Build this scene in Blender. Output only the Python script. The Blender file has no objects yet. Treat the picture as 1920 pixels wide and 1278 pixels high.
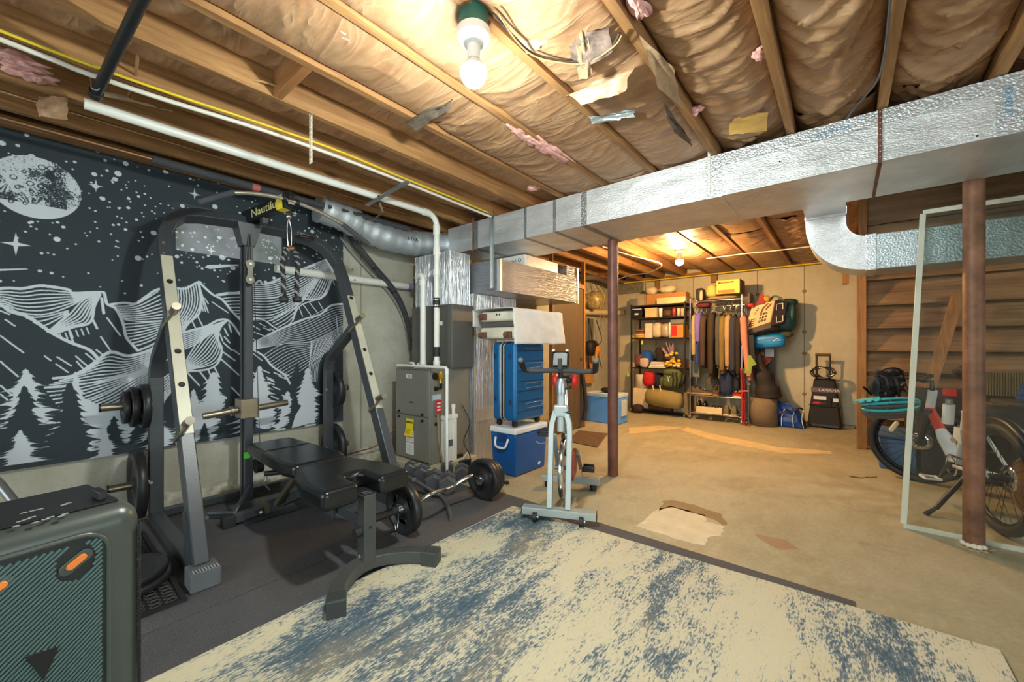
import bpy, math, random
import numpy as np
from mathutils import Vector, Matrix
random.seed(7)
V = Vector
SC = bpy.context.scene
COL = SC.collection
# ------------------------------------------------------------------ camera
F, HC, TH, PX, PY = 755.0, 1.2, math.radians(39.6), 960.0, 648.0
FWD = V((-math.sin(TH), math.cos(TH), 0)); RGT = V((math.cos(TH), math.sin(TH), 0))
EYE = V((0, 0, HC))
cd = bpy.data.cameras.new('camera'); cam = bpy.data.objects.new('camera', cd); COL.objects.link(cam)
cam.location = EYE; cam.rotation_euler = (math.pi/2, 0, TH)
cd.sensor_fit = 'HORIZONTAL'; cd.sensor_width = 36; cd.lens = 36*F/1920
cd.shift_y = (PY-639)/1920; cd.clip_start = .03; cd.clip_end = 100
SC.camera = cam
# ------------------------------------------------------------------ world, exposure
w = bpy.data.worlds.new('world'); SC.world = w; w.use_nodes = True
w.node_tree.nodes['Background'].inputs[0].default_value = (.82, .96, .97, 1)
w.node_tree.nodes['Background'].inputs[1].default_value = 3.0     # overcast daylight, comes in through the added glazed openings
SC.view_settings.view_transform = 'Standard'; SC.view_settings.look = 'None'
SC.view_settings.gamma = 1; SC.view_settings.use_curve_mapping = False
SC.view_settings.exposure = 0.72
BULB1, BULB2, BULB3, FILL_TUBE = 830.0, 1700.0, 420.0, 13.0      # strength of two bare bulbs, added fill bulb, added fill tubes
# ------------------------------------------------------------------ pixel -> point on a real plane
def ray(x, y): return FWD + RGT*((x-PX)/F) + V((0, 0, (PY-y)/F))
def atx(x, y, X): r = ray(x, y); return EYE + r*(X/r.x)
def aty(x, y, Y): r = ray(x, y); return EYE + r*(Y/r.y)
def atz(x, y, Z=0.0): r = ray(x, y); return EYE + r*((Z-HC)/r.z)
def atd(x, y, d): return EYE + ray(x, y)*d
# ------------------------------------------------------------------ colours and materials
def lin(c):
    c = c/255.0
    return c/12.92 if c <= .04045 else ((c+.055)/1.055)**2.4
def rgb(r, g, b): return (lin(r), lin(g), lin(b), 1)
class NT:
    def __init__(s, name):
        s.m = bpy.data.materials.new(name); s.m.use_nodes = True; s.t = s.m.node_tree
        s.p = s.t.nodes['Principled BSDF']; s.tc = None
    def n(s, kind, **k):
        x = s.t.nodes.new(kind)
        for a, v in k.items():
            if a.startswith('_'): setattr(x, a[1:], v)
            else:
                i = x.inputs[int(a[1:])] if a[0] == 'i' and a[1:].isdigit() else x.inputs[a]
                if isinstance(v, bpy.types.NodeSocket): s.t.links.new(v, i)
                else: i.default_value = v
        return x
    def l(s, a, b): s.t.links.new(a, b)
    def co(s, scale=(1, 1, 1), rot=(0, 0, 0)):
        if s.tc is None: s.tc = s.t.nodes.new('ShaderNodeTexCoord')
        mp = s.n('ShaderNodeMapping'); mp.inputs['Scale'].default_value = scale; mp.inputs['Rotation'].default_value = rot
        s.l(s.tc.outputs['Object'], mp.inputs[0]); return mp.outputs[0]
    def noise(s, scale, detail=4, rough=.6, sc=(1, 1, 1), dist=0):
        x = s.n('ShaderNodeTexNoise'); s.l(s.co(sc), x.inputs['Vector'])
        x.inputs['Scale'].default_value = scale; x.inputs['Detail'].default_value = detail
        x.inputs['Roughness'].default_value = rough; x.inputs['Distortion'].default_value = dist
        return x.outputs['Fac']
    def voro(s, scale, sc=(1, 1, 1), feat='F1'):
        x = s.n('ShaderNodeTexVoronoi', _feature=feat); s.l(s.co(sc), x.inputs['Vector']); x.inputs['Scale'].default_value = scale
        return x.outputs['Distance']
    def ramp(s, fac, stops, interp='LINEAR'):
        x = s.n('ShaderNodeValToRGB'); s.l(fac, x.inputs[0]); e = x.color_ramp.elements; x.color_ramp.interpolation = interp
        while len(e) < len(stops): e.new(.5)
        for k, (p, c) in enumerate(stops):
            e[k].position = p; e[k].color = c if not isinstance(c, (int, float)) else (c, c, c, 1)
        return x.outputs[0]
    def mix(s, fac, a, b, mode='MIX'):
        x = s.n('ShaderNodeMix', _data_type='RGBA', _blend_type=mode)
        for v, i in ((fac, 0), (a, 6), (b, 7)):
            if isinstance(v, bpy.types.NodeSocket): s.l(v, x.inputs[i])
            else: x.inputs[i].default_value = v
        return x.outputs[2]
    def math(s, op, a, b=0):
        x = s.n('ShaderNodeMath', _operation=op)
        for v, i in ((a, 0), (b, 1)):
            if isinstance(v, bpy.types.NodeSocket): s.l(v, x.inputs[i])
            else: x.inputs[i].default_value = v
        return x.outputs[0]
    def bump(s, h, strength=.3, dist=.01):
        x = s.n('ShaderNodeBump'); x.inputs['Strength'].default_value = strength; x.inputs['Distance'].default_value = dist
        s.l(h, x.inputs['Height']); s.l(x.outputs[0], s.p.inputs['Normal'])
    def base(s, c):
        i = s.p.inputs['Base Color']
        if isinstance(c, bpy.types.NodeSocket): s.l(c, i)
        else: i.default_value = c
    def set(s, rough=None, metal=None, **k):
        if rough is not None: s.p.inputs['Roughness'].default_value = rough
        if metal is not None: s.p.inputs['Metallic'].default_value = metal
        for a, v in k.items(): s.p.inputs[a.replace('_', ' ')].default_value = v
        return s
MATS = {}
def plain(name, c, rough=.5, metal=0, var=.12, vs=6.0, bs=0, bd=.002, sc=(1, 1, 1), **k):
    """base colour with a little mottling and optional fine relief"""
    if name in MATS: return MATS[name]
    t = NT(name); c = rgb(*c)
    f = t.noise(vs, 5, .6, sc)
    d = tuple(x*(1-var*1.6) for x in c[:3])+(1,); b = tuple(min(1, x*(1+var)) for x in c[:3])+(1,)
    t.base(t.ramp(f, [(.3, d), (.7, b)])); t.set(rough, metal, **k)
    if bs: t.bump(t.noise(bs, 3, .6, sc), .5, bd)
    MATS[name] = t.m; return t.m
def emit(name, c, strength):
    t = NT(name); t.base((0, 0, 0, 1)); t.p.inputs['Emission Color'].default_value = c; t.p.inputs['Emission Strength'].default_value = strength
    return t.m
# ------------------------------------------------------------------ numpy noise
def _hash(ix, iy, seed):
    n = (ix.astype(np.int64)*374761393 + iy.astype(np.int64)*668265263 + seed*1442695041) & 0xffffffff
    n = ((n ^ (n >> 13))*1274126177) & 0xffffffff
    return ((n ^ (n >> 16)) & 0xffff)/65535.0
def vnoise(x, y, seed=0):
    x = np.asarray(x, float); y = np.asarray(y, float)
    x0 = np.floor(x); y0 = np.floor(y); fx = x-x0; fy = y-y0
    fx = fx*fx*(3-2*fx); fy = fy*fy*(3-2*fy)
    a = _hash(x0, y0, seed); b = _hash(x0+1, y0, seed); c = _hash(x0, y0+1, seed); d = _hash(x0+1, y0+1, seed)
    return (a*(1-fx)+b*fx)*(1-fy)+(c*(1-fx)+d*fx)*fy
def fbm(x, y, seed=0, o=4):
    s = 0; a = .5
    for k in range(o): s = s+a*vnoise(np.asarray(x)*2**k, np.asarray(y)*2**k, seed+k*17); a *= .5
    return s
# ------------------------------------------------------------------ mesh builder
def frame(d, up=V((0, 0, 1))):
    d = d.normalized(); s = d.cross(up)
    if s.length < 1e-4: s = d.cross(V((0, 1, 0)))
    s.normalize(); return s, s.cross(d).normalized()
def smoothpath(pts, n=6, closed=False):
    P = [V(p) for p in pts]; m = len(P); out = []
    rng = m if closed else m-1
    for i in range(rng):
        p0 = P[(i-1) % m] if closed or i > 0 else P[0]; p1 = P[i]; p2 = P[(i+1) % m]
        p3 = P[(i+2) % m] if closed or i+2 < m else P[-1]
        for k in range(n):
            t = k/n
            out.append(.5*((2*p1)+(p2-p0)*t+(2*p0-5*p1+4*p2-p3)*t*t+(3*p1-p0-3*p2+p3)*t**3))
    if not closed: out.append(P[-1])
    return out
class MB:
    def __init__(s): s.v = []; s.f = []; s.sm = []; s.mi = []; s.m = 0
    def add(s, vs, fs, smooth=False):
        o = len(s.v); s.v += [tuple(v) for v in vs]; s.f += [tuple(i+o for i in f) for f in fs]
        s.sm += [smooth]*len(fs); s.mi += [s.m]*len(fs); return s
    def mat(s, i): s.m = i; return s
    def hexa(s, c, smooth=False):           # 8 corners: bottom loop, top loop
        return s.add(c, [(3, 2, 1, 0), (4, 5, 6, 7), (0, 1, 5, 4), (1, 2, 6, 5), (2, 3, 7, 6), (3, 0, 4, 7)], smooth)
    def box(s, x0, x1, y0, y1, z0, z1):
        return s.hexa([(x0, y0, z0), (x1, y0, z0), (x1, y1, z0), (x0, y1, z0), (x0, y0, z1), (x1, y0, z1), (x1, y1, z1), (x0, y1, z1)])
    def cbox(s, c, sx, sy, sz, R=None):
        c = V(c); R = R or Matrix.Identity(3)
        q = [(-1, -1, -1), (1, -1, -1), (1, 1, -1), (-1, 1, -1), (-1, -1, 1), (1, -1, 1), (1, 1, 1), (-1, 1, 1)]
        return s.hexa([c+R @ V((a*sx/2, b*sy/2, d*sz/2)) for a, b, d in q])
    def beam(s, p, q, w, h, up=(0, 0, 1), w2=None, h2=None):
        p, q = V(p), V(q); a, b = frame(q-p, V(up)); w2 = w2 or w; h2 = h2 or h
        a = -a
        return s.hexa([p-a*w/2-b*h/2, p+a*w/2-b*h/2, p+a*w/2+b*h/2, p-a*w/2+b*h/2,
                       q-a*w2/2-b*h2/2, q+a*w2/2-b*h2/2, q+a*w2/2+b*h2/2, q-a*w2/2+b*h2/2])
    def sweep(s, pts, prof, up=(0, 0, 1), closed=False, smooth=False, scale=None, cap=True):
        P = [V(p) for p in pts]; n = len(P); k = len(prof); vs = []; up = V(up); pa = None
        for i in range(n):
            if closed: d = P[(i+1) % n]-P[(i-1) % n]
            else: d = P[min(i+1, n-1)]-P[max(i-1, 0)]
            a, b = frame(d, up)
            if pa is not None and a.dot(pa) < 0: a, b = -a, -b
            pa = a; sc = 1 if scale is None else scale[i]
            vs += [P[i]+a*(x*sc)+b*(y*sc) for x, y in prof]
        fs = []
        for i in range(n if closed else n-1):
            j = (i+1) % n
            fs += [(j*k+t, j*k+(t+1) % k, i*k+(t+1) % k, i*k+t) for t in range(k)]
        if cap and not closed: fs += [tuple(range(k)), tuple((n-1)*k+t for t in range(k))[::-1]]
        return s.add(vs, fs, smooth)
    def rect(s, pts, w, h, up=(0, 0, 1), closed=False):
        return s.sweep(pts, [(-w/2, -h/2), (w/2, -h/2), (w/2, h/2), (-w/2, h/2)], up, closed)
    def tube(s, pts, r, n=10, closed=False, cap=True):
        P = [V(p) for p in pts]; m = len(P); R = [r]*m if isinstance(r, (int, float)) else list(r)
        d = P[1]-P[0]; a, b = frame(d); vs = []; pd = d.normalized()
        for i in range(m):
            if closed: d = P[(i+1) % m]-P[(i-1) % m]
            else: d = P[min(i+1, m-1)]-P[max(i-1, 0)]
            d = d.normalized() if d.length > 1e-9 else pd
            q = pd.rotation_difference(d); a = q @ a; a = (a-d*a.dot(d)).normalized(); b = d.cross(a); pd = d
            vs += [P[i]+a*(R[i]*math.cos(2*math.pi*t/n))+b*(R[i]*math.sin(2*math.pi*t/n)) for t in range(n)]
        fs = []
        for i in range(m if closed else m-1):
            j = (i+1) % m
            fs += [(i*n+t, i*n+(t+1) % n, j*n+(t+1) % n, j*n+t) for t in range(n)]
        o = len(s.v); s.add(vs, fs, True)
        if cap and not closed: s.add(vs[:n], [tuple(range(n))[::-1]]); s.add(vs[-n:], [tuple(range(n))])
        return s
    def cyl(s, p, q, r, n=16, r2=None): return s.tube([p, q], [r, r if r2 is None else r2], n)
    def lathe(s, prof, o=(0, 0, 0), ax=(0, 0, 1), n=24, smooth=True):
        o = V(o); ax = V(ax).normalized(); a, b = frame(ax); k = len(prof); vs = []
        for t in range(n):
            c = math.cos(2*math.pi*t/n); q = math.sin(2*math.pi*t/n)
            vs += [o+ax*z+(a*c+b*q)*r for r, z in prof]
        fs = [(t*k+i+1, ((t+1) % n)*k+i+1, ((t+1) % n)*k+i, t*k+i) for t in range(n) for i in range(k-1)]
        return s.add(vs, fs, smooth)
    def prism(s, poly, o, u, v, depth):        # polygon in the u,v plane through o, pushed along u x v
        o, u, v = V(o), V(u), V(v); nn = u.cross(v).normalized()*depth; n = len(poly)
        a = [o+u*x+v*y for x, y in poly]; b = [p+nn for p in a]
        return s.add(a+b, [tuple(range(n))[::-1], tuple(range(n, 2*n))]+[(i, (i+1) % n, n+(i+1) % n, n+i) for i in range(n)])
    def grid(s, nu, nv, fn, cu=False, cv=False, smooth=True):
        vs = [fn(i/(nu if cu else nu-1), j/(nv if cv else nv-1)) for i in range(nu) for j in range(nv)]
        fs = [(i*nv+j, ((i+1) % nu)*nv+j, ((i+1) % nu)*nv+(j+1) % nv, i*nv+(j+1) % nv)
              for i in range(nu if cu else nu-1) for j in range(nv if cv else nv-1)]
        return s.add(vs, fs, smooth)
    def ball(s, c, rx, ry=None, rz=None, n=16, m=10, e=1.0, noise=0, seed=0, R=None, rag=0):
        c = V(c); ry = ry or rx; rz = rz or rx
        sg = lambda x: math.copysign(abs(x)**e, x)
        def fn(u, v):
            a = 2*math.pi*u; b = math.pi*(v-.5)
            p = V((rx*sg(math.cos(b))*sg(math.cos(a)), ry*sg(math.cos(b))*sg(math.sin(a)), rz*sg(math.sin(b))))
            if noise:
                p *= 1+noise*(float(fbm(p.x/rx*1.7+seed*3.1+p.z/rz, p.y/ry*1.7+p.z/rz*.7, seed))-.47)*2
            if rag: p *= 1+rag*(float(vnoise(u*n*.5+seed, v*m*.5, seed+5))-.5)*2*max(.2, math.cos(b))
            return c+(R @ p if R else p)
        return s.grid(n, m, fn, cu=True)
    def mesh(s, name, off=V((0, 0, 0))):
        me = bpy.data.meshes.new(name); me.from_pydata([(x-off.x, y-off.y, z-off.z) for x, y, z in s.v], [], s.f)
        me.polygons.foreach_set('use_smooth', s.sm); me.polygons.foreach_set('material_index', s.mi); me.update(); return me
LOC = {}
def _finish(o, mats, bevel, sub, solid=0, seg=2):
    for m in (mats if isinstance(mats, (list, tuple)) else [mats]): o.data.materials.append(m)
    if bevel >= .018: o.data.polygons.foreach_set('use_smooth', [True]*len(o.data.polygons))
    if solid: md = o.modifiers.new('thick', 'SOLIDIFY'); md.thickness = solid; md.offset = 0
    if bevel:
        b = o.modifiers.new('bevel', 'BEVEL'); b.width = bevel; b.segments = 4 if bevel >= .018 else 2; b.limit_method = 'ANGLE'; b.angle_limit = math.radians(50)
        if bevel >= .018: b.harden_normals = True
    if sub: md = o.modifiers.new('sub', 'SUBSURF'); md.levels = sub; md.render_levels = sub
def tag(o, label=None, cat=None, group=None, kind=None):
    for k, v in (('label', label), ('category', cat), ('group', group), ('kind', kind)):
        if v: o[k] = v
    return o
def thing(name, label, cat, loc=(0, 0, 0), group=None, rz=0):
    o = bpy.data.objects.new(name, None); COL.objects.link(o); o.location = loc; o.rotation_euler = (0, 0, rz)
    o.empty_display_size = .1; LOC[o] = V(loc); return tag(o, label, cat, group)
def part(name, mb, mats, parent, bevel=0, sub=0, local=False, label=None, kind=None, solid=0):
    off = V((0, 0, 0)) if local or parent is None else LOC[parent]
    o = bpy.data.objects.new(name, mb.mesh(name, off)); COL.objects.link(o); o.parent = parent
    LOC[o] = off; _finish(o, mats, bevel, sub, solid); return tag(o, label, None, None, kind)
def solo(name, mb, mats, label, cat, loc=None, group=None, bevel=0, sub=0, kind=None, solid=0):
    if loc is None:
        a = np.array(mb.v); loc = V(((a[:, 0].min()+a[:, 0].max())/2, (a[:, 1].min()+a[:, 1].max())/2, a[:, 2].min()))
    loc = V(loc); o = bpy.data.objects.new(name, mb.mesh(name, loc)); COL.objects.link(o); o.location = loc
    LOC[o] = loc; _finish(o, mats, bevel, sub, solid); return tag(o, label, cat, group, kind)
def struct(name, mb, mats, bevel=0, parent=None):
    o = bpy.data.objects.new(name, mb.mesh(name)); COL.objects.link(o); o.parent = parent; LOC[o] = V((0, 0, 0))
    _finish(o, mats, bevel, 0); o['kind'] = 'structure'; return o
def dup(root, loc, rz=0, label=None, group=None):
    def cp(o, par):
        c = o.copy(); COL.objects.link(c); c.parent = par
        for ch in [x for x in bpy.data.objects if x.parent == o]: cp(ch, c)
        return c
    r = cp(root, None); r.location = loc; r.rotation_euler = (0, 0, rz)
    if label: r['label'] = label
    if group: r['group'] = group
    LOC[r] = V(loc); return r
def text(name, s, o, u, v, size, m, parent, wide=1.0, thick=.0006):
    c = bpy.data.curves.new(name, 'FONT'); c.body = s; c.size = size; c.extrude = thick; c.align_x = 'CENTER'; c.align_y = 'CENTER'
    u = V(u).normalized(); v = V(v); v = (v-u*v.dot(u)).normalized(); n = u.cross(v)
    ob = bpy.data.objects.new(name, c); COL.objects.link(ob); ob.parent = parent
    off = LOC[parent] if parent is not None else V((0, 0, 0))
    M = Matrix((u*wide, v, n)).transposed().to_4x4(); M.translation = V(o)-off; ob.matrix_local = M
    c.materials.append(m); return ob
def rotz(a): return Matrix.Rotation(a, 3, 'Z')
# ================================================================== MATERIALS
def m_concrete_wall(nm='concrete_wall', warm=0):
    t = NT(nm); a = t.noise(1.3, 6, .65); b = t.noise(9, 6, .7); st = t.noise(1.2, 5, .7, (3, 3, .35))
    c = t.ramp(a, [(.3, rgb(172, 168, 152)), (.55, rgb(190, 187, 172)), (.75, rgb(203, 201, 190))])
    c = t.mix(t.ramp(b, [(.42, 0), (.75, .55)]), c, rgb(160, 154, 135)); c = t.mix(t.ramp(st, [(.5, 0), (.75, .5)]), c, rgb(150, 141, 118))
    if warm: c = t.mix(1.0, c, (1.0, .95, .80, 1), 'MULTIPLY'); c = t.mix(.30, c, rgb(235, 222, 190))  # warm bulb light put into the far wall's colour, lightened too
    spk = t.voro(38); c = t.mix(t.ramp(spk, [(.07, .55), (.12, 0)]), c, rgb(110, 104, 92))
    t.base(c); t.set(.92); t.bump(t.math('ADD', b, t.noise(60, 3)), .35, .006); return t.m
def m_concrete_floor():
    t = NT('concrete_floor'); a = t.noise(.9, 6, .6, (1, 1, 1), .4); b = t.noise(4, 6, .7, (2.2, 1, 1)); g = t.noise(45, 3)
    c = t.ramp(a, [(.3, rgb(146, 136, 106)), (.5, rgb(164, 155, 126)), (.72, rgb(176, 170, 144))])
    c = t.mix(t.ramp(b, [(.45, 0), (.75, .6)]), c, rgb(186, 178, 148)); c = t.mix(t.ramp(t.noise(2.4, 5, .7), [(.56, 0), (.72, .5)]), c, rgb(134, 114, 80))
    c = t.mix(t.ramp(g, [(.3, .25), (.6, 0)]), c, rgb(120, 104, 80))
    t.base(c); t.set(.62); t.bump(t.math('ADD', b, g), .12, .003); return t.m
def m_wood(name, c1, c2, c3, axis='Y', rough=.75, knots=True, s=1.0):
    t = NT(name); st = {'X': (.6, 9, 9), 'Y': (9, .6, 9), 'Z': (9, 9, .6)}[axis]; st = tuple(q*s for q in st)
    a = t.noise(2.2, 6, .65, st, 1.2); b = t.noise(1.1, 3, .5, (2.5, 2.5, 2.5))
    c = t.ramp(a, [(.3, rgb(*c1)), (.52, rgb(*c2)), (.72, rgb(*c3))]); c = t.mix(t.ramp(b, [(.4, 0), (.7, .45)]), c, rgb(*c1))
    if knots:
        kn = t.voro(1.5, {'X': (1.2, 4, 4), 'Y': (4, 1.2, 4), 'Z': (4, 4, 1.2)}[axis]); c = t.mix(t.ramp(kn, [(.06, .85), (.13, 0)]), c, rgb(92, 56, 28))
    t.base(c); t.set(rough); t.bump(a, .2, .002); return t.m
def m_kraft():
    t = NT('kraft_paper'); a = t.noise(2.5, 5, .6); b = t.noise(11, 6, .7, (1, 2.5, 1), 1.5); c3 = t.noise(70, 2)
    c = t.ramp(a, [(.28, rgb(134, 97, 67)), (.5, rgb(158, 119, 86)), (.72, rgb(180, 143, 109))])
    c = t.mix(t.ramp(b, [(.5, 0), (.8, .45)]), c, rgb(206, 168, 120)); c = t.mix(t.ramp(b, [(.2, .5), (.42, 0)]), c, rgb(126, 86, 52))
    cr = t.noise(1, 2, .5, (2.6, 9, 1), .8); cr = t.math('POWER', t.math('SUBTRACT', 1.0, t.math('ABSOLUTE', t.math('MULTIPLY', t.math('SUBTRACT', cr, .5), 5.0))), 2.0)
    c = t.mix(t.math('MULTIPLY', cr, .22), c, rgb(206, 174, 138))
    t.base(c); t.set(.5); t.bump(t.math('ADD', t.math('MULTIPLY', cr, 1.1), t.math('ADD', t.math('MULTIPLY', b, .5), t.math('MULTIPLY', c3, .15))), .36, .010); return t.m
def m_foil(name, c, rough, kind, s=1.0, strength=.6, dist=.008):
    t = NT(name)
    if kind == 'ribs_x':   h = t.noise(34*s, 3, .6, (.25, .25, 3), .5)      # horizontal crinkle
    elif kind == 'ribs_z': h = t.noise(34*s, 3, .6, (2.2, 2.2, .06), .2)    # vertical pleats
    elif kind == 'scrim':  h = t.math('ADD', t.noise(60*s, 3, .7, (1, 1, 2)), t.math('MULTIPLY', t.noise(6*s, 4, .6, (1, 1, 3)), 1.5))
    else:                  h = t.math('ADD', t.voro(26*s), t.noise(22*s, 4, .6, (1, 1, 1), 1.5))
    col = t.noise(3, 4, .6); c = rgb(*c); d = tuple(x*.72 for x in c[:3])+(1,)
    t.base(t.ramp(col, [(.3, d), (.65, c)])); t.set(rough, .70); t.bump(h, strength, dist); return t.m
def m_rug():
    t = NT('rug_pile')
    a = t.noise(1.0, 3, .55, (2.6, 1.05, 1), .3); b = t.noise(1.0, 6, .75, (17, 5, 1), .4); g = t.noise(1.0, 2, .6, (130, 36, 1)); e = t.noise(1, 3, .6, (.75, .45, 1))
    f = t.math('ADD', t.math('ADD', t.math('MULTIPLY', a, .86), t.math('MULTIPLY', b, .74)), t.math('MULTIPLY', g, .62))
    f = t.math('ADD', f, t.math('MULTIPLY', e, .30))
    c = t.ramp(f, [(.0, rgb(208, 199, 170)), (.566, rgb(202, 194, 166)), (.603, rgb(186, 183, 164)), (.620, rgb(132, 139, 140)), (.652, rgb(88, 104, 114)), (.72, rgb(56, 82, 102))])
    m = t.m; fn = c.node
    # the sum runs 0..2.3: bring it to 0..1 before the ramp
    t.t.links.remove(fn.inputs[0].links[0]); t.l(t.math('MULTIPLY', f, .475), fn.inputs[0])
    warm = t.noise(1, 4, .6, (3, 1.3, 1)); c = t.mix(t.ramp(warm, [(.55, 0), (.7, .35)]), c, rgb(196, 172, 122))
    t.base(c); t.set(.95); t.bump(t.math('ADD', g, t.noise(260, 2)), .5, .004); return m
def m_mat():
    t = NT('rubber_mat'); a = t.noise(2, 5, .65); g = t.noise(1, 2, .5, (110, 110, 1)); r = t.noise(1, 1, .5, (14, 220, 1))
    t.base(t.ramp(t.math('ADD', t.math('MULTIPLY', a, .5), t.math('MULTIPLY', g, .5)), [(.3, rgb(60, 59, 61)), (.6, rgb(84, 83, 86)), (.75, rgb(104, 102, 102))])); t.set(.78)
    t.bump(t.math('ADD', g, r), .6, .004); return t.m
M = dict(
    wall=m_concrete_wall(), floor=m_concrete_floor(), kraft=m_kraft(), rug=m_rug(), mat=m_mat(),
    joist=m_wood('joist_wood', (122, 84, 48), (160, 116, 70), (186, 142, 92), 'Y'),
    joistx=m_wood('block_wood', (120, 74, 38), (160, 106, 58), (184, 132, 80), 'X'),
    board=m_wood('stair_board', (92, 68, 46), (130, 100, 68), (156, 124, 90), 'X', s=.6),
    post=m_wood('post_wood', (116, 78, 40), (152, 108, 60), (172, 128, 78), 'Z'),
    deck=m_wood('subfloor', (96, 64, 38), (124, 86, 54), (146, 104, 68), 'X', knots=False),
    door=m_wood('door_slab', (80, 64, 46), (90, 73, 54), (100, 82, 61), 'Z', .45, False),
    foil=m_foil('duct_foil', (232, 234, 236), .34, 'scrim'), foilx=m_foil('duct_foil_crinkle', (176, 178, 186), .30, 'ribs_x', .9, 1.0, .02),
    foilz=m_foil('duct_foil_pleats', (226, 230, 236), .25, 'ribs_z', .8, 1.0, .03), foilc=m_foil('foil_wrap', (192, 204, 208), .38, 'crumple', 3.4, .3),
    tape2=m_foil('aged_foil_tape', (150, 150, 150), .30, 'crumple', 2.6, .6), tape=m_foil('foil_tape', (224, 228, 232), .30, 'crumple', 3.2, .4), flex=m_foil('flex_jacket', (206, 214, 220), .5, 'scrim', .6, .35),
    pvc=plain('white_pvc', (226, 226, 218), .35, 0, .04), steel=plain('galvanised_steel', (168, 172, 174), .38, .85, .1),
    chrome=plain('chrome', (220, 220, 222), .14, 1, .03), darksteel=plain('charcoal_powder_coat', (66, 69, 74), .36, .15, .06, bs=120, bd=.0006),
    benchsteel=plain('bench_grey_paint', (76, 79, 78), .32, .2, .06), plate=plain('cast_iron_plate', (52, 52, 54), .38, .4, .15),
    rubber=plain('black_rubber', (30, 30, 32), .6, 0, .1), blackplastic=plain('black_plastic', (26, 27, 29), .4, 0, .08),
    vinyl=plain('black_vinyl', (22, 24, 27), .27, 0, .08, bs=160, bd=.0008), beigeplate=plain('beige_paint', (186, 184, 166), .42, .1, .06),
    brass=plain('aged_peg_steel', (150, 140, 122), .3, .8, .12), pegsteel=plain('peg_nickel', (196, 190, 176), .25, .8, .06),
    furnace=plain('furnace_grey', (138, 134, 124), .42, .25, .04), coil=plain('coil_cabinet_grey', (104, 102, 98), .5, .3, .05),
    white=plain('white_paint', (228, 228, 224), .5, 0, .04), paper=plain('white_paper', (226, 226, 220), .8, 0, .05), yellow=plain('yellow_paper', (236, 208, 36), .7, 0, .06),
    red=plain('red_plastic', (200, 40, 34), .4, 0, .06), black=plain('black_ink', (18, 18, 20), .6, 0, .05), whiteink=plain('white_ink', (225, 228, 228), .6, 0, .03),
    iron=plain('primer_brown_pipe', (122, 78, 64), .45, .25, .2, 9, 90, .001), rust=plain('rusty_column', (134, 94, 70), .55, .2, .34, 7, 70, .0015),
    copper=plain('copper', (196, 128, 76), .32, .8, .1), foam=plain('foam_insulation', (62, 64, 68), .85, 0, .1), gaspipe=plain('black_iron_pipe', (44, 44, 46), .42, .5, .12),
    cable=plain('yellow_cable', (222, 196, 40), .5, 0, .05), cablew=plain('white_cable', (220, 216, 204), .5, 0, .05), cabletan=plain('tan_cable', (176, 140, 92), .6),
    blue=plain('cooler_blue', (12, 84, 156), .35, 0, .06), bluelt=plain('cooler_light_blue', (96, 158, 232), .45, 0, .05), lid=plain('cooler_white_lid', (222, 228, 232), .35, 0, .04),
    suit=plain('suitcase_blue', (24, 96, 150), .3, .25, .05), zipper=plain('zipper_grey', (172, 176, 178), .6), bikegrey=plain('silver_grey_paint', (168, 178, 178), .35, .3, .05),
    card=plain('cardboard', (186, 134, 78), .85, 0, .08), pink=plain('pink_fibreglass', (222, 166, 158), .95, 0, .2, 30, 60, .01),
    torn=plain('torn_paper', (166, 136, 104), .8, 0, .25, 20, 30, .004), darkpaper=plain('grimy_paper', (92, 78, 66), .9, 0, .35, 14, 30, .006),
)
BULBM = emit('lit_bulb_white', (.93, 1, .92, 1), BULB1); BULBW = emit('lit_bulb_warm', (1, .60, .24, 1), BULB2); BULBF = emit('lit_bulb_unseen', (1, .93, .82, 1), BULB3)
# ================================================================== SETTING
X0, X1, Y0, Y1, ZC = -3.8, 3.3, -2.4, 7.74, 2.46
fl = struct('floor', MB().box(X0-.2, X1+.2, Y0-.2, Y1+.2, -.12, 0), M['floor'])
def patch(name, pts, c, h=.0016):
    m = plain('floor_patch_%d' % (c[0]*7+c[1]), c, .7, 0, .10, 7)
    pp = [atz(x, y, 0) for x, y in pts]; ctr = sum((p.xy for p in pp), V((0, 0)))/len(pp); poly = []
    for i, p in enumerate(pp):                                   # ragged outline
        q = pp[(i+1) % len(pp)]
        for k in range(4):
            r = p.xy.lerp(q.xy, k/4); poly.append((r.x+random.uniform(-.012, .012), r.y+random.uniform(-.012, .012)))
    if sum(a[0]*b[1]-b[0]*a[1] for a, b in zip(poly, poly[1:]+poly[:1])) < 0: poly.reverse()
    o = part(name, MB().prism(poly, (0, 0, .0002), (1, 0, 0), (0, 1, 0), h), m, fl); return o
patch('tone_patch', [(1240, 952), (1262, 949), (1320, 966), (1325, 978), (1360, 987), (1352, 1004), (1324, 1008), (1326, 1024), (1265, 1010), (1190, 986)], (214, 200, 168))  # ragged patch, paler than the floor
patch('tone_patch', [(1244, 940), (1262, 938), (1300, 946), (1355, 964), (1362, 985), (1322, 968), (1262, 950), (1236, 958)], (140, 116, 78))
patch('tone_patch', [(1288, 800), (1330, 812), (1400, 826), (1460, 838), (1560, 846), (1560, 851), (1470, 850), (1392, 836), (1330, 823), (1278, 806)], (200, 176, 130))  # long curved band, paler than the floor
patch('tone_patch', [(1180, 801), (1240, 798), (1282, 802), (1230, 808), (1180, 813)], (200, 176, 130))
patch('floor_stain', [(1415, 1000), (1470, 1012), (1500, 1030), (1455, 1028)], (160, 130, 98))
patch('floor_crack', [(1592, 892), (1618, 895), (1645, 893), (1643, 895), (1616, 897), (1594, 894)], (92, 66, 40))
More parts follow.
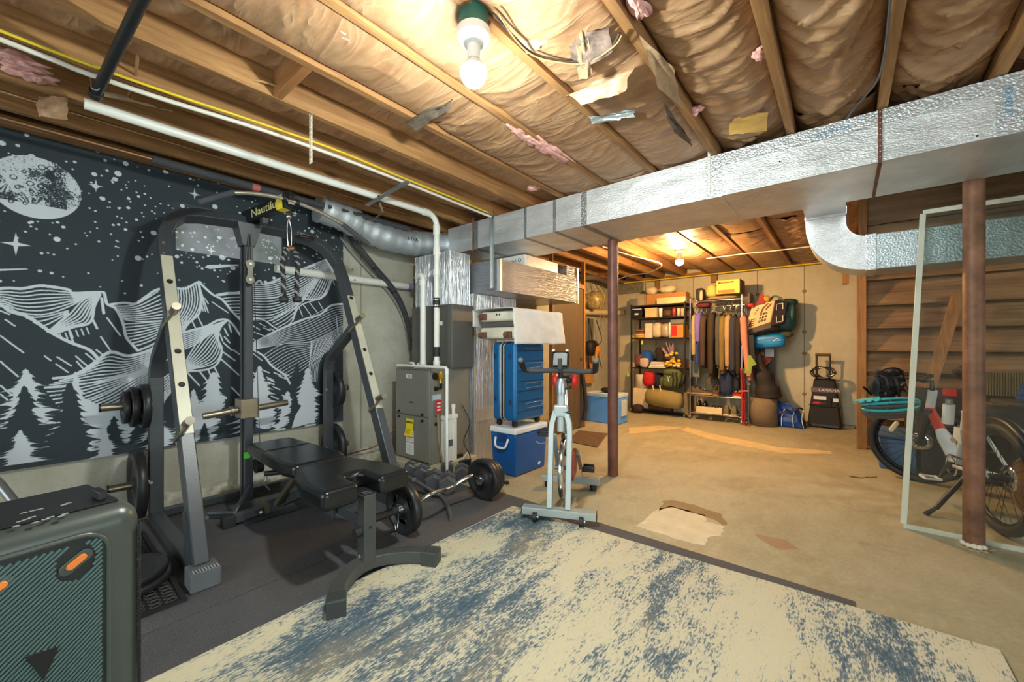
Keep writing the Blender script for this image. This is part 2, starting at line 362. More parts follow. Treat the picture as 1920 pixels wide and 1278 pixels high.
# left wall with a hopper window in it (behind the hanging cloth)
WY0, WY1, WZ0, WZ1 = .68, 1.50, 1.88, 2.26
wl = struct('wall_left', MB().box(X0-.2, X0, Y0-.2, WY0, 0, 2.47).box(X0-.2, X0-.05, Y0-.2, Y1+.2, 2.47, 2.70).box(X0-.2, X0, WY1, Y1+.2, 0, 2.47).box(X0-.2, X0, WY0, WY1, 0, WZ0).box(X0-.2, X0, WY0, WY1, WZ1, 2.47), M['wall'])
wb = struct('wall_back', MB().box(X0-.2, X1+.2, Y1, Y1+.2, 0, 2.47).box(X0-.2, X1+.2, Y1+.01, Y1+.2, 2.47, 2.70), m_concrete_wall('warm_lit_concrete_wall', 1))
DX0, DX1, DZ = -3.4, 0.70, 2.25                    # wide glazed opening added behind the viewer to let in fill daylight
struct('wall_front', MB().box(X0, DX0, Y0-.2, Y0, 0, 2.47).box(DX1, X1, Y0-.2, Y0, 0, 2.47).box(DX0, DX1, Y0-.2, Y0, DZ, 2.47).box(X0, X1, Y0-.2, Y0-.01, 2.47, 2.70), M['wall'])
dr2 = struct('fill_door_1', MB().box(DX0, DX0+.06, Y0-.1, Y0-.02, 0, DZ).box(DX1-.06, DX1, Y0-.1, Y0-.02, 0, DZ).box(DX0+.06, DX1-.06, Y0-.1, Y0-.02, DZ-.06, DZ).box(DX0+.06, DX1-.06, Y0-.1, Y0-.02, 0, .05), M['white'])
t = NT('clear_door_glass'); tr0 = t.n('ShaderNodeBsdfTransparent'); gl0_ = t.n('ShaderNodeBsdfGlossy'); gl0_.inputs['Roughness'].default_value = .02; mx0 = t.n('ShaderNodeMixShader'); fr0 = t.n('ShaderNodeFresnel'); t.l(fr0.outputs[0], mx0.inputs[0]); t.l(tr0.outputs[0], mx0.inputs[1]); t.l(gl0_.outputs[0], mx0.inputs[2]); t.l(mx0.outputs[0], t.t.nodes['Material Output'].inputs[0]); daym = t.m
for k in range(3):
    a = DX0+.06+k*(DX1-DX0-.12)/3; b = a+(DX1-DX0-.12)/3
    struct('pane', MB().box(a+.03, b-.03, Y0-.065, Y0-.055, .05, DZ-.06), daym, parent=dr2); struct('stile', MB().box(b-.03, b+.03, Y0-.09, Y0-.03, .05, DZ-.06), M['white'], parent=dr2) if k < 2 else None
EY0, EY1 = -1.9, 2.3                              # glazed door added in the unseen right wall for more fill daylight
struct('wall_right', MB().box(X1, X1+.2, Y0-.2, EY0, 0, 2.70).box(X1, X1+.2, EY1, Y1, 0, 2.70).box(X1, X1+.2, EY0, EY1, 2.2, 2.70), M['wall'])
dr3 = struct('fill_door_2', MB().box(X1+.02, X1+.1, EY0, EY0+.06, 0, 2.2).box(X1+.02, X1+.1, EY1-.06, EY1, 0, 2.2).box(X1+.02, X1+.1, EY0+.06, EY1-.06, 2.14, 2.2).box(X1+.02, X1+.1, EY0+.06, EY1-.06, 0, .05), M['white'])
for k in range(2): a = EY0+.06+k*2.04; struct('pane', MB().box(X1+.055, X1+.065, a+.03, a+2.01, .05, 2.14), daym, parent=dr3)
wn = struct('window_1', MB().box(X0-.12, X0-.07, WY0, WY0+.04, WZ0, WZ1).box(X0-.12, X0-.07, WY1-.04, WY1, WZ0, WZ1).box(X0-.12, X0-.07, WY0+.04, WY1-.04, WZ0, WZ0+.04)
            .box(X0-.12, X0-.07, WY0+.04, WY1-.04, WZ1-.04, WZ1).box(X0-.12, X0-.07, 1.17, 1.2, WZ0+.04, WZ1-.04), M['white'])
t = NT('daylight_pane'); t.base((0, 0, 0, 1)); c = t.ramp(t.noise(5, 3), [(.35, (.34, .42, .30, 1)), (.5, (.62, .68, .66, 1)), (.7, (.85, .92, .95, 1))])
t.l(c, t.p.inputs['Emission Color']); t.p.inputs['Emission Strength'].default_value = 2.2
for a, b in ((WY0+.04, 1.17), (1.2, WY1-.04)): struct('pane', MB().box(X0-.105, X0-.095, a, b, WZ0+.04, WZ1-.04), t.m, parent=wn)
seam = plain('form_seam', (140, 132, 112), .95)
for y in (2.18, 3.95, 5.2, 6.4): part('form_seam', MB().box(X0, X0+.0025, y-.004, y+.004, .0, 2.45), seam, wl)
for px in (1508, 1300, 1420, 1230):
    p = aty(px, 640, Y1); part('form_seam', MB().box(p.x-.006, p.x+.006, Y1-.003, Y1, .0, 2.45), seam, wb)
    for z in (.45, 1.08, 1.42, 2.05): part('tie_scar', MB().lathe([(0, .004), (.022, .003), (.03, 0)], (p.x, Y1, z), (0, -1, 0), 10), plain('tie_scar', (150, 118, 70), .9), wb)
for y in (1.15, 2.6):
    for z in (.3, .9, 1.5): part('tie_scar', MB().lathe([(0, .004), (.018, .003), (.026, 0)], (X0, y+.33, z), (1, 0, 0), 10), plain('tie_scar', (150, 118, 70), .9), wl)
struct('baseboard_back', MB().box(X0, .1, Y1-.10, Y1, 0, .035), plain('footing', (176, 166, 140), .9))
# efflorescence crust along the foot of the left wall
cr = MB()
def crust(u, v):
    y = .3+u*2.2; h = (.06+.16*float(fbm(u*9, 3.3, 5)))*v; return V((X0+.001+.007*float(vnoise(u*70, v*9, 8))*(1 if 0 < v < 1 else 0), y, h))
part('flaked_crust', cr.grid(90, 8, crust), plain('salt_crust', (205, 200, 182), .95, 0, .25, 22, 60, .006), wl)
# ------------------------------------------------------------------ ceiling: deck, joists, insulation batts
ce = struct('ceiling', MB().box(X0-.2, X1+.2, Y0-.2, Y1+.2, 2.70, 2.78), M['deck'])
JX = [-3.45, -3.05, -2.65, -2.25, -1.86, -1.46, -1.08, -.665, -.25, .155, .56, .97, 1.38, 1.79, 2.2, 2.61, 3.02]
JW = .038
jm = None
for x in JX:
    o = part('joist', MB().box(x-JW/2, x+JW/2, Y0, Y1, ZC, 2.70), M['joist'], ce)
part('sill_plate', MB().box(X0-.02, X0+.12, Y0, Y1, 2.472, 2.51), M['joist'], ce)
part('rim_joist', MB().box(X0-.04, X0+.0, Y0, Y1, 2.511, 2.70), M['joist'], ce)
part('sill_plate', MB().box(X0+.12, .1, Y1-.1, Y1, 2.472, 2.51), M['joistx'], ce)
def batt(xa, xb, ya, yb, zed, sag, fold, seed, arc=.18, res=.02):
    """kraft faced batt between two joists: sagging paper with real folds"""
    nx = 26; ny = max(8, int((yb-ya)/res))
    uu, vv = np.meshgrid(np.linspace(0, 1, nx), np.linspace(0, 1, ny), indexing='ij')
    X = xa+(xb-xa)*uu; Y = ya+(yb-ya)*vv; c = 1-(2*uu-1)**2
    yy = Y+arc*(2*uu-1)**2+.25*fbm(X*2.2, Y*1.3, seed+4)
    r1 = 1-np.abs(2*vnoise(yy*9+seed, X*2.2+seed*1.7, seed)-1); r2 = 1-np.abs(2*vnoise(yy*21, X*4+seed, seed+9)-1)
    r3 = 1-np.abs(2*vnoise(yy*4.3+X*3, X*3-Y*1.5, seed+21)-1)
    Z = zed-sag*np.sqrt(np.clip(c, 0, 1))*(.75+.5*fbm(X*3, Y*1.6, seed+2))-fold*c**.5*(r1**5*1.0+r2**5*.55+r3**6*.9-.45)
    Z += .012*np.exp(-((vv)*(yb-ya)/.05)**2)+.012*np.exp(-((1-vv)*(yb-ya)/.05)**2)
    vs = np.stack([X, Y, Z], -1).reshape(-1, 3)
    fs = [(i*ny+j, i*ny+j+1, (i+1)*ny+j+1, (i+1)*ny+j) for i in range(nx-1) for j in range(ny-1)]
    m = MB(); m.v = [tuple(v) for v in vs]; m.f = fs; m.sm = [True]*len(fs); m.mi = [0]*len(fs)
    return part('insulation_batt', m, M['kraft'], ce)
bays = [(JX[i]+JW/2, JX[i+1]-JW/2) for i in range(13)]
bays.insert(0, (X0+.12, JX[0]-JW/2))
for i, (a, b) in enumerate(bays):
    xm = (a+b)/2
    if xm < -1.9: zed, sag, fold, arc = 2.60, .03, .010, .05        # recessed, fairly flat
    elif xm < -.8: zed, sag, fold, arc = 2.490, .030, .007, .10    # flush with the joists
    elif xm < -.2: zed, sag, fold, arc = 2.545, .05, .022, .12
    else: zed, sag, fold, arc = 2.575, .075, .034, .30              # full, deeply folded
    cuts = [Y0+.02, -.3, 1.62+.11*math.sin(i*2.1), 2.88, 5.1+.2*math.sin(i*1.3), Y1-.1]
    for k in range(5): batt(a, b, cuts[k]-.012, cuts[k+1]+.012, zed+random.uniform(-.008, .008), sag, fold, i*13+k*5+1, arc, .012 if k in (1, 2) else .025)
for px, py, w_, seed in ((1030, 285, .5, 1), (985, 262, .3, 2)):
    p = atz(px, py, 2.45); m = MB()
    m.ball((p.x, p.y, p.z+.022), .045, w_*.5, .022, 40, 22, noise=.3, seed=seed, rag=.5); part('fibreglass_tuft', m, M['pink'], ce)
for px, py, a, b in ((645, 70, .03, .06), (1195, 18, .03, .10), (1000, 357, .05, .05), (1088, 350, .04, .10), (30, 120, .05, .12), (60, 150, .06, .10), (815, 215, .03, .05), (1425, 112, .03, .05), (1300, 218, .05, .03)):
    p = atz(px, py, 2.462); part('fibreglass_tuft', MB().ball((p.x, p.y, p.z+.024), a*.8, b*.8, .022, 30, 18, noise=.3, seed=px, rag=.6), M['pink'], ce)
def scrap(pts, mtl, z=2.47, curl=.03, seed=1):
    """loose flap of torn facing hanging from the ceiling, curling down along one side"""
    P = [atz(x, y, z) for x, y in pts]; a, b, c, d = P
    def fn(u, v):
        q = a.lerp(b, u).lerp(d.lerp(c, u), v); n_ = float(fbm(u*4+seed, v*4, seed))
        return q+V((.03*(n_-.5), .03*(float(fbm(u*5, v*5+seed, seed+3))-.5), -curl*v*v-.03*n_))
    return part('torn_flap', MB().grid(12, 10, fn), mtl, ce)
scrap([(1040, 40), (1130, 0), (1150, 60), (1080, 100)], M['darkpaper'], 2.50, .05, 3)
scrap([(1075, 30), (1100, 20), (1112, 110), (1088, 120)], M['torn'], 2.48, .06, 5)
scrap([(1060, 70), (1140, 40), (1150, 80), (1090, 110)], plain('grey_mould', (128, 108, 98), .9, 0, .4, 18), 2.47, .03, 9)
scrap([(960, 20), (1010, 0), (1030, 60), (985, 80)], plain('pale_paper', (192, 166, 132), .7, 0, .12), 2.50, .03, 12)
scrap([(1055, 175), (1190, 115), (1175, 140), (1090, 165)], M['kraft'], 2.47, .07, 7)
scrap([(1200, 60), (1262, 120), (1280, 180), (1235, 140)], M['torn'], 2.47, .05, 11)
scrap([(760, 225), (850, 180), (845, 190), (780, 235)], M['darkpaper'], 2.455, .02, 13)
scrap([(1105, 215), (1190, 200), (1190, 206), (1110, 222)], M['foilc'], 2.455, .02, 15)
scrap([(1240, 180), (1290, 250), (1300, 262), (1262, 232)], M['darkpaper'], 2.46, .03, 17)
scrap([(170, 170), (330, 205), (300, 190), (210, 160)], M['torn'], 2.5, .02, 19)
scrap([(75, 175), (130, 178), (125, 200), (70, 195)], M['kraft'], 2.46, .05, 23)
scrap([(1375, 215), (1440, 205), (1440, 232), (1365, 238)], plain('yellowed_paper', (214, 170, 92), .7), 2.5, .03, 29)
# solid blocking between two joists
part('blocking', MB().box(-2.231, -1.879, .80, .84, 2.462, 2.70), M['joistx'], ce)
part('blocking', MB().box(-1.061, -.684, .34, .38, 2.47, 2.70), M['joistx'], ce)
part('blocking', MB().box(-3.431, -3.069, 6.6, 6.64, 2.47, 2.70), M['joistx'], ce)
for i in range(6, 9): part('blocking', MB().box(JX[i]+.02, JX[i+1]-.02, 6.3, 6.338, 2.52, 2.70), M['joistx'], ce)
# ================================================================== BARE BULBS AND ADDED FILL LAMPS
def bulb(name, p, m, label, box=True, group=None, glass=True):
    """lampholder on a round box with a bare bulb below; p is the bulb centre"""
    o = thing(name, label, 'lamp', (p.x, p.y, p.z-.05), group)
    top = ZC+.05
    if box: part('junction_box', MB().cyl((p.x, p.y, p.z+.165), (p.x, p.y, top+.02), .057, 24), plain('green_box', (36, 96, 84), .5), o)
    part('lampholder', MB().lathe([(0, .172), (.058, .172), (.064, .166), (.062, .140), (.052, .120), (.032, .113), (.025, .108), (.025, .056), (0, .056)], p, (0, 0, 1), 36, False), M['white'], o)
    part('glass_bulb', MB().lathe([(0, -.046), (.016, -.044), (.031, -.036), (.043, -.021), (.049, -.004), (.051, .008), (.049, .017), (0, .017)], p, (0, 0, 1), 24), m, o, label='glowing dome of the bulb')
    part('bulb_base', MB().lathe([(0, .0175), (.0495, .0175), (.046, .026), (.036, .040), (.020, .054), (.014, .068), (0, .068)], p, (0, 0, 1), 24), M['white'], o)
    return o
B1 = atd(888, 140, 1.54)
o = bulb('ceiling_lamp', B1, BULBM, 'bare lit white bulb in white holder on green box, nearest on the ceiling')
B2 = atd(1274, 491, 5.30)
bulb('ceiling_lamp', B2, BULBW, 'bare lit warm bulb in the far room, above the laundry-crowded shelf', False)
o = thing('fill_tube_light', 'added white tube fill light on the joists behind the main duct, out of view', 'lamp', (-.8, 3.86, 2.30))  # added unseen tubes that brighten the far room
part('housing', MB().hexa([(-1.75, 3.80, 2.37), (.15, 3.80, 2.37), (.15, 3.92, 2.37), (-1.75, 3.92, 2.37), (-1.75, 3.83, 2.415), (.15, 3.83, 2.415), (.15, 3.89, 2.415), (-1.75, 3.89, 2.415)]), M['white'], o)
for dy in (-.03, .03): part('tube', MB().cyl((-1.7, 3.86+dy, 2.345), (.10, 3.86+dy, 2.345), .016, 10), emit('fill_tube_glow', (.92, .97, 1, 1), FILL_TUBE), o)
bulb('ceiling_lamp', V((2.3, 4.9, 2.27)), BULBF, 'added fill bulb over the right-hand bay, out of view')  # added unseen bulb that brightens the bicycle bay
# ================================================================== STEEL COLUMNS
def column(x, y, r, m, label, base):
    o = thing('support_column', label, 'column', (x, y, 0))
    part('pipe_shaft', MB().tube([(x, y, .004), (x, y, 2.176)], r, 28), m, o)
    if base:
        pts = []
        for k in range(22): a = k/22*2*math.pi; q = r*1.45+random.uniform(-.02, .03); pts.append((math.cos(a)*q, math.sin(a)*q))
        part('mortar_collar', MB().prism(pts, (x, y, .0015), (1, 0, 0), (0, 1, 0), .006), plain('mortar', (186, 168, 128), .95), o)
        for a in (200, 235, 262, 290, 318): part('paint_smear', MB().ball((x+r*math.cos(math.radians(a)), y+r*math.sin(math.radians(a)), .018+.012*random.random()), .018, .018, .014, 8, 6, noise=.4, seed=a), plain('white_drips', (222, 214, 198), .7), o)
    return o
column(.588, 3.585, .046, M['rust'], 'rusty brown steel column in front of the glass panel', True)
column(-1.660, 3.475, .047, M['iron'], 'smooth purplish brown steel column behind the exercise bike', False)
# ================================================================== MAIN DUCT ALONG THE ROOM
dl, dr, df, db, dz0, dz1 = -3.29, 3.1, 2.90, 3.57, 2.18, 2.455
md = thing('main_duct', 'long foil-wrapped rectangular duct crossing the room under the joists', 'duct', (0, 3.2, 2.18))
m = MB()
def face(a, b, c, d, nu, nv, amp, seed):
    a, b, c, d = V(a), V(b), V(c), V(d); n = (b-a).cross(d-a).normalized()
    m.grid(nu, nv, lambda u, v: (a.lerp(b, u)).lerp(d.lerp(c, u), v)+n*(amp*(float(fbm(u*nu*.22, v*nv*.3, seed))-.5) if 0 < u < 1 and 0 < v < 1 else 0))
face((dl, df, dz0), (dr, df, dz0), (dr, df, dz1), (dl, df, dz1), 160, 14, .012, 3)
face((dr, df, dz0), (dl, df, dz0), (dl, db, dz0), (dr, db, dz0), 120, 14, .008, 5)
face((dr, db, dz0), (dl, db, dz0), (dl, db, dz1), (dr, db, dz1), 60, 4, .004, 7)
face((dl, df, dz1), (dr, df, dz1), (dr, db, dz1), (dl, db, dz1), 60, 4, .002, 8)
face((dl, db, dz0), (dl, df, dz0), (dl, df, dz1), (dl, db, dz1), 8, 6, .004, 9); face((dr, df, dz0), (dr, db, dz0), (dr, db, dz1), (dr, df, dz1), 4, 4, 0, 9)
part('foil_jacket', m, M['foil'], md)
def band(x, w_, mtl, name='seam_tape', t_=.004, label=None):
    b = MB(); b.box(x-w_/2, x+w_/2, df-t_, df-.0005, dz0-t_, dz1).box(x-w_/2, x+w_/2, df, db, dz0-t_, dz0-.0005)
    return part(name, b, mtl, md, label=label)
for px, w_ in ((1338, .10), (1892, .09), (1095, .05), (1040, .03), (985, .03), (893, .05)): band(aty(px, 380, df).x, w_, M['tape'] if px > 1200 else M['tape2'])
# lengthwise tape along the top edge, right half
xa, xb = aty(1345, 320, df).x, aty(1880, 180, df).x
part('edge_tape', MB().box(xa, xb, df-.0072, df-.0062, 2.375, 2.452), M['tape'], md)
xq = aty(1650, 300, df).x; hs_ = band(xq, .016, plain('rusty_strap', (112, 72, 54), .7, .3, .2), 'hanger_strap', .011, 'rusty perforated hanger strap')
for k in range(9): part('strap_hole', MB().cyl((xq, df-.0112, 2.20+k*.03), (xq, df-.0116, 2.20+k*.03), .003, 6), M['white'], hs_)
xq = aty(1330, 310, df).x
hs2 = part('hanger_strap', MB().box(xq-.008, xq+.008, df-.009, df-.006, 2.20, 2.56), M['white'], md, label='white perforated hanger strap')
for k in range(16): part('strap_hole', MB().cyl((xq, df-.0092, 2.22+k*.021), (xq, df-.0096, 2.22+k*.021), .0028, 6), M['black'], hs2)
xq = aty(888, 430, df).x
part('hanger_strap', MB().box(xq-.012, xq+.012, df-.008, df-.005, 2.16, 2.50).box(xq-.03, xq+.03, df-.006, df+.02, 2.165, 2.178), plain('brown_strap', (122, 92, 78), .7, .2), md, label='brown hanger strap near the duct end')
xq = aty(1890, 190, df).x; bl = plain('blue_print', (70, 140, 180), .6)
text('tape_print', 'POLYKEN 337', (xq, df-.0052, 2.33), (0, 0, -1), (1, 0, 0), .034, bl, md, .62)
p = aty(1558, 246, df); text('tape_print', 'POLYKEN 337', (p.x, df-.0080, 2.41), (-1, 0, -.02), (0, 0, -1), .026, bl, md, 1.0)
for px, py in ((1462, 303), (1832, 255)):
    p = aty(px, py, df); part('screw_hole', MB().cyl((p.x, df-.008, p.z), (p.x, df-.002, p.z), .004, 8), M['black'], md)
# rectangular elbow branch dropping behind the main duct and turning right
ed = thing('elbow_duct', 'silver rectangular duct elbow turning right behind the glass panel', 'duct', (-.1, 4.1, 1.8))
yf, yb2 = 4.0, 4.34; xl, xr = -.245, .005; zt, zb = 2.02, 1.775; xc, zc = xr+.13, zt+.13; R0 = xc-xl; r0 = .13
outer = [(xl, 2.42)]+[(xc-R0*math.cos(a), zc-R0*math.sin(a)) for a in np.linspace(0, math.pi/2, 12)]
zb = zc-R0
inner = [(xr, 2.42)]+[(xc-r0*math.cos(a), zc-r0*math.sin(a)) for a in np.linspace(0, math.pi/2, 12)]
m = MB(); n = len(outer); vs = []
for y in (yf, yb2):
    vs += [(x, y, z) for x, z in outer]+[(x, y, z) for x, z in inner]
fs = []
for i in range(n-1): fs += [(i, i+1, n+i+1, n+i), (2*n+n+i, 2*n+n+i+1, 2*n+i+1, 2*n+i), (i+1, i, 2*n+i, 2*n+i+1), (n+i, n+i+1, 3*n+i+1, 3*n+i)]
part('elbow', m.add(vs, fs), M['foil'], ed)
part('straight_run', MB().box(xc+.03, 2.9, yf-.004, yb2+.004, zb-.004, zt+.004), M['foilc'], ed, .006)
part('joint_band', MB().box(xc-.02, xc+.045, yf-.009, yb2+.009, zb-.009, zt+.009), M['tape'], ed, .006)
part('joint_band', MB().box(xl-.006, xr+.006, yf-.008, yb2+.006, 2.20, 2.27), M['tape'], ed, .006)
part('boot', MB().box(xl, xr, db+.001, yf-.001, 2.22, 2.42), M['foil'], ed)
# ================================================================== BRANCH TRUNK, RETURN DUCT, PLENUM
tr = thing('branch_trunk', 'foil-wrapped box trunk under the main duct with a white carton on it', 'duct', (-2.95, 3.6, 1.735))
def wrapbox(x0, x1, y0, y1, z0, z1, mt, par, amp=.006, name='foil_jacket', n=26):
    global m; m = MB()
    face((x0, y0, z0), (x1, y0, z0), (x1, y0, z1), (x0, y0, z1), n, n, amp, 11); face((x1, y0, z0), (x1, y1, z0), (x1, y1, z1), (x1, y0, z1), n, n, amp, 12)
    face((x1, y1, z0), (x0, y1, z0), (x0, y1, z1), (x1, y1, z1), 8, 8, amp, 13); face((x0, y1, z0), (x0, y0, z0), (x0, y0, z1), (x0, y1, z1), 8, 8, amp, 14)
    face((x0, y0, z1), (x1, y0, z1), (x1, y1, z1), (x0, y1, z1), 12, 12, amp, 15); face((x0, y1, z0), (x1, y1, z0), (x1, y0, z0), (x0, y0, z0), 12, 12, amp, 16)
    return part(name, m, mt, par)
wrapbox(-3.32, -2.585, 2.94, 4.42, 1.737, 2.046, M['foilx'], tr)
part('corner_tape', MB().box(-2.62, -2.582, 2.934, 2.9385, 1.737, 2.046).box(-2.5835, -2.579, 2.934, 2.965, 1.737, 2.046), M['tape'], tr)
part('edge_strip', MB().box(-2.584, -2.576, 4.40, 4.425, 1.72, 2.17), M['steel'], tr)
part('riser_wrap', MB().box(-2.9, -2.60, 4.18, 4.41, 2.05, 2.175), M['foilx'], tr)
rd = thing('return_duct', 'tall foil-wrapped return duct standing behind the suitcase and cooler', 'duct', (-3.15, 3.2, 0))
wrapbox(-3.42, -2.92, 2.92, 3.6, .004, 1.733, M['foilz'], rd)
part('corner_tape', MB().box(-2.935, -2.917, 2.9145, 2.9195, .01, 1.73).box(-2.9195, -2.9145, 2.9145, 2.935, .01, 1.73), M['tape'], rd)
part('joint_band', MB().box(-2.918, -2.912, 2.94, 3.6, 1.395, 1.46).box(-3.2, -2.92, 2.9135, 2.9185, 1.395, 1.46), M['tape'], rd)
part('joint_band', MB().box(-2.918, -2.912, 2.94, 3.6, .42, .54), M['tape'], rd)
pl = thing('supply_plenum', 'foil-wrapped plenum on top of the grey coil cabinet', 'duct', (-3.2, 2.75, 1.605))
wrapbox(-3.50, -2.96, 2.63, 2.898, 1.607, 2.13, M['foilz'], pl)
# filter cartons lying on the trunk
def carton(x0, x1, y0, y1, z0, z1, label, mt, txt=None):
    o = thing('filter_carton', label, 'box', ((x0+x1)/2, (y0+y1)/2, z0))
    part('carton', MB().box(x0, x1, y0, y1, z0, z1), mt, o, .004)
    part('shrink_wrap', MB().box(x1, x1+.002, y0+.03, y1-.03, z0+.008, z1-.008), plain('wrinkled_film', (214, 204, 188), .25, 0, .12, 18, 60, .004), o)
    if txt:
        for s, dx, sz in txt: text('print', s, (x1-dx, y0-.001, (z0+z1)/2), (1, 0, 0), (0, 0, 1), sz*1.3, M['black'], o)
    return o
carton(-3.24, -2.605, 3.36, 4.00, 2.051, 2.168, 'white filter carton lying on the foil trunk under the main duct', M['paper'], [('16x25x4', .19, .032), ('O', .07, .045)])
tg = thing('hanger_angle', 'thin galvanised steel angle hanging in front of the trunk corner', 'bracket', (-2.72, 2.925, 1.74))
p = aty(928, 400, 2.925); part('angle_strip', MB().box(p.x-.016, p.x+.016, 2.886, 2.893, 1.76, 2.52).box(p.x-.016, p.x-.010, 2.866, 2.886, 1.76, 2.52), M['steel'], tg)
# ================================================================== FURNACE
fu = thing('furnace', 'grey upflow furnace with yellow tag and red switch by the concrete wall', 'furnace', (-3.2, 2.62, .10))
solo('furnace_pad', MB().box(-3.62, -2.86, 2.28, 2.91, 0, .098), plain('pad_concrete', (186, 178, 150), .9, 0, .15, 9, 40, .004), 'rough concrete pad under the grey furnace', 'slab', bevel=.008)
fx0, fx1, fy0, fy1 = -3.475, -2.94, 2.37, 2.885
part('cabinet', MB().box(fx0, fx1, fy0+.018, fy1, .10, .985), M['furnace'], fu, .004)
ud_ = part('upper_door', MB().box(fx0+.006, fx1-.02, fy0-.004, fy0+.017, .535, .975), M['furnace'], fu, .008)
ld_ = part('lower_door', MB().box(fx0+.006, fx1-.02, fy0-.004, fy0+.017, .115, .528), M['furnace'], fu, .008)
part('door_flange', MB().box(fx1-.02, fx1-.002, fy0-.004, fy0+.017, .115, .975), M['furnace'], fu, .003)
for x, z in ((fx0+.07, .558), (fx0+.07, .505), (fx1-.10, .558), (fx1-.10, .500)): part('latch_knob', MB().cyl((x, fy0-.004, z), (x, fy0-.02, z), .013, 12), M['black'], ud_ if z > .53 else ld_)
part('vent_slot', MB().box(-3.24, -3.19, fy0-.0055, fy0-.0042, .652, .664), M['black'], ud_)
def sticker(x0, x1, z0, z1, mt, d=.0012): return part('sticker', MB().box(x0, x1, fy0-.0045-d, fy0-.0042, z0, z1), mt, ud_ if z0 > .53 else ld_)
s_ = sticker(-3.295, -3.205, .885, .925, M['paper']); text('print', '200', (-3.25, fy0-.0062, .905), (1, 0, 0), (0, 0, 1), .036, plain('navy_ink', (40, 52, 110), .5), ud_)
sticker(-3.30, -3.175, .155, .385, M['paper']); sticker(-3.30, -3.175, .318, .324, M['red'], .0016); sticker(-3.30, -3.175, .268, .274, M['red'], .0016)
for k in range(7): sticker(-3.285, -3.19-.01*(k % 3), .17+k*.012, .173+k*.012, plain('grey_print', (150, 160, 166), .8), .0016)
tagm = MB().grid(6, 8, lambda u, v: V((-3.285+u*.12-.02*v*v*0, fy0-.012-.025*v*v, .50-v*.165)))
tg_ = part('energy_tag', tagm, M['yellow'], fu); text('print', 'ENERGY', (-3.225, fy0-.0165, .465), (1, 0, 0), (0, -.1, 1), .03, M['black'], tg_)
for k in range(4): part('tag_line', MB().box(-3.275, -3.195, fy0-.0275-k*.002, fy0-.0265-k*.002, .398-k*.012, .401-k*.012), plain('dark_yellow_ink', (150, 130, 30), .8), tg_)
sx = fx1
part('knockout', MB().cyl((sx, 2.43, .915), (sx+.012, 2.43, .915), .034, 16), M['black'], fu); part('knockout', MB().cyl((sx, 2.435, .80), (sx+.012, 2.435, .80), .022, 14), M['black'], fu)
part('gas_valve', MB().cyl((sx+.035, 2.47, .85), (sx+.035, 2.47, .96), .014, 12).cbox((sx+.035, 2.47, .92), .04, .03, .05), plain('brass_valve', (214, 160, 50), .35, .4), fu, .003)
part('gas_nipple', MB().tube([(sx+.001, 2.47, .80), (sx+.035, 2.47, .80), (sx+.035, 2.47, .88)], .012, 10), M['gaspipe'], fu)
part('rating_label', MB().box(sx, sx+.002, 2.40, 2.50, .69, .745), plain('blue_label', (180, 196, 210), .7), fu)
part('switch_plate', MB().box(sx, sx+.035, 2.41, 2.475, .56, .70), M['steel'], fu, .004); rs_ = part('red_switch', MB().box(sx+.036, sx+.042, 2.405, 2.475, .575, .695), M['red'], fu, .003)
for k in range(3): part('switch_print', MB().box(sx+.0425, sx+.0435, 2.42, 2.46, .60+k*.03, .615+k*.03), M['whiteink'], rs_)
part('knockout', MB().cyl((sx, 2.44, .47), (sx+.008, 2.44, .47), .018, 12), M['black'], fu)
part('whip_conduit', MB().tube(smoothpath([(sx+.03, 2.44, .57), (sx+.045, 2.43, .46), (sx+.05, 2.44, .30), (sx+.06, 2.47, .12), (sx+.08, 2.5, .015)]), .009, 8), plain('tan_conduit', (150, 132, 96), .6), fu)
co_ = thing('coil_cabinet', 'dark grey evaporator coil cabinet behind the white vent pipes', 'cabinet', (-3.2, 2.75, .987))
part('case', MB().box(-3.53, -2.90, 2.605, 2.885, .987, 1.603), M['coil'], co_, .004); part('access_panel', MB().box(-3.50, -2.99, 2.598, 2.604, 1.02, 1.57), M['coil'], co_, .002)
part('label_plate', MB().box(-3.12, -3.03, 2.5965, 2.5978, 1.40, 1.44), M['paper'], co_)
fc = thing('filter_cabinet', 'white media filter cabinet between the furnace and the foil return duct', 'cabinet', (-2.9, 2.7, .1))
part('case', MB().box(-2.936, -2.89, 2.50, 2.66, .10, .50), M['white'], fc, .004); part('cap', MB().box(-2.936, -2.885, 2.49, 2.67, .503, .545), M['white'], fc, .006)
part('handle', MB().box(-2.889, -2.882, 2.54, 2.60, .25, .31), M['steel'], fc)
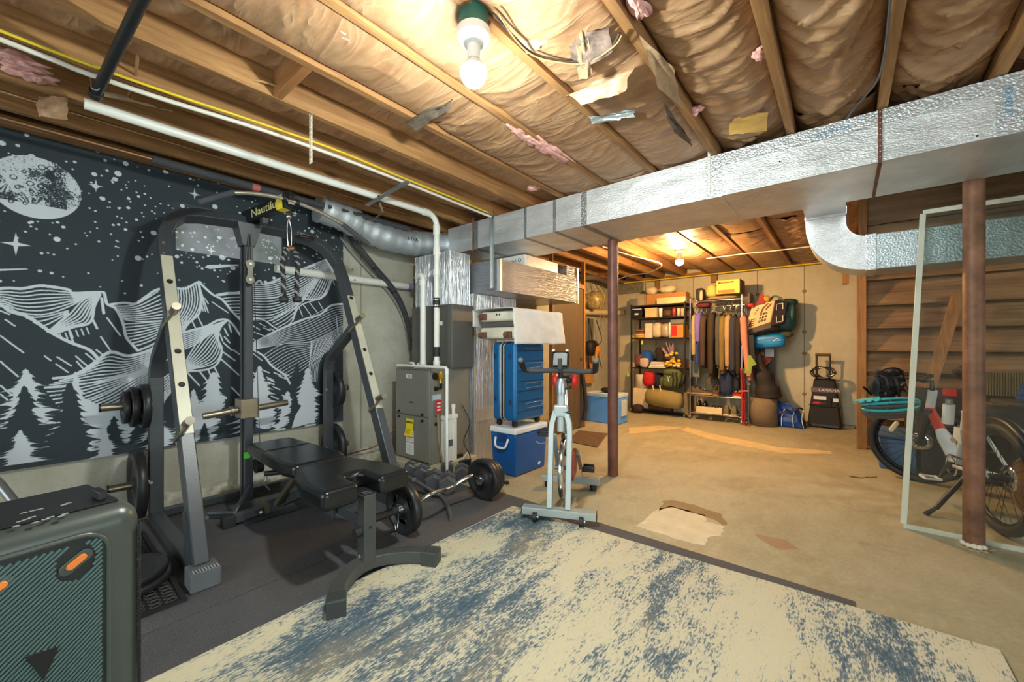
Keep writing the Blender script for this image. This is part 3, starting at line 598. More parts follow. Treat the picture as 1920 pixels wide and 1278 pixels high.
# ================================================================== PIPES
def pipe(name, pts, r, m, label, cat='pipe', sm=0, n=12, loc=None):
    o = thing(name, label, cat, loc or pts[0]); part('run', MB().tube(smoothpath(pts, sm) if sm else pts, r, n), m, o); return o
def elbow(p, a, b, R, k=6):
    """points of a bend at p from direction -a to b"""
    p, a, b = V(p), V(a).normalized(), V(b).normalized(); c = p-a*R+b*R
    return [c-b*R*math.cos(t)+a*R*math.sin(t) for t in np.linspace(0, math.pi/2, k+1)]
VX, VY, VZ = -2.965, 2.47, 2.425
pts = [(VX, .19, VZ), (VX, 1.0, VZ)]+elbow((VX, VY, VZ), (0, 1, 0), (0, 0, -1), .10)+[(VX, VY, .99)]
pv = pipe('vent_pipe', pts, .027, M['pvc'], 'white PVC vent pipe under the joists dropping to the furnace top')
for p_, q_ in (((VX, VY-.16, VZ), (VX, VY-.09, VZ)), ((VX, VY, VZ-.09), (VX, VY, VZ-.18)), ((VX, VY, 2.13), (VX, VY, 2.05)), ((VX, VY, 1.92), (VX, VY, 1.86)), ((VX, VY, 1.0), (VX, VY, 1.06))): part('coupling', MB().cyl(p_, q_, .033, 16), M['pvc'], pv)
for z in (1.56, 1.10): part('rubber_coupling', MB().cyl((VX, VY, z), (VX, VY, z+.09), .034, 16), M['rubber'], pv)
for z in (1.575, 1.63): part('hose_clamp', MB().cyl((VX, VY, z), (VX, VY, z+.008), .0355, 16), M['chrome'], pv)
tx, ty = -3.13, 2.44
pts = [(-3.66, 2.50, 1.86)]+[(-3.36, 2.47, 1.885)]+elbow((tx, ty, 1.885), (.23, -.03, 0), (0, 0, -1), .06)+[(tx, ty, .99)]
pi_ = thing('intake_pipe', 'white PVC intake pipe bending down to the furnace top from the wall', 'pipe', (tx, ty, .99))
zt_ = 1.885
pts = [(tx-.13, ty+.03, 1.87)]+elbow((tx, ty, 1.89), (1, -.12, .08), (0, 0, -1), .06)+[(tx, ty, .99)]
part('run', MB().tube(pts, .028, 14), M['pvc'], pi_); part('coupling', MB().cyl((tx, ty, 1.78), (tx, ty, 1.83), .033, 16), M['pvc'], pi_); part('collar', MB().cyl((tx, ty, .988), (tx, ty, 1.05), .032, 16), M['pvc'], pi_)
part('drain_trap', MB().tube([(tx-.16, ty-.03, 1.03)]+smoothpath([(tx-.11, ty-.03, 1.03), (tx-.08, ty-.03, .995), (tx-.05, ty-.03, .995), (tx-.03, ty-.03, 1.03)], 4), .014, 10), M['pvc'], pi_)
wp = thing('wall_pipe', 'thick white plastic pipe along the concrete wall behind the rack', 'pipe', (-3.72, 1.8, 1.87))
a_, b_ = atx(655, 522, -3.735), atx(772, 538, -3.735); part('run', MB().tube([a_+(a_-b_)*.9, a_, b_], .036, 16), M['pvc'], wp)
part('purple_primer', MB().cyl(b_-(b_-a_)*.08, b_-(b_-a_)*.005, .0375, 16), plain('purple_primer', (150, 140, 190), .5), wp)
cz = 1.03
cp = thing('condensate_pipe', 'thin white condensate pipe across the furnace top and down its right', 'pipe', (-2.84, 2.36, 0))
q0, q1 = aty(745, 681, 2.34), aty(838, 682, 2.34)
part('run', MB().tube([(q0.x, 2.34, cz-.02)]+elbow((q1.x, 2.34, cz-.02), (1, 0, 0), (0, 0, -1), .025)+[(q1.x, 2.34, .012)], .0135, 10), M['pvc'], cp)
part('elbow', MB().cyl((q1.x, 2.34, cz-.03), (q1.x, 2.34, cz-.08), .017, 12), M['pvc'], cp)
q2 = aty(850, 760, 2.62); sp = pipe('drain_pipe', [(q2.x, 2.62, .004), (q2.x, 2.62, .62)], .017, M['pvc'], 'short white drain pipe standing beside the foil return duct')
part('cap', MB().cyl((q2.x, 2.62, .60), (q2.x, 2.62, .64), .021, 12), M['pvc'], sp); part('tee', MB().cyl((q2.x-.06, 2.62, .50), (q2.x+.02, 2.62, .50), .018, 12), M['pvc'], sp)
cpn = thing('condensate_pump', 'small dark condensate pump on the floor beside the dumbbells', 'pump', atz(858, 875, 0))
p = atz(858, 876, 0); part('tank', MB().cbox((p.x, p.y, .05), .26, .13, .09), M['blackplastic'], cpn, .008); part('motor_cover', MB().cbox((p.x-.03, p.y, .115), .12, .10, .04), M['blackplastic'], cpn, .008)
part('white_hose', MB().tube(smoothpath([(p.x+.08, p.y, .10), (p.x+.12, p.y+.02, .16), (p.x+.1, p.y+.05, .06), (p.x+.16, p.y+.05, .02)]), .009, 8), M['pvc'], cpn)
pipe('power_cord', smoothpath([(-2.905, 2.74, .62), (-2.82, 2.76, .45), (-2.84, 2.70, .28), (-2.72, 2.66, .18), (-2.64, 2.60, .10)], 6), .005, M['rubber'], 'black cord sagging across the foil return duct', 'cord')
# black iron gas pipe crossing below the joists, hung by a wire
a_, b_ = atz(180, 175, 2.425), atz(285, -40, 2.425)
bp = thing('gas_pipe', 'black iron pipe under the joists, ending in a capped tee, upper left', 'pipe', a_)
part('run', MB().tube([a_, b_+(b_-a_)*.8], .021, 14), M['gaspipe'], bp); part('cap', MB().cyl(a_-(b_-a_)*.02, a_+(b_-a_)*.02, .027, 14), M['gaspipe'], bp)
part('hanger_wire', MB().tube(smoothpath([atz(162, 128, 2.50), atz(170, 150, 2.44), atz(172, 165, 2.40), atz(185, 168, 2.40), atz(192, 150, 2.44)]), .0025, 6), M['steel'], bp)
# foam covered line and copper line beside the wall top
xf = -3.42
fo = thing('insulated_line', 'dark grey foam-covered pipe running along the top of the cloth wall', 'pipe', (xf, .8, 2.40))
ya, yb = atx(285, 272, xf), atx(730, 420, xf)
part('foam_sleeve', MB().tube([(xf, ya.y, 2.395), (xf, 1.6, 2.39), (xf, 2.5, 2.385)], .026, 14), M['foam'], fo)
part('bare_copper', MB().tube([(xf, -1.2, 2.40), (xf, ya.y, 2.395)], .014, 10), plain('dull_copper', (128, 92, 64), .4, .6), fo); part('red_label', MB().cyl((xf, 1.08, 2.3915), (xf, 1.13, 2.3915), .0272, 14), plain('red_tag', (176, 96, 90), .7), fo)
pipe('copper_pipe', [(-3.60, -1.2, 2.452), (-3.60, 1.15, 2.452), (-3.60, 1.9, 2.448)], .011, M['copper'], 'thin copper pipe above the top edge of the star cloth')
pipe('copper_pipe', [(-3.20, -1.2, 2.45), (-3.20, 1.0, 2.45), (-3.20, 2.3, 2.45)], .009, plain('oxidised_copper', (150, 112, 76), .4, .6), 'dull copper pipe between the foam line and the white vent pipe')
def cable(pts, r, m, label, z=None, sm=5, name='cable'): return pipe(name, [atz(x, y, z) for x, y in pts] if z else [V((p.x, p.y, min(p.z, 2.445))) for p in pts], r, m, label, 'cable', sm, 8)
cable([(-40, 42), (150, 115), (320, 175), (500, 235), (640, 285), (760, 335), (860, 375), (915, 398)], .007, M['cable'], 'yellow cable stapled along a joist, upper left', 2.452)
cable([(-40, 58), (100, 112), (170, 140), (320, 190), (500, 246), (640, 296), (760, 342), (860, 382), (920, 406)], .012, M['cablew'], 'white cable running beside the yellow one under a joist', 2.447)
cable([(258, 105), (256, 130), (252, 150), (240, 185)], .006, M['cabletan'], 'short tan cable dropping between two dark joists', 2.50)
cable([(360, 108), (400, 130), (450, 145), (500, 155), (545, 172)], .006, M['cabletan'], 'tan cable crossing the dark joist bay to the wood block', 2.50)
cable([(925, 25), (960, 65), (1000, 100), (1060, 115), (1110, 112), (1145, 90), (1162, 62)], .005, plain('dark_cable', (64, 52, 42), .6), 'dark looped cable sagging below the torn insulation', 2.44)
cable([(935, 25), (965, 72), (1000, 104), (1050, 117), (1100, 118), (1150, 88), (1166, 66)], .0035, M['cabletan'], 'thin tan wire following the dark loop below torn insulation', 2.43)
cable([(1672, -30), (1664, 60), (1656, 115), (1645, 150), (1622, 180), (1600, 205), (1585, 226)], .005, plain('grey_cable', (84, 82, 82), .5), 'grey cable beside the right joist turning back to the duct', 2.452)
cable([aty(1170, 521, 7.6), aty(1300, 513, 7.6), aty(1420, 503, 7.6), aty(1540, 492, 7.6)], .013, M['cable'], 'yellow gas line along the top of the far wall')
cable([aty(1150, 527, 6.9), aty(1180, 516, 6.6), aty(1215, 511, 6.2), aty(1240, 495, 5.6), aty(1180, 478, 4.6), aty(1130, 462, 3.9)], .008, M['cablew'], 'white cable under the joists of the far room by the column')
cable([aty(1325, 472, 6.2), aty(1365, 462, 6.2), aty(1400, 474, 6.2), aty(1450, 470, 6.2), aty(1518, 462, 6.2)], .008, M['cablew'], 'white cable along the blocking in the far room ceiling')
# flexible insulated duct joining the main duct end
fd = thing('flexible_duct', 'grey jacketed round flexible duct joining the end of the main duct', 'duct', (-3.5, 2.3, 2.2))
P_ = smoothpath([(-3.52, 1.62, 2.40), (-3.52, 1.85, 2.37), (-3.53, 2.1, 2.31), (-3.5, 2.4, 2.265), (-3.47, 2.65, 2.28), (-3.40, 2.93, 2.31), (-3.28, 3.15, 2.315)], 8)
rr = [.125+.007*math.sin(i*1.9)+.006*random.uniform(-1, 1) for i in range(len(P_))]
part('jacket', MB().tube(P_, rr, 28), M['flex'], fd); text('print', '6 DIA.', (-3.36, 2.50, 2.275), (.05, 1, .02), (-.2, 0, 1), .05, M['black'], fd)
part('hanger_band', MB().tube([(-3.53+.137*math.cos(a), 1.98, 2.335+.137*math.sin(a)) for a in np.linspace(0, 2*math.pi, 24)[:-1]], .006, 6, closed=True), M['steel'], fd)
# refrigerant lines down the wall to the coil
ls = thing('line_set', 'dark insulated refrigerant lines sloping down the wall to the furnace', 'pipe', atx(770, 640, -3.62))
L1 = [(648, 432), (668, 462), (700, 500), (738, 545), (760, 590), (768, 630), (770, 655)]
for dx, dy, r, mt, X in ((0, 0, .02, M['foam'], -3.70), (-10, 12, .016, plain('grey_conduit', (138, 138, 132), .5), -3.77), (8, -2, .009, M['foam'], -3.68), (4, 8, .006, M['gaspipe'], -3.72)):
    part('line', MB().tube(smoothpath([atx(x+dx*(1-i/7), y+dy*(1-i/7), X) for i, (x, y) in enumerate(L1)], 5), r, 10), mt, ls)
for i in (2, 3): q = atx(L1[i][0], L1[i][1], -3.70); q2 = atx(L1[i+1][0], L1[i+1][1], -3.70); part('clamp', MB().cyl(q, q+(q2-q)*.08, .024, 12), M['gaspipe'], ls)
pipe('extension_cord', [(-3.775, .1, .006), (-3.77, .8, .006), (-3.765, 1.2, .006), (-3.77, 1.75, .006)], .005, plain('cord_red', (176, 84, 70), .6), 'red extension cord along the foot of the left wall', 'cord', 4, 6)
pipe('red_hose', [atx(742, 800, -3.6), atx(725, 822, -3.65), atx(700, 838, -3.7), atx(660, 850, -3.75), atx(600, 872, -3.77)], .006, plain('dull_red', (130, 66, 58), .6), 'dull red wire sagging from furnace to the concrete wall', 'cord', 6)
# unistrut bracket with strap under the vent pipe
us = thing('strut_bracket', 'galvanised strut across the white vent pipe with a bent strap', 'bracket', atz(735, 360, 2.39))
a_, b_ = atz(688, 384, 2.385), atz(765, 340, 2.385); part('strut', MB().beam(a_, b_, .035, .012), M['steel'], us)
part('strap', MB().rect([atz(710, 366, 2.38), atd(712, 380, 3.35), atd(718, 398, 3.4), atd(696, 415, 3.6)], .018, .003), plain('dull_strap', (128, 112, 92), .5, .5), us)
# hook and hanging chain
ch = thing('hanging_chain', 'short pale chain doubled over a hook below the wood block', 'chain', (-2.25, .993, 2.46))
part('hook', MB().tube(smoothpath([(-2.25, .995, 2.50), (-2.25, .993, 2.478), (-2.235, .99, 2.466), (-2.25, .985, 2.456), (-2.263, .99, 2.468)]), .003, 8), M['chrome'], ch)
lk = MB().tube([(.0042*math.cos(a), 0, .0085*math.sin(a)) for a in np.linspace(0, 2*math.pi, 9)[:-1]], .0018, 5, closed=True)
lk = lk.mesh('link')
lk.materials.append(plain('pale_chain', (214, 206, 184), .4, .3))
for k in range(2):
    for i in range(21):
        o = bpy.data.objects.new('link', lk); COL.objects.link(o); o.parent = ch
        o.location = (-.004+.009*k, .004*k, -.008-i*.0125+.004*k); o.rotation_euler = (0, 0, (i % 2)*1.57+.4)
# ================================================================== WOODEN PARTITION (right)
wp_ = struct('wall_wood', MB().box(.20, X1, 6.40, 6.46, .0, 2.45), M['deck'])
zs = [.36, .545, .716, .902, 1.138, 1.399, 1.665, 1.957, 2.23, 2.452]
for k in range(len(zs)-1):
    m = MB(); ya, yb = 6.24, 6.30                               # each board leans out over the one below it
    m.hexa([(.192, ya-.004, zs[k]), (X1, ya-.004, zs[k]), (X1, ya+.022, zs[k]), (.192, ya+.022, zs[k]),
            (.192, yb+.02, zs[k+1]+.012), (X1, yb+.02, zs[k+1]+.012), (X1, yb+.045, zs[k+1]+.012), (.192, yb+.045, zs[k+1]+.012)])
    part('board', m, M['board'], wp_, .003)
part('frame_post', MB().box(.105, .190, 6.20, 6.29, .002, 2.458), M['post'], wp_, .004)
part('frame_post', MB().box(-.03, .035, 6.31, 6.40, 1.95, 2.458), M['post'], wp_, .004); part('header', MB().box(-.28, .10, 6.33, 6.39, 2.30, 2.458), M['joistx'], wp_)
for za, zb_ in ((2.03, 2.19), (2.195, 2.455)): part('header_board', MB().box(.145, X1, 4.46, 4.50, za, zb_), M['board'], wp_, .003)
part('cripple_stud', MB().box(.085, .14, 4.42, 4.50, 1.90, 2.458).box(-.02, .03, 4.46, 4.54, 1.90, 2.458), M['post'], wp_, .003)
# ================================================================== GLASS PANEL
gp = thing('glass_panel', 'tall pale-framed glass sheet leaning behind the rusty column', 'glass panel', (.85, 3.75, 0))
A, B_ = V((.297, 3.70, .012)), V((1.62, 3.70, .012)); Cc, D_ = V((1.70, 3.93, 2.115)), V((.412, 3.93, 2.115))
for a, b in ((A, B_), (D_, Cc)): part('frame_bar', MB().beam(a, b, .03, .022, (0, 1, .1)), plain('pale_frame', (206, 208, 190), .45, .05, .05), gp, .002)
for a, b in ((A, D_), (B_, Cc)): part('frame_bar', MB().beam(a+(b-a)*.006, b-(b-a)*.006, .024, .030, (1, 0, 0)), MATS['pale_frame'], gp, .002)
t = NT('dusty_glass'); t.m.blend_method = 'BLEND' if hasattr(t.m, 'blend_method') else None
tr_ = t.n('ShaderNodeBsdfTransparent'); tr_.inputs[0].default_value = (.90, .93, .92, 1); gl = t.n('ShaderNodeBsdfGlossy'); gl.inputs['Roughness'].default_value = .06; df_ = t.n('ShaderNodeBsdfDiffuse'); df_.inputs[0].default_value = rgb(190, 192, 180)
fr = t.n('ShaderNodeFresnel'); fr.inputs[0].default_value = 1.45
m1 = t.n('ShaderNodeMixShader'); t.l(fr.outputs[0], m1.inputs[0]); t.l(tr_.outputs[0], m1.inputs[1]); t.l(gl.outputs[0], m1.inputs[2])
m2 = t.n('ShaderNodeMixShader'); t.l(t.math('MULTIPLY', t.noise(1.5, 4), .045), m2.inputs[0]); t.l(m1.outputs[0], m2.inputs[1]); t.l(df_.outputs[0], m2.inputs[2])
t.l(m2.outputs[0], t.t.nodes['Material Output'].inputs[0])
n_ = (B_-A).cross(D_-A).normalized()*.0025
part('pane', MB().hexa([A-n_, B_-n_, B_+n_, A+n_, D_-n_, Cc-n_, Cc+n_, D_+n_]), t.m, gp)
# ================================================================== STAR AND MOUNTAIN CLOTH
TX = -3.765; TY0, TY1, TZ0, TZ1 = -.52, 1.972, .470, 2.468; SCL = 1/.0017
TW, THT = int((TY1-TY0)*SCL), int((TZ1-TZ0)*SCL); CV = np.zeros((THT, TW), np.float32)
def pl_(x, y):                                                # point of the photograph -> column, row on the cloth
    p = atx(x, y, TX); return ((p.y-TY0)*SCL, (p.z-TZ0)*SCL)
def c4(x, y): return pl_(x/3, 426+y/3)
def c1(x, y): return pl_(x/3, y/3)
def cA(x, y): return pl_(x/3.76, 540+y/3.76)
def cB(x, y): return pl_(300+x/3.55, 480+y/3.55)
def stamp(P, w_, val=1.0):
    P = np.asarray(P, float)
    seg = np.hypot(*(P[1:]-P[:-1]).T); s = np.concatenate([[0], np.cumsum(seg)]); k = max(2, int(s[-1]/1.2))
    q = np.linspace(0, s[-1], k); x = np.interp(q, s, P[:, 0]); y = np.interp(q, s, P[:, 1]); R = int(w_/2+1)
    for dx in range(-R, R+1):
        for dy in range(-R, R+1):
            if dx*dx+dy*dy <= w_*w_/4:
                i = np.round(x+dx).astype(int); j = np.round(y+dy).astype(int); ok = (i >= 0) & (i < TW) & (j >= 0) & (j < THT); CV[j[ok], i[ok]] = val
def smooth2(P, n=8):
    P = np.asarray(P, float)
    if len(P) < 3: return P
    return np.array([(p.x, p.y) for p in smoothpath([(a, b, 0) for a, b in P], n)])
def rs(P, k=48):
    P = smooth2(P); seg = np.hypot(*(P[1:]-P[:-1]).T); s = np.concatenate([[0], np.cumsum(seg)]); q = np.linspace(0, s[-1], k)
    return np.stack([np.interp(q, s, P[:, 0]), np.interp(q, s, P[:, 1])], 1)
def ln(P, w_=8, f=c4): stamp(smooth2([f(*p) for p in P]), w_)
def hatch(A_, B2_, n, w_=5.5, f=c4, ends=(0, 0)):
    w_ = w_*.82
    a = rs([f(*p) for p in A_]); b = rs([f(*p) for p in B2_])
    for i in range(n+1):
        if (i == 0 and ends[0]) or (i == n and ends[1]): continue
        u = i/n; stamp(a*(1-u)+b*u, w_)
def fill(P, val):
    P = np.asarray(P, float); y0, y1 = max(0, int(P[:, 1].min())), min(THT-1, int(P[:, 1].max()))
    for r in range(y0, y1+1):
        xs = []
        for i in range(len(P)):
            a, b = P[i], P[(i+1) % len(P)]
            if (a[1] <= r) != (b[1] <= r): xs.append(a[0]+(r-a[1])/(b[1]-a[1])*(b[0]-a[0]))
        xs.sort()
        for i in range(0, len(xs)-1, 2): CV[r, max(0, int(xs[i])):max(0, min(TW, int(xs[i+1])))] = val
rn = random.Random(11)
def pine(x, top, bot, hw, val, f=c4):
    xt, yt = f(x, top); xb, yb = f(x, bot); W_ = abs(f(x+hw, (top+bot)/2)[0]-f(x-hw, (top+bot)/2)[0])/2*1.35; H = yt-yb; L, Rr = [], []
    k = 13
    for side, out in ((-1, L), (1, Rr)):
        for i in range(k):
            u = (i+1)/k; wd = W_*(u**.85)*(.60+.75*rn.random())
            out.append((xt+side*wd*.60, yt-H*(u-.6/k))); out.append((xt+side*wd*.75, yt-H*(u-.25/k))); out.append((xt+side*wd, yt-H*(u+.15/k))); out.append((xt+side*wd*.8, yt-H*(u+.05/k)+1)); out.append((xt+side*wd*.58, yt-H*(u-.02/k)))
    fill([(xt, yt)]+Rr+L[::-1], val)
# stars
for k in range(820):
    x, z = rn.uniform(0, TW), rn.uniform(THT*.50, THT)
    dens = .25+.75*math.exp(-((z-THT*.80-(TW*.5-x)*.05)/(THT*.16))**2)
    if rn.random() > dens: continue
    rad = rn.choice([2.4, 2.4, 3, 3, 3.6, 4.2, 5]) if rn.random() > .06 else rn.uniform(7, 11)
    stamp([(x, z), (x+.5, z)], rad*2)
for x, y in ((145, 760), (1300/3, 1170)): pass
for x, y, r in ((705, 920, 17), (645, 1008, 16), (528, 980, 15), (547, 848, 14), (575, 1118, 16), (925, 966, 14), (720, 1168, 11), (778, 1105, 10), (148, 760, 11), (8, 805, 17), (318, 1346, 18)):
    q = c1(x, y); stamp([q, (q[0]+.5, q[1])], r)
def star4(q, r):
    cx, cy = q; P = []
    for k in range(8):
        a = k*math.pi/4; d = r if k % 2 == 0 else r*.22; P.append((cx+d*math.sin(a)*.85, cy+d*math.cos(a)))
    fill(P, 1)
star4(c4(90, 95), 42); star4(c1(540, 1045), 26); star4(c1(1095, 1092), 28); star4(c4(1187, 132), 24); star4(c4(1510, 78), 22); star4(c1(1660, 1200), 20); star4(c1(1860, 1270), 24); star4(c1(1385, 1232), 22)
fill(np.array([c4(*p) for p in ((1150, 225), (1170, 212), (1340, 209), (1345, 216), (1180, 236))]), 1); fill(np.array([c4(*p) for p in ((1285, 60), (1345, 48), (1345, 64), (1300, 72))]), 1); fill(np.array([c4(*p) for p in ((-60, 236), (150, 232), (160, 238), (-60, 250))]), 1)
# moon
mx, my = pl_(68, 352); edge = pl_(152, 372); mr = abs(edge[0]-mx)*1.0
yy, xx = np.mgrid[int(max(0, my-mr)):int(min(THT, my+mr)), int(max(0, mx-mr)):int(min(TW, mx+mr))]
d = np.hypot(xx-mx, yy-my)/mr; nx_, ny_ = (xx-mx)/mr, (yy-my)/mr
mare = fbm(nx_*2.2+4, ny_*2.2+2, 31, 5); grain = vnoise(xx*.55, yy*.55, 77); rays_ = 0
tone = np.where(mare > .50, .30+.25*(mare < .56), .80)-.25*(np.hypot(nx_-.1, ny_-.45) < .30)*(mare > .4)
for cx, cy in ((-.55, .05), (-.1, -.72)):
    dd = np.hypot(nx_-cx, ny_-cy); an = np.arctan2(ny_-cy, nx_-cx); tone = np.maximum(tone, .9*((vnoise(an*9, an*0, 5) > .5) & (dd < .45))*(1-dd)*1.3); tone = np.maximum(tone, 1.0*(dd < .09))
tone = np.maximum(tone, (ny_ < -.55)*1.0); mval = (tone+.85*(grain-.5)+.3*(fbm(nx_*9, ny_*9, 55)-.47) > .5)
sub_ = CV[yy[0, 0]:yy[-1, 0]+1, xx[0, 0]:xx[0, -1]+1]; sub_[d < 1] = mval[d < 1]; 
for k in range(34):
    a, q = rn.uniform(0, 6.28), rn.uniform(.1, .93); cx, cy, cr = mx+math.cos(a)*q*mr, my+math.sin(a)*q*mr, rn.uniform(3, 9)
    stamp([(cx+cr*math.cos(t_), cy+cr*math.sin(t_)) for t_ in np.linspace(0, 6.28, 12)], 2.2, rn.choice([0, 0, 1]))
# mountains: dark bodies first, so lines of ranges behind stop at them
ridge1 = [(-900, 470), (-600, 350), (-300, 400), (0, 345), (120, 345), (210, 330), (260, 330), (380, 350), (410, 370), (560, 365), (585, 375), (600, 430), (650, 460), (690, 540), (710, 620), (770, 690)]
ridge4 = [(1220, 380), (1280, 370), (1345, 365), (1420, 330), (1460, 300), (1500, 318), (1700, 235), (1880, 175), (1930, 250)]
ridge2 = [(620, 435), (700, 425), (760, 430), (820, 390), (885, 350), (985, 342), (1040, 345), (1115, 308), (1135, 325), (1190, 375), (1250, 410), (1300, 470), (1345, 515), (1400, 560)]
ridge3 = [(300, 850), (420, 830), (530, 760), (620, 700), (720, 722), (840, 690), (905, 640), (1000, 600), (1150, 560), (1220, 525), (1270, 520), (1310, 550), (1345, 600), (1400, 660)]
ridge5 = [(1390, 670), (1560, 580), (1700, 520), (1800, 490), (1860, 440), (1930, 430)]
def body(r, low=1290): fill(np.array([c4(*p) for p in r]+[c4(r[-1][0], low), c4(r[0][0], low)]), 0)
def mountain(r): body(r); ln(r, 9)
mountain(ridge4)
hatch([(1430, 325), (1550, 310), (1700, 242), (1870, 180)], [(1400, 400), (1550, 392), (1700, 340), (1850, 215)], 7)
hatch([(1230, 385), (1300, 376), (1400, 372)], [(1330, 500), (1360, 505), (1410, 512)], 7)
hatch([(1400, 400), (1550, 396), (1700, 340), (1850, 220)], [(1400, 520), (1520, 525), (1650, 455), (1715, 405)], 8)
hatch([(1868, 195), (1800, 240), (1740, 330), (1700, 408)], [(1880, 195), (1868, 280), (1838, 370), (1795, 405)], 8)
hatch([(1520, 525), (1600, 480), (1690, 410)], [(1575, 575), (1620, 550), (1655, 510)], 4)
ln([(1880, 180), (1862, 270), (1850, 330), (1800, 402), (1690, 412), (1645, 525)], 8); ln([(1645, 525), (1690, 440), (1800, 402)], 6)
for a, b in (((1700, 430), (1750, 500)), ((1740, 425), (1800, 500)), ((1790, 420), (1820, 470)), ((1865, 290), (1880, 320)), ((1890, 250), (1905, 290)), ((1680, 450), (1700, 500))): ln([a, b], 5)
mountain(ridge2)
hatch([(640, 445), (760, 434), (885, 362)], [(700, 520), (800, 530), (990, 520)], 8); hatch([(690, 545), (800, 538), (990, 520)], [(750, 670), (840, 640), (990, 560)], 7)
hatch([(985, 350), (985, 430), (960, 520)], [(1112, 318), (1125, 410), (1100, 490), (1010, 590)], 9)
hatch([(960, 525), (1000, 560), (1000, 600)], [(1110, 490), (1060, 540), (1030, 590)], 5)
hatch([(1120, 320), (1135, 380), (1170, 480)], [(1118, 320), (1128, 400), (1140, 470)], 2)
ln([(1115, 310), (1128, 410), (1118, 485), (1060, 540), (1025, 595)], 8); ln([(700, 700), (770, 695), (900, 640)], 8)
for a, b in (((1190, 420), (1280, 480)), ((1110, 500), (1140, 560)), ((1080, 530), (1100, 570)), ((1150, 400), (1170, 430))): ln([a, b], 5)
mountain(ridge1)
hatch([(-900, 480), (-600, 360), (-300, 410), (0, 350), (120, 350), (220, 333), (380, 354), (410, 374), (560, 370)], [(-900, 640), (-600, 560), (-300, 520), (0, 440), (100, 478), (250, 490), (400, 440), (470, 400), (562, 376)], 7)
hatch([(560, 378), (470, 408), (380, 500), (265, 588)], [(553, 402), (530, 450), (500, 540), (420, 562), (305, 602)], 6)
hatch([(100, 482), (180, 505), (260, 500), (380, 470)], [(230, 560), (270, 580), (300, 560), (380, 490)], 3)
ln([(-300, 560), (-100, 470), (0, 440), (60, 475), (150, 500), (220, 545), (300, 600), (400, 650), (500, 690), (550, 740)], 10); ln([(562, 378), (530, 440), (505, 535), (400, 565), (300, 600)], 8)
for i in range(6): x = 335+i*30; ln([(x, 600-i*7), (x+14, 635-i*7)], 4)
ln([(385, 570), (410, 650)], 6); ln([(570, 400), (582, 485)], 8); ln([(520, 520), (545, 570)], 7)
for a, b in (((600, 510), (675, 610)), ((565, 615), (620, 695)), ((0, 610), (130, 705)), ((0, 755), (100, 840)), ((30, 520), (80, 555)), ((0, 470), (50, 490)), ((250, 725), (285, 750)), ((320, 730), (400, 780)), ((315, 770), (380, 815)), ((425, 725), (500, 790)), ((540, 690), (580, 720)), ((0, 890), (60, 940)), ((480, 710), (530, 750)), ((430, 755), (470, 800)), ((0, 940), (40, 970))): ln([a, b], 5)
mountain(ridge3)
hatch([(470, 800), (530, 768), (620, 708), (720, 728), (840, 698), (905, 650)], [(250, 900), (400, 885), (600, 862), (790, 800), (910, 720)], 8)
hatch([(250, 905), (450, 885), (790, 805), (910, 725)], [(330, 1010), (500, 965), (790, 835), (910, 760)], 5)
hatch([(480, 985), (600, 935), (700, 880), (910, 770)], [(520, 1090), (700, 1010), (800, 920), (920, 850)], 7, 7)
hatch([(840, 900), (900, 860), (990, 800)], [(850, 1060), (920, 980), (980, 900)], 8)
hatch([(915, 650), (1000, 606), (1150, 566), (1268, 525)], [(915, 760), (1010, 700), (1120, 645), (1268, 532)], 8)
hatch([(1265, 532), (1150, 600), (1080, 690), (1020, 800)], [(1212, 605), (1242, 690), (1200, 765), (1060, 802)], 9)
ln([(1270, 530), (1210, 600), (1245, 680), (1225, 760), (1160, 800), (1020, 812)], 8); ln([(850, 1060), (910, 1000), (930, 930)], 9)
for i, (a, b) in enumerate((((1235, 600), (1250, 640)), ((1260, 570), (1280, 610)), ((1285, 545), (1300, 590)), ((1260, 615), (1290, 650)), ((1255, 650), (1300, 690)), ((1250, 700), (1320, 750)), ((1240, 740), (1340, 830)), ((1205, 790), (1230, 840)), ((1170, 805), (1190, 850)), ((1120, 810), (1160, 860)), ((1050, 815), (1120, 890)), ((1030, 850), (1060, 920)), ((1300, 900), (1345, 945)), ((1030, 900), (1050, 970)), ((1310, 690), (1345, 715)))): ln([a, b], 6)
body([(1395, 520), (1500, 530), (1580, 575), (1650, 540), (1900, 430)], 900); ln([(1400, 518), (1480, 520), (1570, 575), (1640, 545)], 7)
for a, b in (((1460, 540), (1495, 560)), ((1480, 565), (1520, 580)), ((1415, 550), (1460, 575)), ((1430, 590), (1500, 615)), ((1520, 570), (1550, 585)), ((1410, 620), (1440, 640))): ln([a, b], 4.5)
mountain(ridge5)
hatch([(1400, 668), (1560, 585), (1700, 525), (1860, 446), (1930, 436)], [(1420, 690), (1600, 655), (1750, 640), (1930, 550)], 10, 4.5)
hatch([(1480, 722), (1600, 655), (1760, 642), (1930, 556)], [(1610, 855), (1690, 805), (1800, 722), (1930, 640)], 11, 4.5)
hatch([(1760, 645), (1740, 750), (1730, 860)], [(1910, 600), (1800, 740), (1780, 870)], 6, 4.5)
ln([(1395, 675), (1480, 722), (1530, 780), (1600, 830), (1630, 880)], 9); ln([(1890, 500), (1900, 600)], 6); ln([(1750, 640), (1740, 760)], 5)
for k in range(14): a = rn.uniform(1420, 1600); b = rn.uniform(800, 960); ln([(a, b), (a+38, b+16)], 6)
ln([(1405, 695), (1475, 750)], 5); ln([(1400, 800), (1440, 830)], 5)
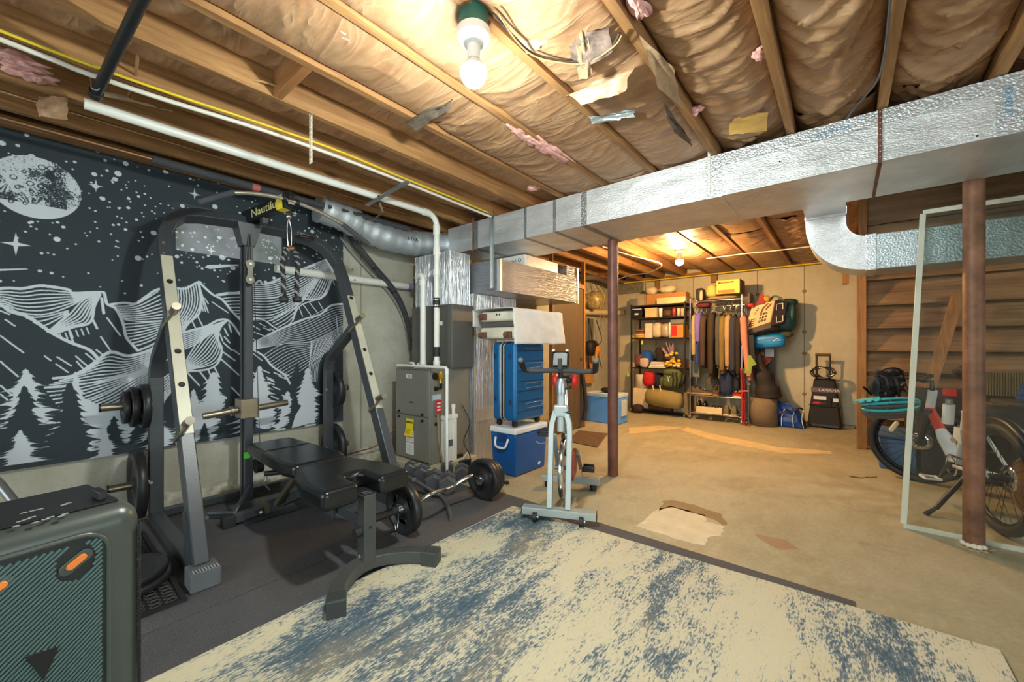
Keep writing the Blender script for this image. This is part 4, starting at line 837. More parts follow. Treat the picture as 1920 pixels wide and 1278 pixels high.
# forest
for a in ((-700, 760, 1100, 200, 1), (-520, 900, 1290, 160, 0), (-300, 820, 1200, 180, 1), (-160, 960, 1290, 120, 0)): pine(*a)
fill(np.array([c4(*p) for p in ((430, 860), (470, 960), (560, 1000), (770, 1000), (780, 1200), (470, 1270), (440, 1100))]), 1)
for a in ((145, 795, 1120, 185, 1), (135, 890, 1310, 165, 0), (425, 810, 1215, 110, 1), (395, 872, 1320, 170, 0), (118, 1140, 1330, 120, 1), (640, 1060, 1260, 95, 0), (770, 1100, 1250, 80, 0), (590, 1120, 1290, 70, 1), (885, 1060, 1240, 110, 1), (850, 1140, 1220, 60, 0),
          (1200, 812, 1230, 175, 1), (1290, 925, 1190, 105, 0), (1090, 910, 1250, 115, 1), (1150, 1100, 1240, 60, 0), (1460, 778, 1140, 125, 1), (1410, 960, 1180, 60, 0), (1570, 1020, 1200, 70, 0), (1668, 768, 1010, 75, 0), (1730, 790, 1140, 120, 1), (1618, 922, 1170, 95, 1), (1660, 950, 1150, 85, 0), (1880, 780, 1100, 100, 0), (1820, 950, 1140, 60, 0)): pine(*a)
fill(np.array([c4(*p) for p in ((1660, 1060), (1720, 960), (1765, 950), (1770, 1095), (1640, 1130))]), 1)
hv = CV.copy(); hv[1:-1, 1:-1] = (CV[1:-1, 1:-1]*2+CV[:-2, 1:-1]+CV[2:, 1:-1]+CV[1:-1, :-2]+CV[1:-1, 2:])/6
dk, wh = np.array([46, 56, 64])/255, np.array([206, 213, 221])/255
pix = np.ones((THT, TW, 4), np.float32); pix[..., :3] = dk+(wh-dk)*hv[..., None]
im = bpy.data.images.new('cloth_print', TW, THT); im.pixels.foreach_set(pix.ravel()); im.update()
t = NT('printed_cloth'); tx_ = t.n('ShaderNodeTexImage'); tx_.image = im; tx_.extension = 'EXTEND'; uv = t.n('ShaderNodeUVMap'); t.l(uv.outputs[0], tx_.inputs[0])
t.base(tx_.outputs[0]); t.set(.85); t.bump(t.noise(500, 2), .2, .001)
ad = t.n('ShaderNodeMixShader'); tp = t.n('ShaderNodeBsdfTransparent'); ad.inputs[0].default_value = .075            # thin cloth: the window glows through
t.l(t.p.outputs[0], ad.inputs[1]); t.l(tp.outputs[0], ad.inputs[2]); t.l(ad.outputs[0], t.t.nodes['Material Output'].inputs[0])
NU, NVv = 110, 60
def cloth(u, v): 
    y = TY0+(TY1-TY0)*u; z = TZ0+(TZ1-TZ0)*v; r = .010*(float(fbm(u*7, v*1.2, 41))-.45)+.006*(1-v)*math.sin(u*23)
    if abs(u-.93) < .03: z += 0
    return V((TX+r*(.25+.75*(1-abs(2*v-1)**6)), y, z))
tp_o = thing('wall_tapestry', 'large black and white cloth of moon, stars, mountains and pines', 'tapestry', (TX, .7, TZ0))
o = part('cloth', MB().grid(NU, NVv, cloth), t.m, tp_o)
ul = o.data.uv_layers.new(name='UVMap'); uvs = [((l.vertex_index//NVv)/(NU-1), (l.vertex_index % NVv)/(NVv-1)) for l in o.data.loops]
ul.data.foreach_set('uv', np.array(uvs, np.float32).ravel())
# ================================================================== FLOOR COVERINGS
solo('rubber_flooring', MB().box(-3.72, -2.235, -1.6, 2.40, .001, .0085), M['mat'], 'dark ribbed rubber floor mat under the weight rack', 'mat', bevel=.002)
solo('rubber_flooring', MB().box(-2.229, .037, -1.6, 2.47, .001, .0085), M['mat'], 'dark rubber floor mat beneath the blue rug, edge showing along the concrete', 'mat', bevel=.002)
rug = thing('area_rug', 'faded blue and cream rug with a distressed streaky pattern', 'rug', (-.7, .6, .009))
def rugf(u, v):
    x = -1.895+2.36*u+.008*math.sin(v*9)*(1 if u < .01 else 0); y = -1.4+(3.70+.12*u)*v
    return V((x, y, .0165+.0015*float(vnoise(u*30, v*40, 2))))
part('pile', MB().grid(60, 80, rugf), M['rug'], rug)
edge = [V((-1.895, -1.4, .0125)), V((-1.895, 2.30, .0125)), V((.465, 2.42, .0125)), V((.465, -1.4, .0125))]
part('bound_edge', MB().tube(edge, .0035, 6, closed=True), plain('rug_binding', (196, 196, 186), .9), rug)
rm = thing('rubber_doormat', 'black rubber doormat of small rings under the loose weight plates', 'mat', (-2.9, .2, .009))
part('border', MB().rect([(-3.44, -.12, .0145), (-2.372, -.12, .0145), (-2.372, .475, .0145), (-3.44, .475, .0145)], .022, .011, closed=True), M['rubber'], rm)
part('backing', MB().box(-3.43, -2.38, -.11, .465, .009, .0115), M['rubber'], rm)
ring = MB().tube([(.022*math.cos(a), .010*math.sin(a), 0) for a in np.linspace(0, 2*math.pi, 13)[:-1]], .0035, 5, closed=True).mesh('ring'); ring.materials.append(plain('rubber_ring', (58, 57, 56), .5))
xs = np.arange(-3.40, -2.39, .035)
cnt = 0
rest = MB()
for j in range(10):
    for i, x in enumerate(xs[::-1]):
        y = .435-j*.056-(i % 2)*.0
        if j < 9 and cnt < 290:
            q = bpy.data.objects.new('ring', ring); COL.objects.link(q); q.parent = rm; q.location = (x+2.9, y-.2+random.uniform(-.002, .002), .0062+.001); q.rotation_euler = (.25, 0, 1.57+.25); cnt += 1
# ================================================================== WEIGHT RACK
rk = thing('weight_rack', 'tall charcoal weight rack with pull-down boom in front of the star cloth', 'weight rack', (-3.0, 1.14, .009))
SL = .484; NRM = V((1, 0, SL)).normalized()
def hp(z, y): return V((-2.475-SL*z, y, z))
def hx(px, py, off=0):
    r = ray(px, py); t_ = (-2.475+off-EYE.x-SL*EYE.z)/(r.x+SL*r.z); return EYE+r*t_
YL, YR = .565, 1.745; YC = (YL+YR)/2
hoop = [hp(.09, YL), hp(1.0, YL), hp(1.80, YL), hp(1.93, YL+.012), hp(2.02, YL+.05), hp(2.085, YL+.115), hp(2.11, YL+.21), hp(2.125, YC-.2), hp(2.13, YC), hp(2.125, YC+.2), hp(2.09, YR-.21), hp(2.05, YR-.115), hp(1.98, YR-.05), hp(1.89, YR-.012), hp(1.76, YR), hp(1.0, YR), hp(.09, YR)]
part('hoop_frame', MB().rect(hoop, .066, .092, NRM), M['darksteel'], rk, .006)
PP = {}
for y, z0, z1, nm in ((YL, .70, 1.745, 'left'), (YR, .70, 1.60, 'right')):
    PP[nm] = part('perforated_plate', MB().beam(hp(z0, y)+NRM*.048, hp(z1, y)+NRM*.048, .058, .003, NRM), M['beigeplate'], rk, label='beige front strip with peg holes')
def bolt(p, n=V((1, 0, .4)), r=.008): part('bolt', MB().cyl(p, V(p)+V(n).normalized()*.006, r, 8), M['steel'], rk)
for px, py in ((306, 455), (307, 475)): bolt(hx(px, py, .055), NRM)
for px, py in ((661, 505), (665, 525)): bolt(hx(px, py, .055), NRM)
for y, pts in ((YL, ((315, 535), (324, 665), (328, 727))), (YR, ((667, 565), (678, 660), (684, 705)))):
    for px, py in pts:
        q = hx(px, py); q = hp(q.z, y); part('peg_hole', MB().lathe([(0, .0008), (.0145, .0008), (.0155, .0014), (.0165, .0008)], q+NRM*.0495, NRM, 14), M['black'], PP['left' if y == YL else 'right'])
for y, pts in ((YL, ((322, 592), (335, 800))), (YR, ((676, 605), (693, 752)))):
    for px, py in pts:
        z = hx(px, py).z; q = hp(z, y)+NRM*.05; tip = q+V((.10, -.005, .028))
        pg_ = part('support_peg', MB().cyl(q-NRM*.02, tip, .021, 16), plain('worn_peg', (112, 104, 88), .35, .6), rk); part('peg_cap', MB().cyl(tip, tip+(tip-q).normalized()*.006, .0225, 16), M['pegsteel'], pg_)
        part('safety_hook', MB().rect([q+V((.03, -.005, -.01)), q+V((.015, -.03, -.05)), q+V((-.05, -.045, -.10))], .024, .008, (0, 1, 0)), M['brass'], rk)
for y, s in ((YL, -1), (YR, 1)):
    xr_ = -3.60
    part('rear_post', MB().rect([(xr_, y-.03*s*0, .03), (xr_, y, .93)]+elbow((xr_+.0, y, 1.06), (0, 0, 1), (.8, 0, .6), .10)[1:]+[hp(1.36, y)-NRM*.03], .055, .075, (0, 1, 0)), M['darksteel'], rk, .005)
    part('base_rail', MB().beam((-3.66, y, .045), (-2.50, y, .045), .065, .07), M['darksteel'], rk, .005)
    part('gusset', MB().hexa([(-2.66, y-.036*1, .08), (-2.50, y-.036, .08), (-2.50, y+.036, .08), (-2.66, y+.036, .08), (-2.70, y-.036, .33), (-2.64, y-.036, .33), (-2.64, y+.036, .33), (-2.70, y+.036, .33)]), M['darksteel'], rk)
    part('floor_plate', MB().box(-3.50, -2.56, min(y, y-s*.16)+.0, max(y, y-s*.16), .0095, .018), M['mat'], rk)
    fcp = part('foot_cap', MB().box(-2.53, -2.405, y-.062, y+.062, .0095, .105), plain('cap_grey', (92, 95, 97), .5), rk, .006)
    for k in range(9): part('foot_rib', MB().box(-2.435+.0, -2.403, y-.052+k*.012, y-.046+k*.012, .1052, .110), plain('rib_grey', (150, 152, 152), .5), fcp)
    for z in (.81, .288): bolt((xr_+.03, y-.03, z), (1, 0, 0), .010)
    for z, L in ((.81, .235), (.288, .20)):
        L = L if s < 0 else .145; q = V((xr_, y+s*.028, z)); wh_ = part('weight_horn', MB().cyl(q, q+V((0, s*L, 0)), .0245, 18), M['brass'], rk, label='worn metal weight peg'); part('horn_cap', MB().cyl(q+V((0, s*L, 0)), q+V((0, s*(L+.008), 0)), .027, 18), M['gaspipe'], wh_)
    bolt((-2.58, y+.04, .30), (1, .4, 0), .010)
part('rear_crossbar', MB().beam((-3.64, YL-.02, .05), (-3.64, YR+.02, .05), .05, .05), M['darksteel'], rk, .004)
part('mast', MB().box(-3.56, -3.525, 1.045, 1.10, .02, 2.12).box(-3.485, -3.45, 1.045, 1.10, .02, 2.12).box(-3.525, -3.485, 1.062, 1.083, .02, 2.12), M['darksteel'], rk, .003)
part('mast_gusset', MB().hexa([(-3.55, 1.03, 1.95), (-3.44, 1.03, 1.95), (-3.44, 1.11, 1.95), (-3.55, 1.11, 1.95), (-3.56, .99, 2.11), (-3.42, .99, 2.11), (-3.42, 1.15, 2.11), (-3.56, 1.15, 2.11)]), M['darksteel'], rk)
# yoke pulley block on the mast, its cables and the loading carriage below
q = atx(467, 510, -3.40); r_ = .032
def dogbone(off): 
    P = []
    for k in range(9): a = math.pi*k/8; P.append((r_*math.cos(a), .058+r_*math.sin(a)))
    P += [(-.018, .02), (-.018, -.02)]
    for k in range(9): a = math.pi+math.pi*k/8; P.append((r_*math.cos(a), -.058+r_*math.sin(a)))
    P += [(.018, -.02), (.018, .02)]
    return MB().prism(P, (q.x+off, q.y, q.z), (0, 1, 0), (0, 0, 1), .006)
for off in (-.02, .02): part('yoke_plate', dogbone(off), plain('yoke_grey', (112, 108, 98), .4, .5), rk, .002)
for dz in (.058, -.058): part('pulley', MB().cyl((q.x-.012, q.y, q.z+dz), (q.x+.018, q.y, q.z+dz), .03, 16), M['blackplastic'], rk); part('axle_nut', MB().cyl((q.x+.026, q.y, q.z+dz), (q.x+.034, q.y, q.z+dz), .011, 6), M['steel'], rk)
for dy in (-.012, .012): part('cable', MB().tube([(q.x, q.y+dy, q.z+.06), (-3.44, 1.07+dy*.4, 2.10)], .003, 6), M['rubber'], rk)
part('cable', MB().tube([(q.x, q.y+.033, q.z-.05), (-3.41, 1.135, .32)], .0025, 6), M['rubber'], rk)
part('weight_carriage', MB().box(-3.575, -3.43, 1.015, 1.135, .66, .80), plain('carriage_bronze', (150, 136, 112), .38, .5), rk, .005)
part('carriage_post', MB().cyl((-3.50, 1.012, .72), (-3.50, .80, .70), .024, 16), M['brass'], rk); part('carriage_post', MB().cyl((-3.50, 1.138, .72), (-3.50, 1.36, .74), .024, 16), M['brass'], rk)
part('collar', MB().cyl((-3.50, .965, .716), (-3.50, .985, .718), .037, 16), M['brass'], rk)
part('low_pulley', MB().cyl((-3.41, 1.10, .30), (-3.41, 1.145, .30), .055, 18), M['blackplastic'], rk); part('snap_hook', MB().tube(smoothpath([(-3.40, 1.15, .36), (-3.40, 1.17, .40), (-3.40, 1.15, .43), (-3.40, 1.135, .39), (-3.40, 1.145, .33)]), .004, 6), M['rubber'], rk)
part('low_chain', MB().tube(smoothpath([(-3.39, 1.15, .25), (-3.385, 1.17, .20), (-3.39, 1.155, .16), (-3.385, 1.19, .10)]), .005, 6), M['steel'], rk); part('green_tape', MB().box(-3.447, -3.441, 1.035, 1.075, .36, .405), plain('green_tape', (70, 180, 50), .5), rk)
part('foot_plate', MB().hexa([(-3.42, .93, .02), (-3.05, .93, .02), (-3.05, 1.27, .02), (-3.42, 1.27, .02), (-3.42, .93, .05), (-3.12, .93, .03), (-3.12, 1.27, .03), (-3.42, 1.27, .05)]), M['darksteel'], rk)
a_, b_ = atz(392, 962, .05), atz(440, 962, .05); part('foot_handle', MB().tube([a_, b_, b_+V((-.20, .16, .10))], .019, 12), M['darksteel'], rk)
# boom with lettering
t0, t1 = V((-3.52, 1.072, 2.165)), atx(541, 377, -3.0); bd = (t1-t0).normalized()
part('boom', MB().beam(t0, t1, .055, .095), M['blackplastic'], rk, .004)
part('boom_tip', MB().beam(t1-bd*.10, t1-bd*.03, .0565, .0965), M['yellow'], rk)
sd = bd.cross(V((0, 0, 1))).normalized()
text('boom_lettering', 'Nautilus', t0.lerp(t1, .56)+sd*.0283, bd, (0, 0, 1), .085, plain('pale_yellow_ink', (214, 206, 140), .6), rk, 1.25)
part('boom_pulley', MB().cyl(t1+sd*.02+V((0, 0, .03)), t1-sd*.02+V((0, 0, .03)), .04, 18), M['blackplastic'], rk); part('pulley_bracket', MB().beam(t0.lerp(t1, .45)-V((0, 0, .05)), t0.lerp(t1, .45)-V((0, 0, .09)), .04, .05, (1, 0, 0)), M['darksteel'], rk)
bdg = hx(573, 446, .055); part('badge', MB().ball(bdg, .05, .07, .016, 16, 6, .5, R=rotz(0)), M['blackplastic'], rk)
bdg = hp(bdg.z, bdg.y)+NRM*.049
def badge(w_, h_, d_, mt): 
    P = [(w_*math.copysign(1, math.cos(a))*.7+h_*math.cos(a), h_*math.sin(a)) for a in np.linspace(-math.pi/2+.01, 1.5*math.pi-.01, 24)]
    part('badge_plate', MB().prism(P, bdg+NRM*d_, V((0, 1, -.16)), V((-SL, 0, 1)).normalized(), .001), mt, rk)
badge(.06, .017, .0, M['whiteink']); badge(.06, .0145, .0012, M['blackplastic']); text('badge_lettering', 'Nautilus', bdg+NRM*.0026, V((0, 1, -.16)), V((-SL, 0, 1)), .026, M['whiteink'], rk)
# lat bar resting on the boom
lb = thing('lat_bar', 'wide curved steel lat bar with rubber grips on top of the boom', 'bar', atx(535, 372, -2.985))
L1 = [atx(x, y, -2.985+dx) for x, y, dx in ((372, 380, .0), (400, 371, 0), (438, 361, 0), (480, 363, 0), (535, 373, 0), (590, 393, 0), (642, 420, 0), (668, 440, 0), (692, 458, 0))]
part('shaft', MB().tube(smoothpath(L1[2:7], 6), .0135, 12), M['pegsteel'], lb); part('grip', MB().tube(smoothpath(L1[:3], 4), .0185, 12), M['foam'], lb); part('grip', MB().tube(smoothpath(L1[6:], 4), .0185, 12), M['foam'], lb)
for x, y in ((533, 372), (557, 380)): c_ = atx(x, y, -2.985); part('collar', MB().cyl(c_-V((0, .012, 0)), c_+V((0, .012, 0)), .022, 12), M['blackplastic'], lb)
c_ = atx(546, 378, -2.985); part('hang_eye', MB().prism([(-.022, -.02), (.022, -.02), (.018, .03), (0, .042), (-.018, .03)], c_, (0, 1, 0), (0, 0, 1), .006), M['steel'], lb, .002)
# triceps rope on a carabiner
tr2 = thing('triceps_rope', 'black and grey twisted rope handle hanging from the boom', 'rope', atx(542, 470, -2.99))
c0, c1_ = atx(541, 405, -2.99), atx(543, 468, -2.99)
part('swivel', MB().ball(c0, .018, .018, .022), M['chrome'], tr2); part('carabiner', MB().tube(smoothpath([c0.lerp(c1_, .1), c0.lerp(c1_, .35)+V((0, .014, 0)), c0.lerp(c1_, .85)+V((0, .012, 0)), c1_, c0.lerp(c1_, .85)-V((0, .010, 0)), c0.lerp(c1_, .35)-V((0, .012, 0))], 4, True), .004, 8, closed=True), M['chrome'], tr2)
rp = smoothpath([atx(x, y, -2.99) for x, y in ((532, 553), (531, 520), (530, 490), (536, 472), (544, 465), (552, 472), (558, 490), (557, 520), (556, 553))], 6)
for ph, mt in ((0, M['black']), (2.09, plain('rope_grey', (120, 124, 126), .8)), (4.19, M['black'])):
    P = []
    Pd = smoothpath(rp, 3)
    for i, p in enumerate(Pd):
        d_ = (Pd[min(i+1, len(Pd)-1)]-Pd[max(i-1, 0)]); a, b = frame(d_, V((1, 0, 0))); an = ph+i*.62; P.append(p+a*(.0085*math.cos(an))+b*(.0085*math.sin(an)))
    part('rope_strand', MB().tube(P, .0092, 6), mt, tr2)
part('copper_band', MB().tube([atx(540, 466, -2.985), atx(548, 466, -2.985)], .016, 10), M['copper'], tr2)
for px in (532, 557): p = atx(px, 560, -2.99); part('rubber_stop', MB().lathe([(0, -.022), (.024, -.024), (.031, -.012), (.028, .014), (.012, .018), (0, .018)], p, (0, 0, 1), 16), M['rubber'], tr2)
# ================================================================== WEIGHT PLATES
def weight(c, ax, r, th, label, name='weight_plate', dish=True, group=None, loc=None):
    c = V(c); ax = V(ax).normalized(); o = thing(name, label, 'weight plate', loc or c-V((0, 0, r)), group)
    h = th/2; pr = [(.026, -h*.9), (.05, -h*.9), (.055, -h*.45), (r*.74, -h*.45), (r*.80, -h), (r*.97, -h), (r, -h*.8), (r, h*.8), (r*.97, h), (r*.80, h), (r*.74, h*.45), (.055, h*.45), (.05, h*.9), (.026, h*.9), (.026, -h*.9)]
    part('disc', MB().lathe(pr, c, ax, 40), M['plate'], o); return o
weight((-3.60, .505, .80), (0, 1, 0), .145, .042, 'upper left iron plate nearest the rack post', loc=(-3.6, .505, .66)); weight((-3.60, .452, .80), (0, 1, 0), .132, .036, 'upper left iron plate, middle of three on the peg'); weight((-3.60, .414, .80), (0, 1, 0), .105, .030, 'smallest upper left iron plate, outermost on the peg')
weight((-3.60, .470, .288), (0, 1, 0), .2225, .055, 'large iron plate on the lower left peg of the rack')
weight((-3.60, 1.795, .80), (0, 1, 0), .17, .04, 'upper right iron plate nearest the rack post'); weight((-3.60, 1.832, .77), (0, 1, 0), .13, .03, 'smaller upper right iron plate outside the other')
weight((-3.60, 1.80, .288), (0, 1, 0), .20, .045, 'iron plate on the lower right peg of the rack')
def flatplate(x, y, z, r, label):
    o = weight((x, y, z), (0, 0, 1), r, .034, label, loc=(x, y, z-.017))
    for s_, ph in (('POUNDS', .35), ('POUNDS', 3.5)):
        for i, chx in enumerate(s_):
            a = ph-i*.22; text('raised_letter', chx, (x+r*.66*math.cos(a), y+r*.66*math.sin(a), z+.0085), (math.sin(a), -math.cos(a), 0), (math.cos(a), math.sin(a), 0), r*.21, M['whiteink'], o)
    return o
flatplate(-2.745, .295, .036, .20, 'loose iron plate flat on the doormat, lower of the pair'); flatplate(-2.755, .292, .071, .188, 'loose iron plate with white lettering lying on another plate')
solo('spring_collar', MB().tube([(-2.95+.022*math.cos(a)+.0015*a, .40+.022*math.sin(a), .02+.004*a/6.28*1.6) for a in np.linspace(0, 25, 60)], .003, 6).tube([(-2.91, .41, .02), (-2.85, .44, .03)], .006, 8), M['gaspipe'], 'small dark spring collar on the doormat behind the loose plates', 'clip')
# ================================================================== ADJUSTABLE BENCH
bn = thing('weight_bench', 'black vinyl weight bench with grey steel frame and curved front foot', 'bench', (-2.4, 1.145, .009))
BY = 1.145
seat = [(-2.43, -.165), (-2.12, -.25), (-1.90, -.25), (-1.90, -.055), (-2.08, -.055), (-2.10, -.03), (-2.10, .03), (-2.08, .055), (-1.90, .055), (-1.90, .25), (-2.12, .25), (-2.43, .165)]
part('seat_pad', MB().prism([(x, BY+y) for x, y in seat], (0, 0, .400), (1, 0, 0), (0, 1, 0), .104), M['vinyl'], bn, .046)
back = [(-3.27, -.145), (-3.20, -.155), (-2.56, -.185), (-2.44, -.16), (-2.44, .16), (-2.56, .185), (-3.20, .155), (-3.27, .145)]
bp_ = part('back_pad', MB().prism([(x, BY+y) for x, y in back], (0, 0, .425), (1, 0, 0), (0, 1, 0), .085), M['vinyl'], bn, .030)
part('seam_piping', MB().tube(smoothpath([(-2.93, BY-.166, .44), (-2.93, BY-.163, .49), (-2.93, BY-.13, .5115), (-2.93, BY, .5118), (-2.93, BY+.13, .5115), (-2.93, BY+.163, .49)], 4), .0035, 6), M['rubber'], bn)
part('front_post', MB().box(-1.975, -1.905, BY-.033, BY+.033, .07, .425), M['benchsteel'], bn, .004); pcp = part('post_cap', MB().box(-1.970, -1.910, BY-.028, BY+.028, .4255, .429), M['blackplastic'], bn)
part('cap_slot', MB().box(-1.96, -1.945, BY-.02, BY+.02, .4292, .4298).box(-1.935, -1.92, BY-.02, BY+.02, .4292, .4298), M['steel'], pcp)
part('pin_hole', MB().cyl((-1.9045, BY, .255), (-1.9035, BY, .255), .008, 10), M['black'], bn); part('foot_bolt', MB().cyl((-1.95, BY-.034, .10), (-1.95, BY-.042, .10), .012, 8), M['steel'], bn)
arc = smoothpath([(-1.745, BY-.265, .055), (-1.84, BY-.205, .055), (-1.92, BY-.10, .058), (-1.945, BY, .06), (-1.92, BY+.10, .058), (-1.84, BY+.205, .055), (-1.745, BY+.265, .055)], 5)
part('front_foot', MB().rect(arc, .070, .062), M['benchsteel'], bn, .004)
for s in (-1, 1):
    e0, e1 = V((-1.775, BY+s*.245, .052)), V((-1.70, BY+s*.285, .052)); fcp = part('foot_cap', MB().beam(e0, e1, .082, .082), plain('cap_dark', (62, 66, 64), .5), bn, .006)
    for k in range(6): q0 = e0.lerp(e1, .12+k*.14); part('cap_rib', MB().beam(q0+V((0, 0, .0415)), q0+(e1-e0)*.06+V((0, 0, .0415)), .07, .003), M['benchsteel'], fcp)
part('main_rail', MB().beam((-1.97, BY, .275), (-2.62, BY, .30), .05, .06), M['darksteel'], bn, .004); part('main_rail', MB().beam((-2.60, BY, .30), (-3.12, BY+.02, .075), .05, .06), M['darksteel'], bn, .004)
part('seat_bracket', MB().box(-2.36, -2.10, BY-.03, BY+.03, .31, .40), M['darksteel'], bn); part('back_hinge', MB().box(-2.56, -2.42, BY-.045, BY+.045, .33, .42), M['darksteel'], bn, .004)
part('rear_foot', MB().beam((-3.13, .86, .048), (-3.13, 1.12, .075), .055, .055), M['darksteel'], bn, .004); part('rear_sleeve', MB().beam((-3.13, 1.07, .08), (-3.10, 1.52, .15), .068, .075), M['darksteel'], bn, .005); part('rear_sleeve_end', MB().beam((-3.10, 1.53, .11), (-3.10, 1.57, .05), .06, .06, (1, 0, 0)), M['darksteel'], bn)
part('foot_cap', MB().box(-3.165, -3.095, .815, .885, .0095, .082), M['rubber'], bn, .005)
part('adjust_knob', MB().cyl((-3.10, 1.02, .07), (-3.06, 1.02, .07), .02, 12), M['blackplastic'], bn); part('knob_face', MB().cyl((-3.059, 1.02, .07), (-3.057, 1.02, .07), .009, 10), M['whiteink'], bn)
part('clamp_plate', MB().beam((-3.13, 1.05, .08), (-3.13, 1.085, .085), .085, .09), plain('bronze_clamp', (104, 92, 70), .4, .5), bn, .003)
part('back_strut', MB().beam((-3.02, BY-.04, .11), (-2.66, BY-.04, .40), .034, .034), plain('worn_strut', (92, 84, 68), .45, .3), bn, .003); part('pull_pin', MB().cyl((-2.72, BY-.05, .40), (-2.80, BY-.19, .40), .016, 10), M['blackplastic'], bn)
part('side_plate', MB().beam((-2.20, BY-.04, .28), (-2.50, BY-.04, .33), .008, .10), M['darksteel'], bn)
part('curl_pin', MB().cyl((-1.94, BY-.034, .235), (-1.94, BY-.07, .235), .024, 12), M['rubber'], bn)
# ================================================================== BENT CURL BAR WITH PLATES
EA, EB, EZ = V((-2.165, 1.56, .172)), V((-2.17, 2.275, .165)), .17
ez = thing('curl_bar', 'bent steel curl bar loaded with plates on the mat beside the bench', 'barbell', (-2.17, 1.9, .009))
zig = [(-2.165, 1.58, .172), (-2.16, 1.63, .172), (-2.12, 1.71, .215), (-2.14, 1.80, .205), (-2.17, 1.90, .185), (-2.18, 1.98, .19), (-2.14, 2.10, .235), (-2.16, 2.18, .20), (-2.17, 2.24, .166)]
part('shaft', MB().tube(smoothpath(zig, 5), .0135, 12), M['chrome'], ez); part('sleeve', MB().cyl((-2.165, 1.57, .172), (-2.16, 1.22, .172), .0245, 18), plain('dark_sleeve', (80, 82, 82), .35, .7), ez)
part('sleeve', MB().cyl((-2.17, 2.245, .165), (-2.175, 2.44, .165), .0245, 18), MATS['dark_sleeve'], ez); part('sleeve_stop', MB().cyl((-2.165, 1.575, .172), (-2.165, 1.59, .172), .036, 18), M['chrome'], ez); part('sleeve_stop', MB().cyl((-2.17, 2.225, .165), (-2.17, 2.243, .165), .036, 18), M['chrome'], ez)
part('spring_clip', MB().tube([(-2.163+.030*math.cos(a), 1.485+.003*a/2, .172+.030*math.sin(a)) for a in np.linspace(0, 20, 50)], .003, 6).tube(smoothpath([(-2.14, 1.48, .15), (-2.12, 1.46, .09), (-2.13, 1.455, .065), (-2.145, 1.46, .09)]), .003, 6), M['chrome'], ez)
def gripplate(c, ax, r, th, label):
    """plate with a deep rim, hub and three oval grip openings read as pale ovals"""
    o = weight(c, ax, r, th, label, loc=(c[0], c[1], .009)); c = V(c); ax = V(ax).normalized(); a, b = frame(ax)
    for k in range(3):
        an = 2.1*k+.6; q = c+(a*math.cos(an)+b*math.sin(an))*r*.52-ax*0
        for sgn in (-1, 1):
            M3 = Matrix((a*math.cos(an)+b*math.sin(an), -a*math.sin(an)+b*math.cos(an), ax)).transposed()
            part('grip_rim', MB().tube([q+M3 @ V((r*.11*math.cos(t_), r*.24*math.sin(t_), sgn*th*.27)) for t_ in np.linspace(0, 6.283, 15)[:-1]], .004, 6, closed=True), M['plate'], o)
            part('grip_opening', MB().prism([(r*.10*math.cos(t_), r*.22*math.sin(t_)) for t_ in np.linspace(0, 6.283, 15)[:-1]], q+ax*(sgn*th*.225), M3.col[0], M3.col[1], .0015*sgn), plain('opening_grey', (98, 98, 96), .5, .2), o)
    for s_, ph in (('25', 1.57), ):
        text('raised_letter', s_, c-ax*(th*.24)+b*r*.50, a, b, r*.3, M['plate'], o)
    return o
gripplate((-2.165, 1.535, .172), (0, 1, 0), .163, .05, 'near iron plate on the curl bar, beside the bench post')
weight((-2.17, 2.275, .165), (0, 1, 0), .156, .05, 'far large iron plate on the curl bar, smooth back to the bench', loc=(-2.17, 2.275, .009)); weight((-2.171, 2.322, .165), (0, 1, 0), .146, .035, 'second iron plate outside the far end of the curl bar'); weight((-2.172, 2.365, .165), (0, 1, 0), .13, .035, 'outermost iron plate at the far end of the curl bar')
# bent attachment bar lying on the mat
P = [atz(742, 882, .17), atz(775, 899, .125), atz(812, 921, .06), atz(828, 930, .032), atz(838, 945, .026), atz(846, 971, .024)]
bb = thing('bent_tube', 'grey bent tube handle lying on the mat by the dumbbells', 'bar', P[-1]-V((0, 0, .015))); part('tube', MB().tube(smoothpath(P, 5), .0155, 12), plain('satin_grey', (112, 116, 118), .35, .6), bb)
part('weld_collar', MB().cyl(P[1], P[1].lerp(P[2], .12), .022, 12), M['steel'], bb)
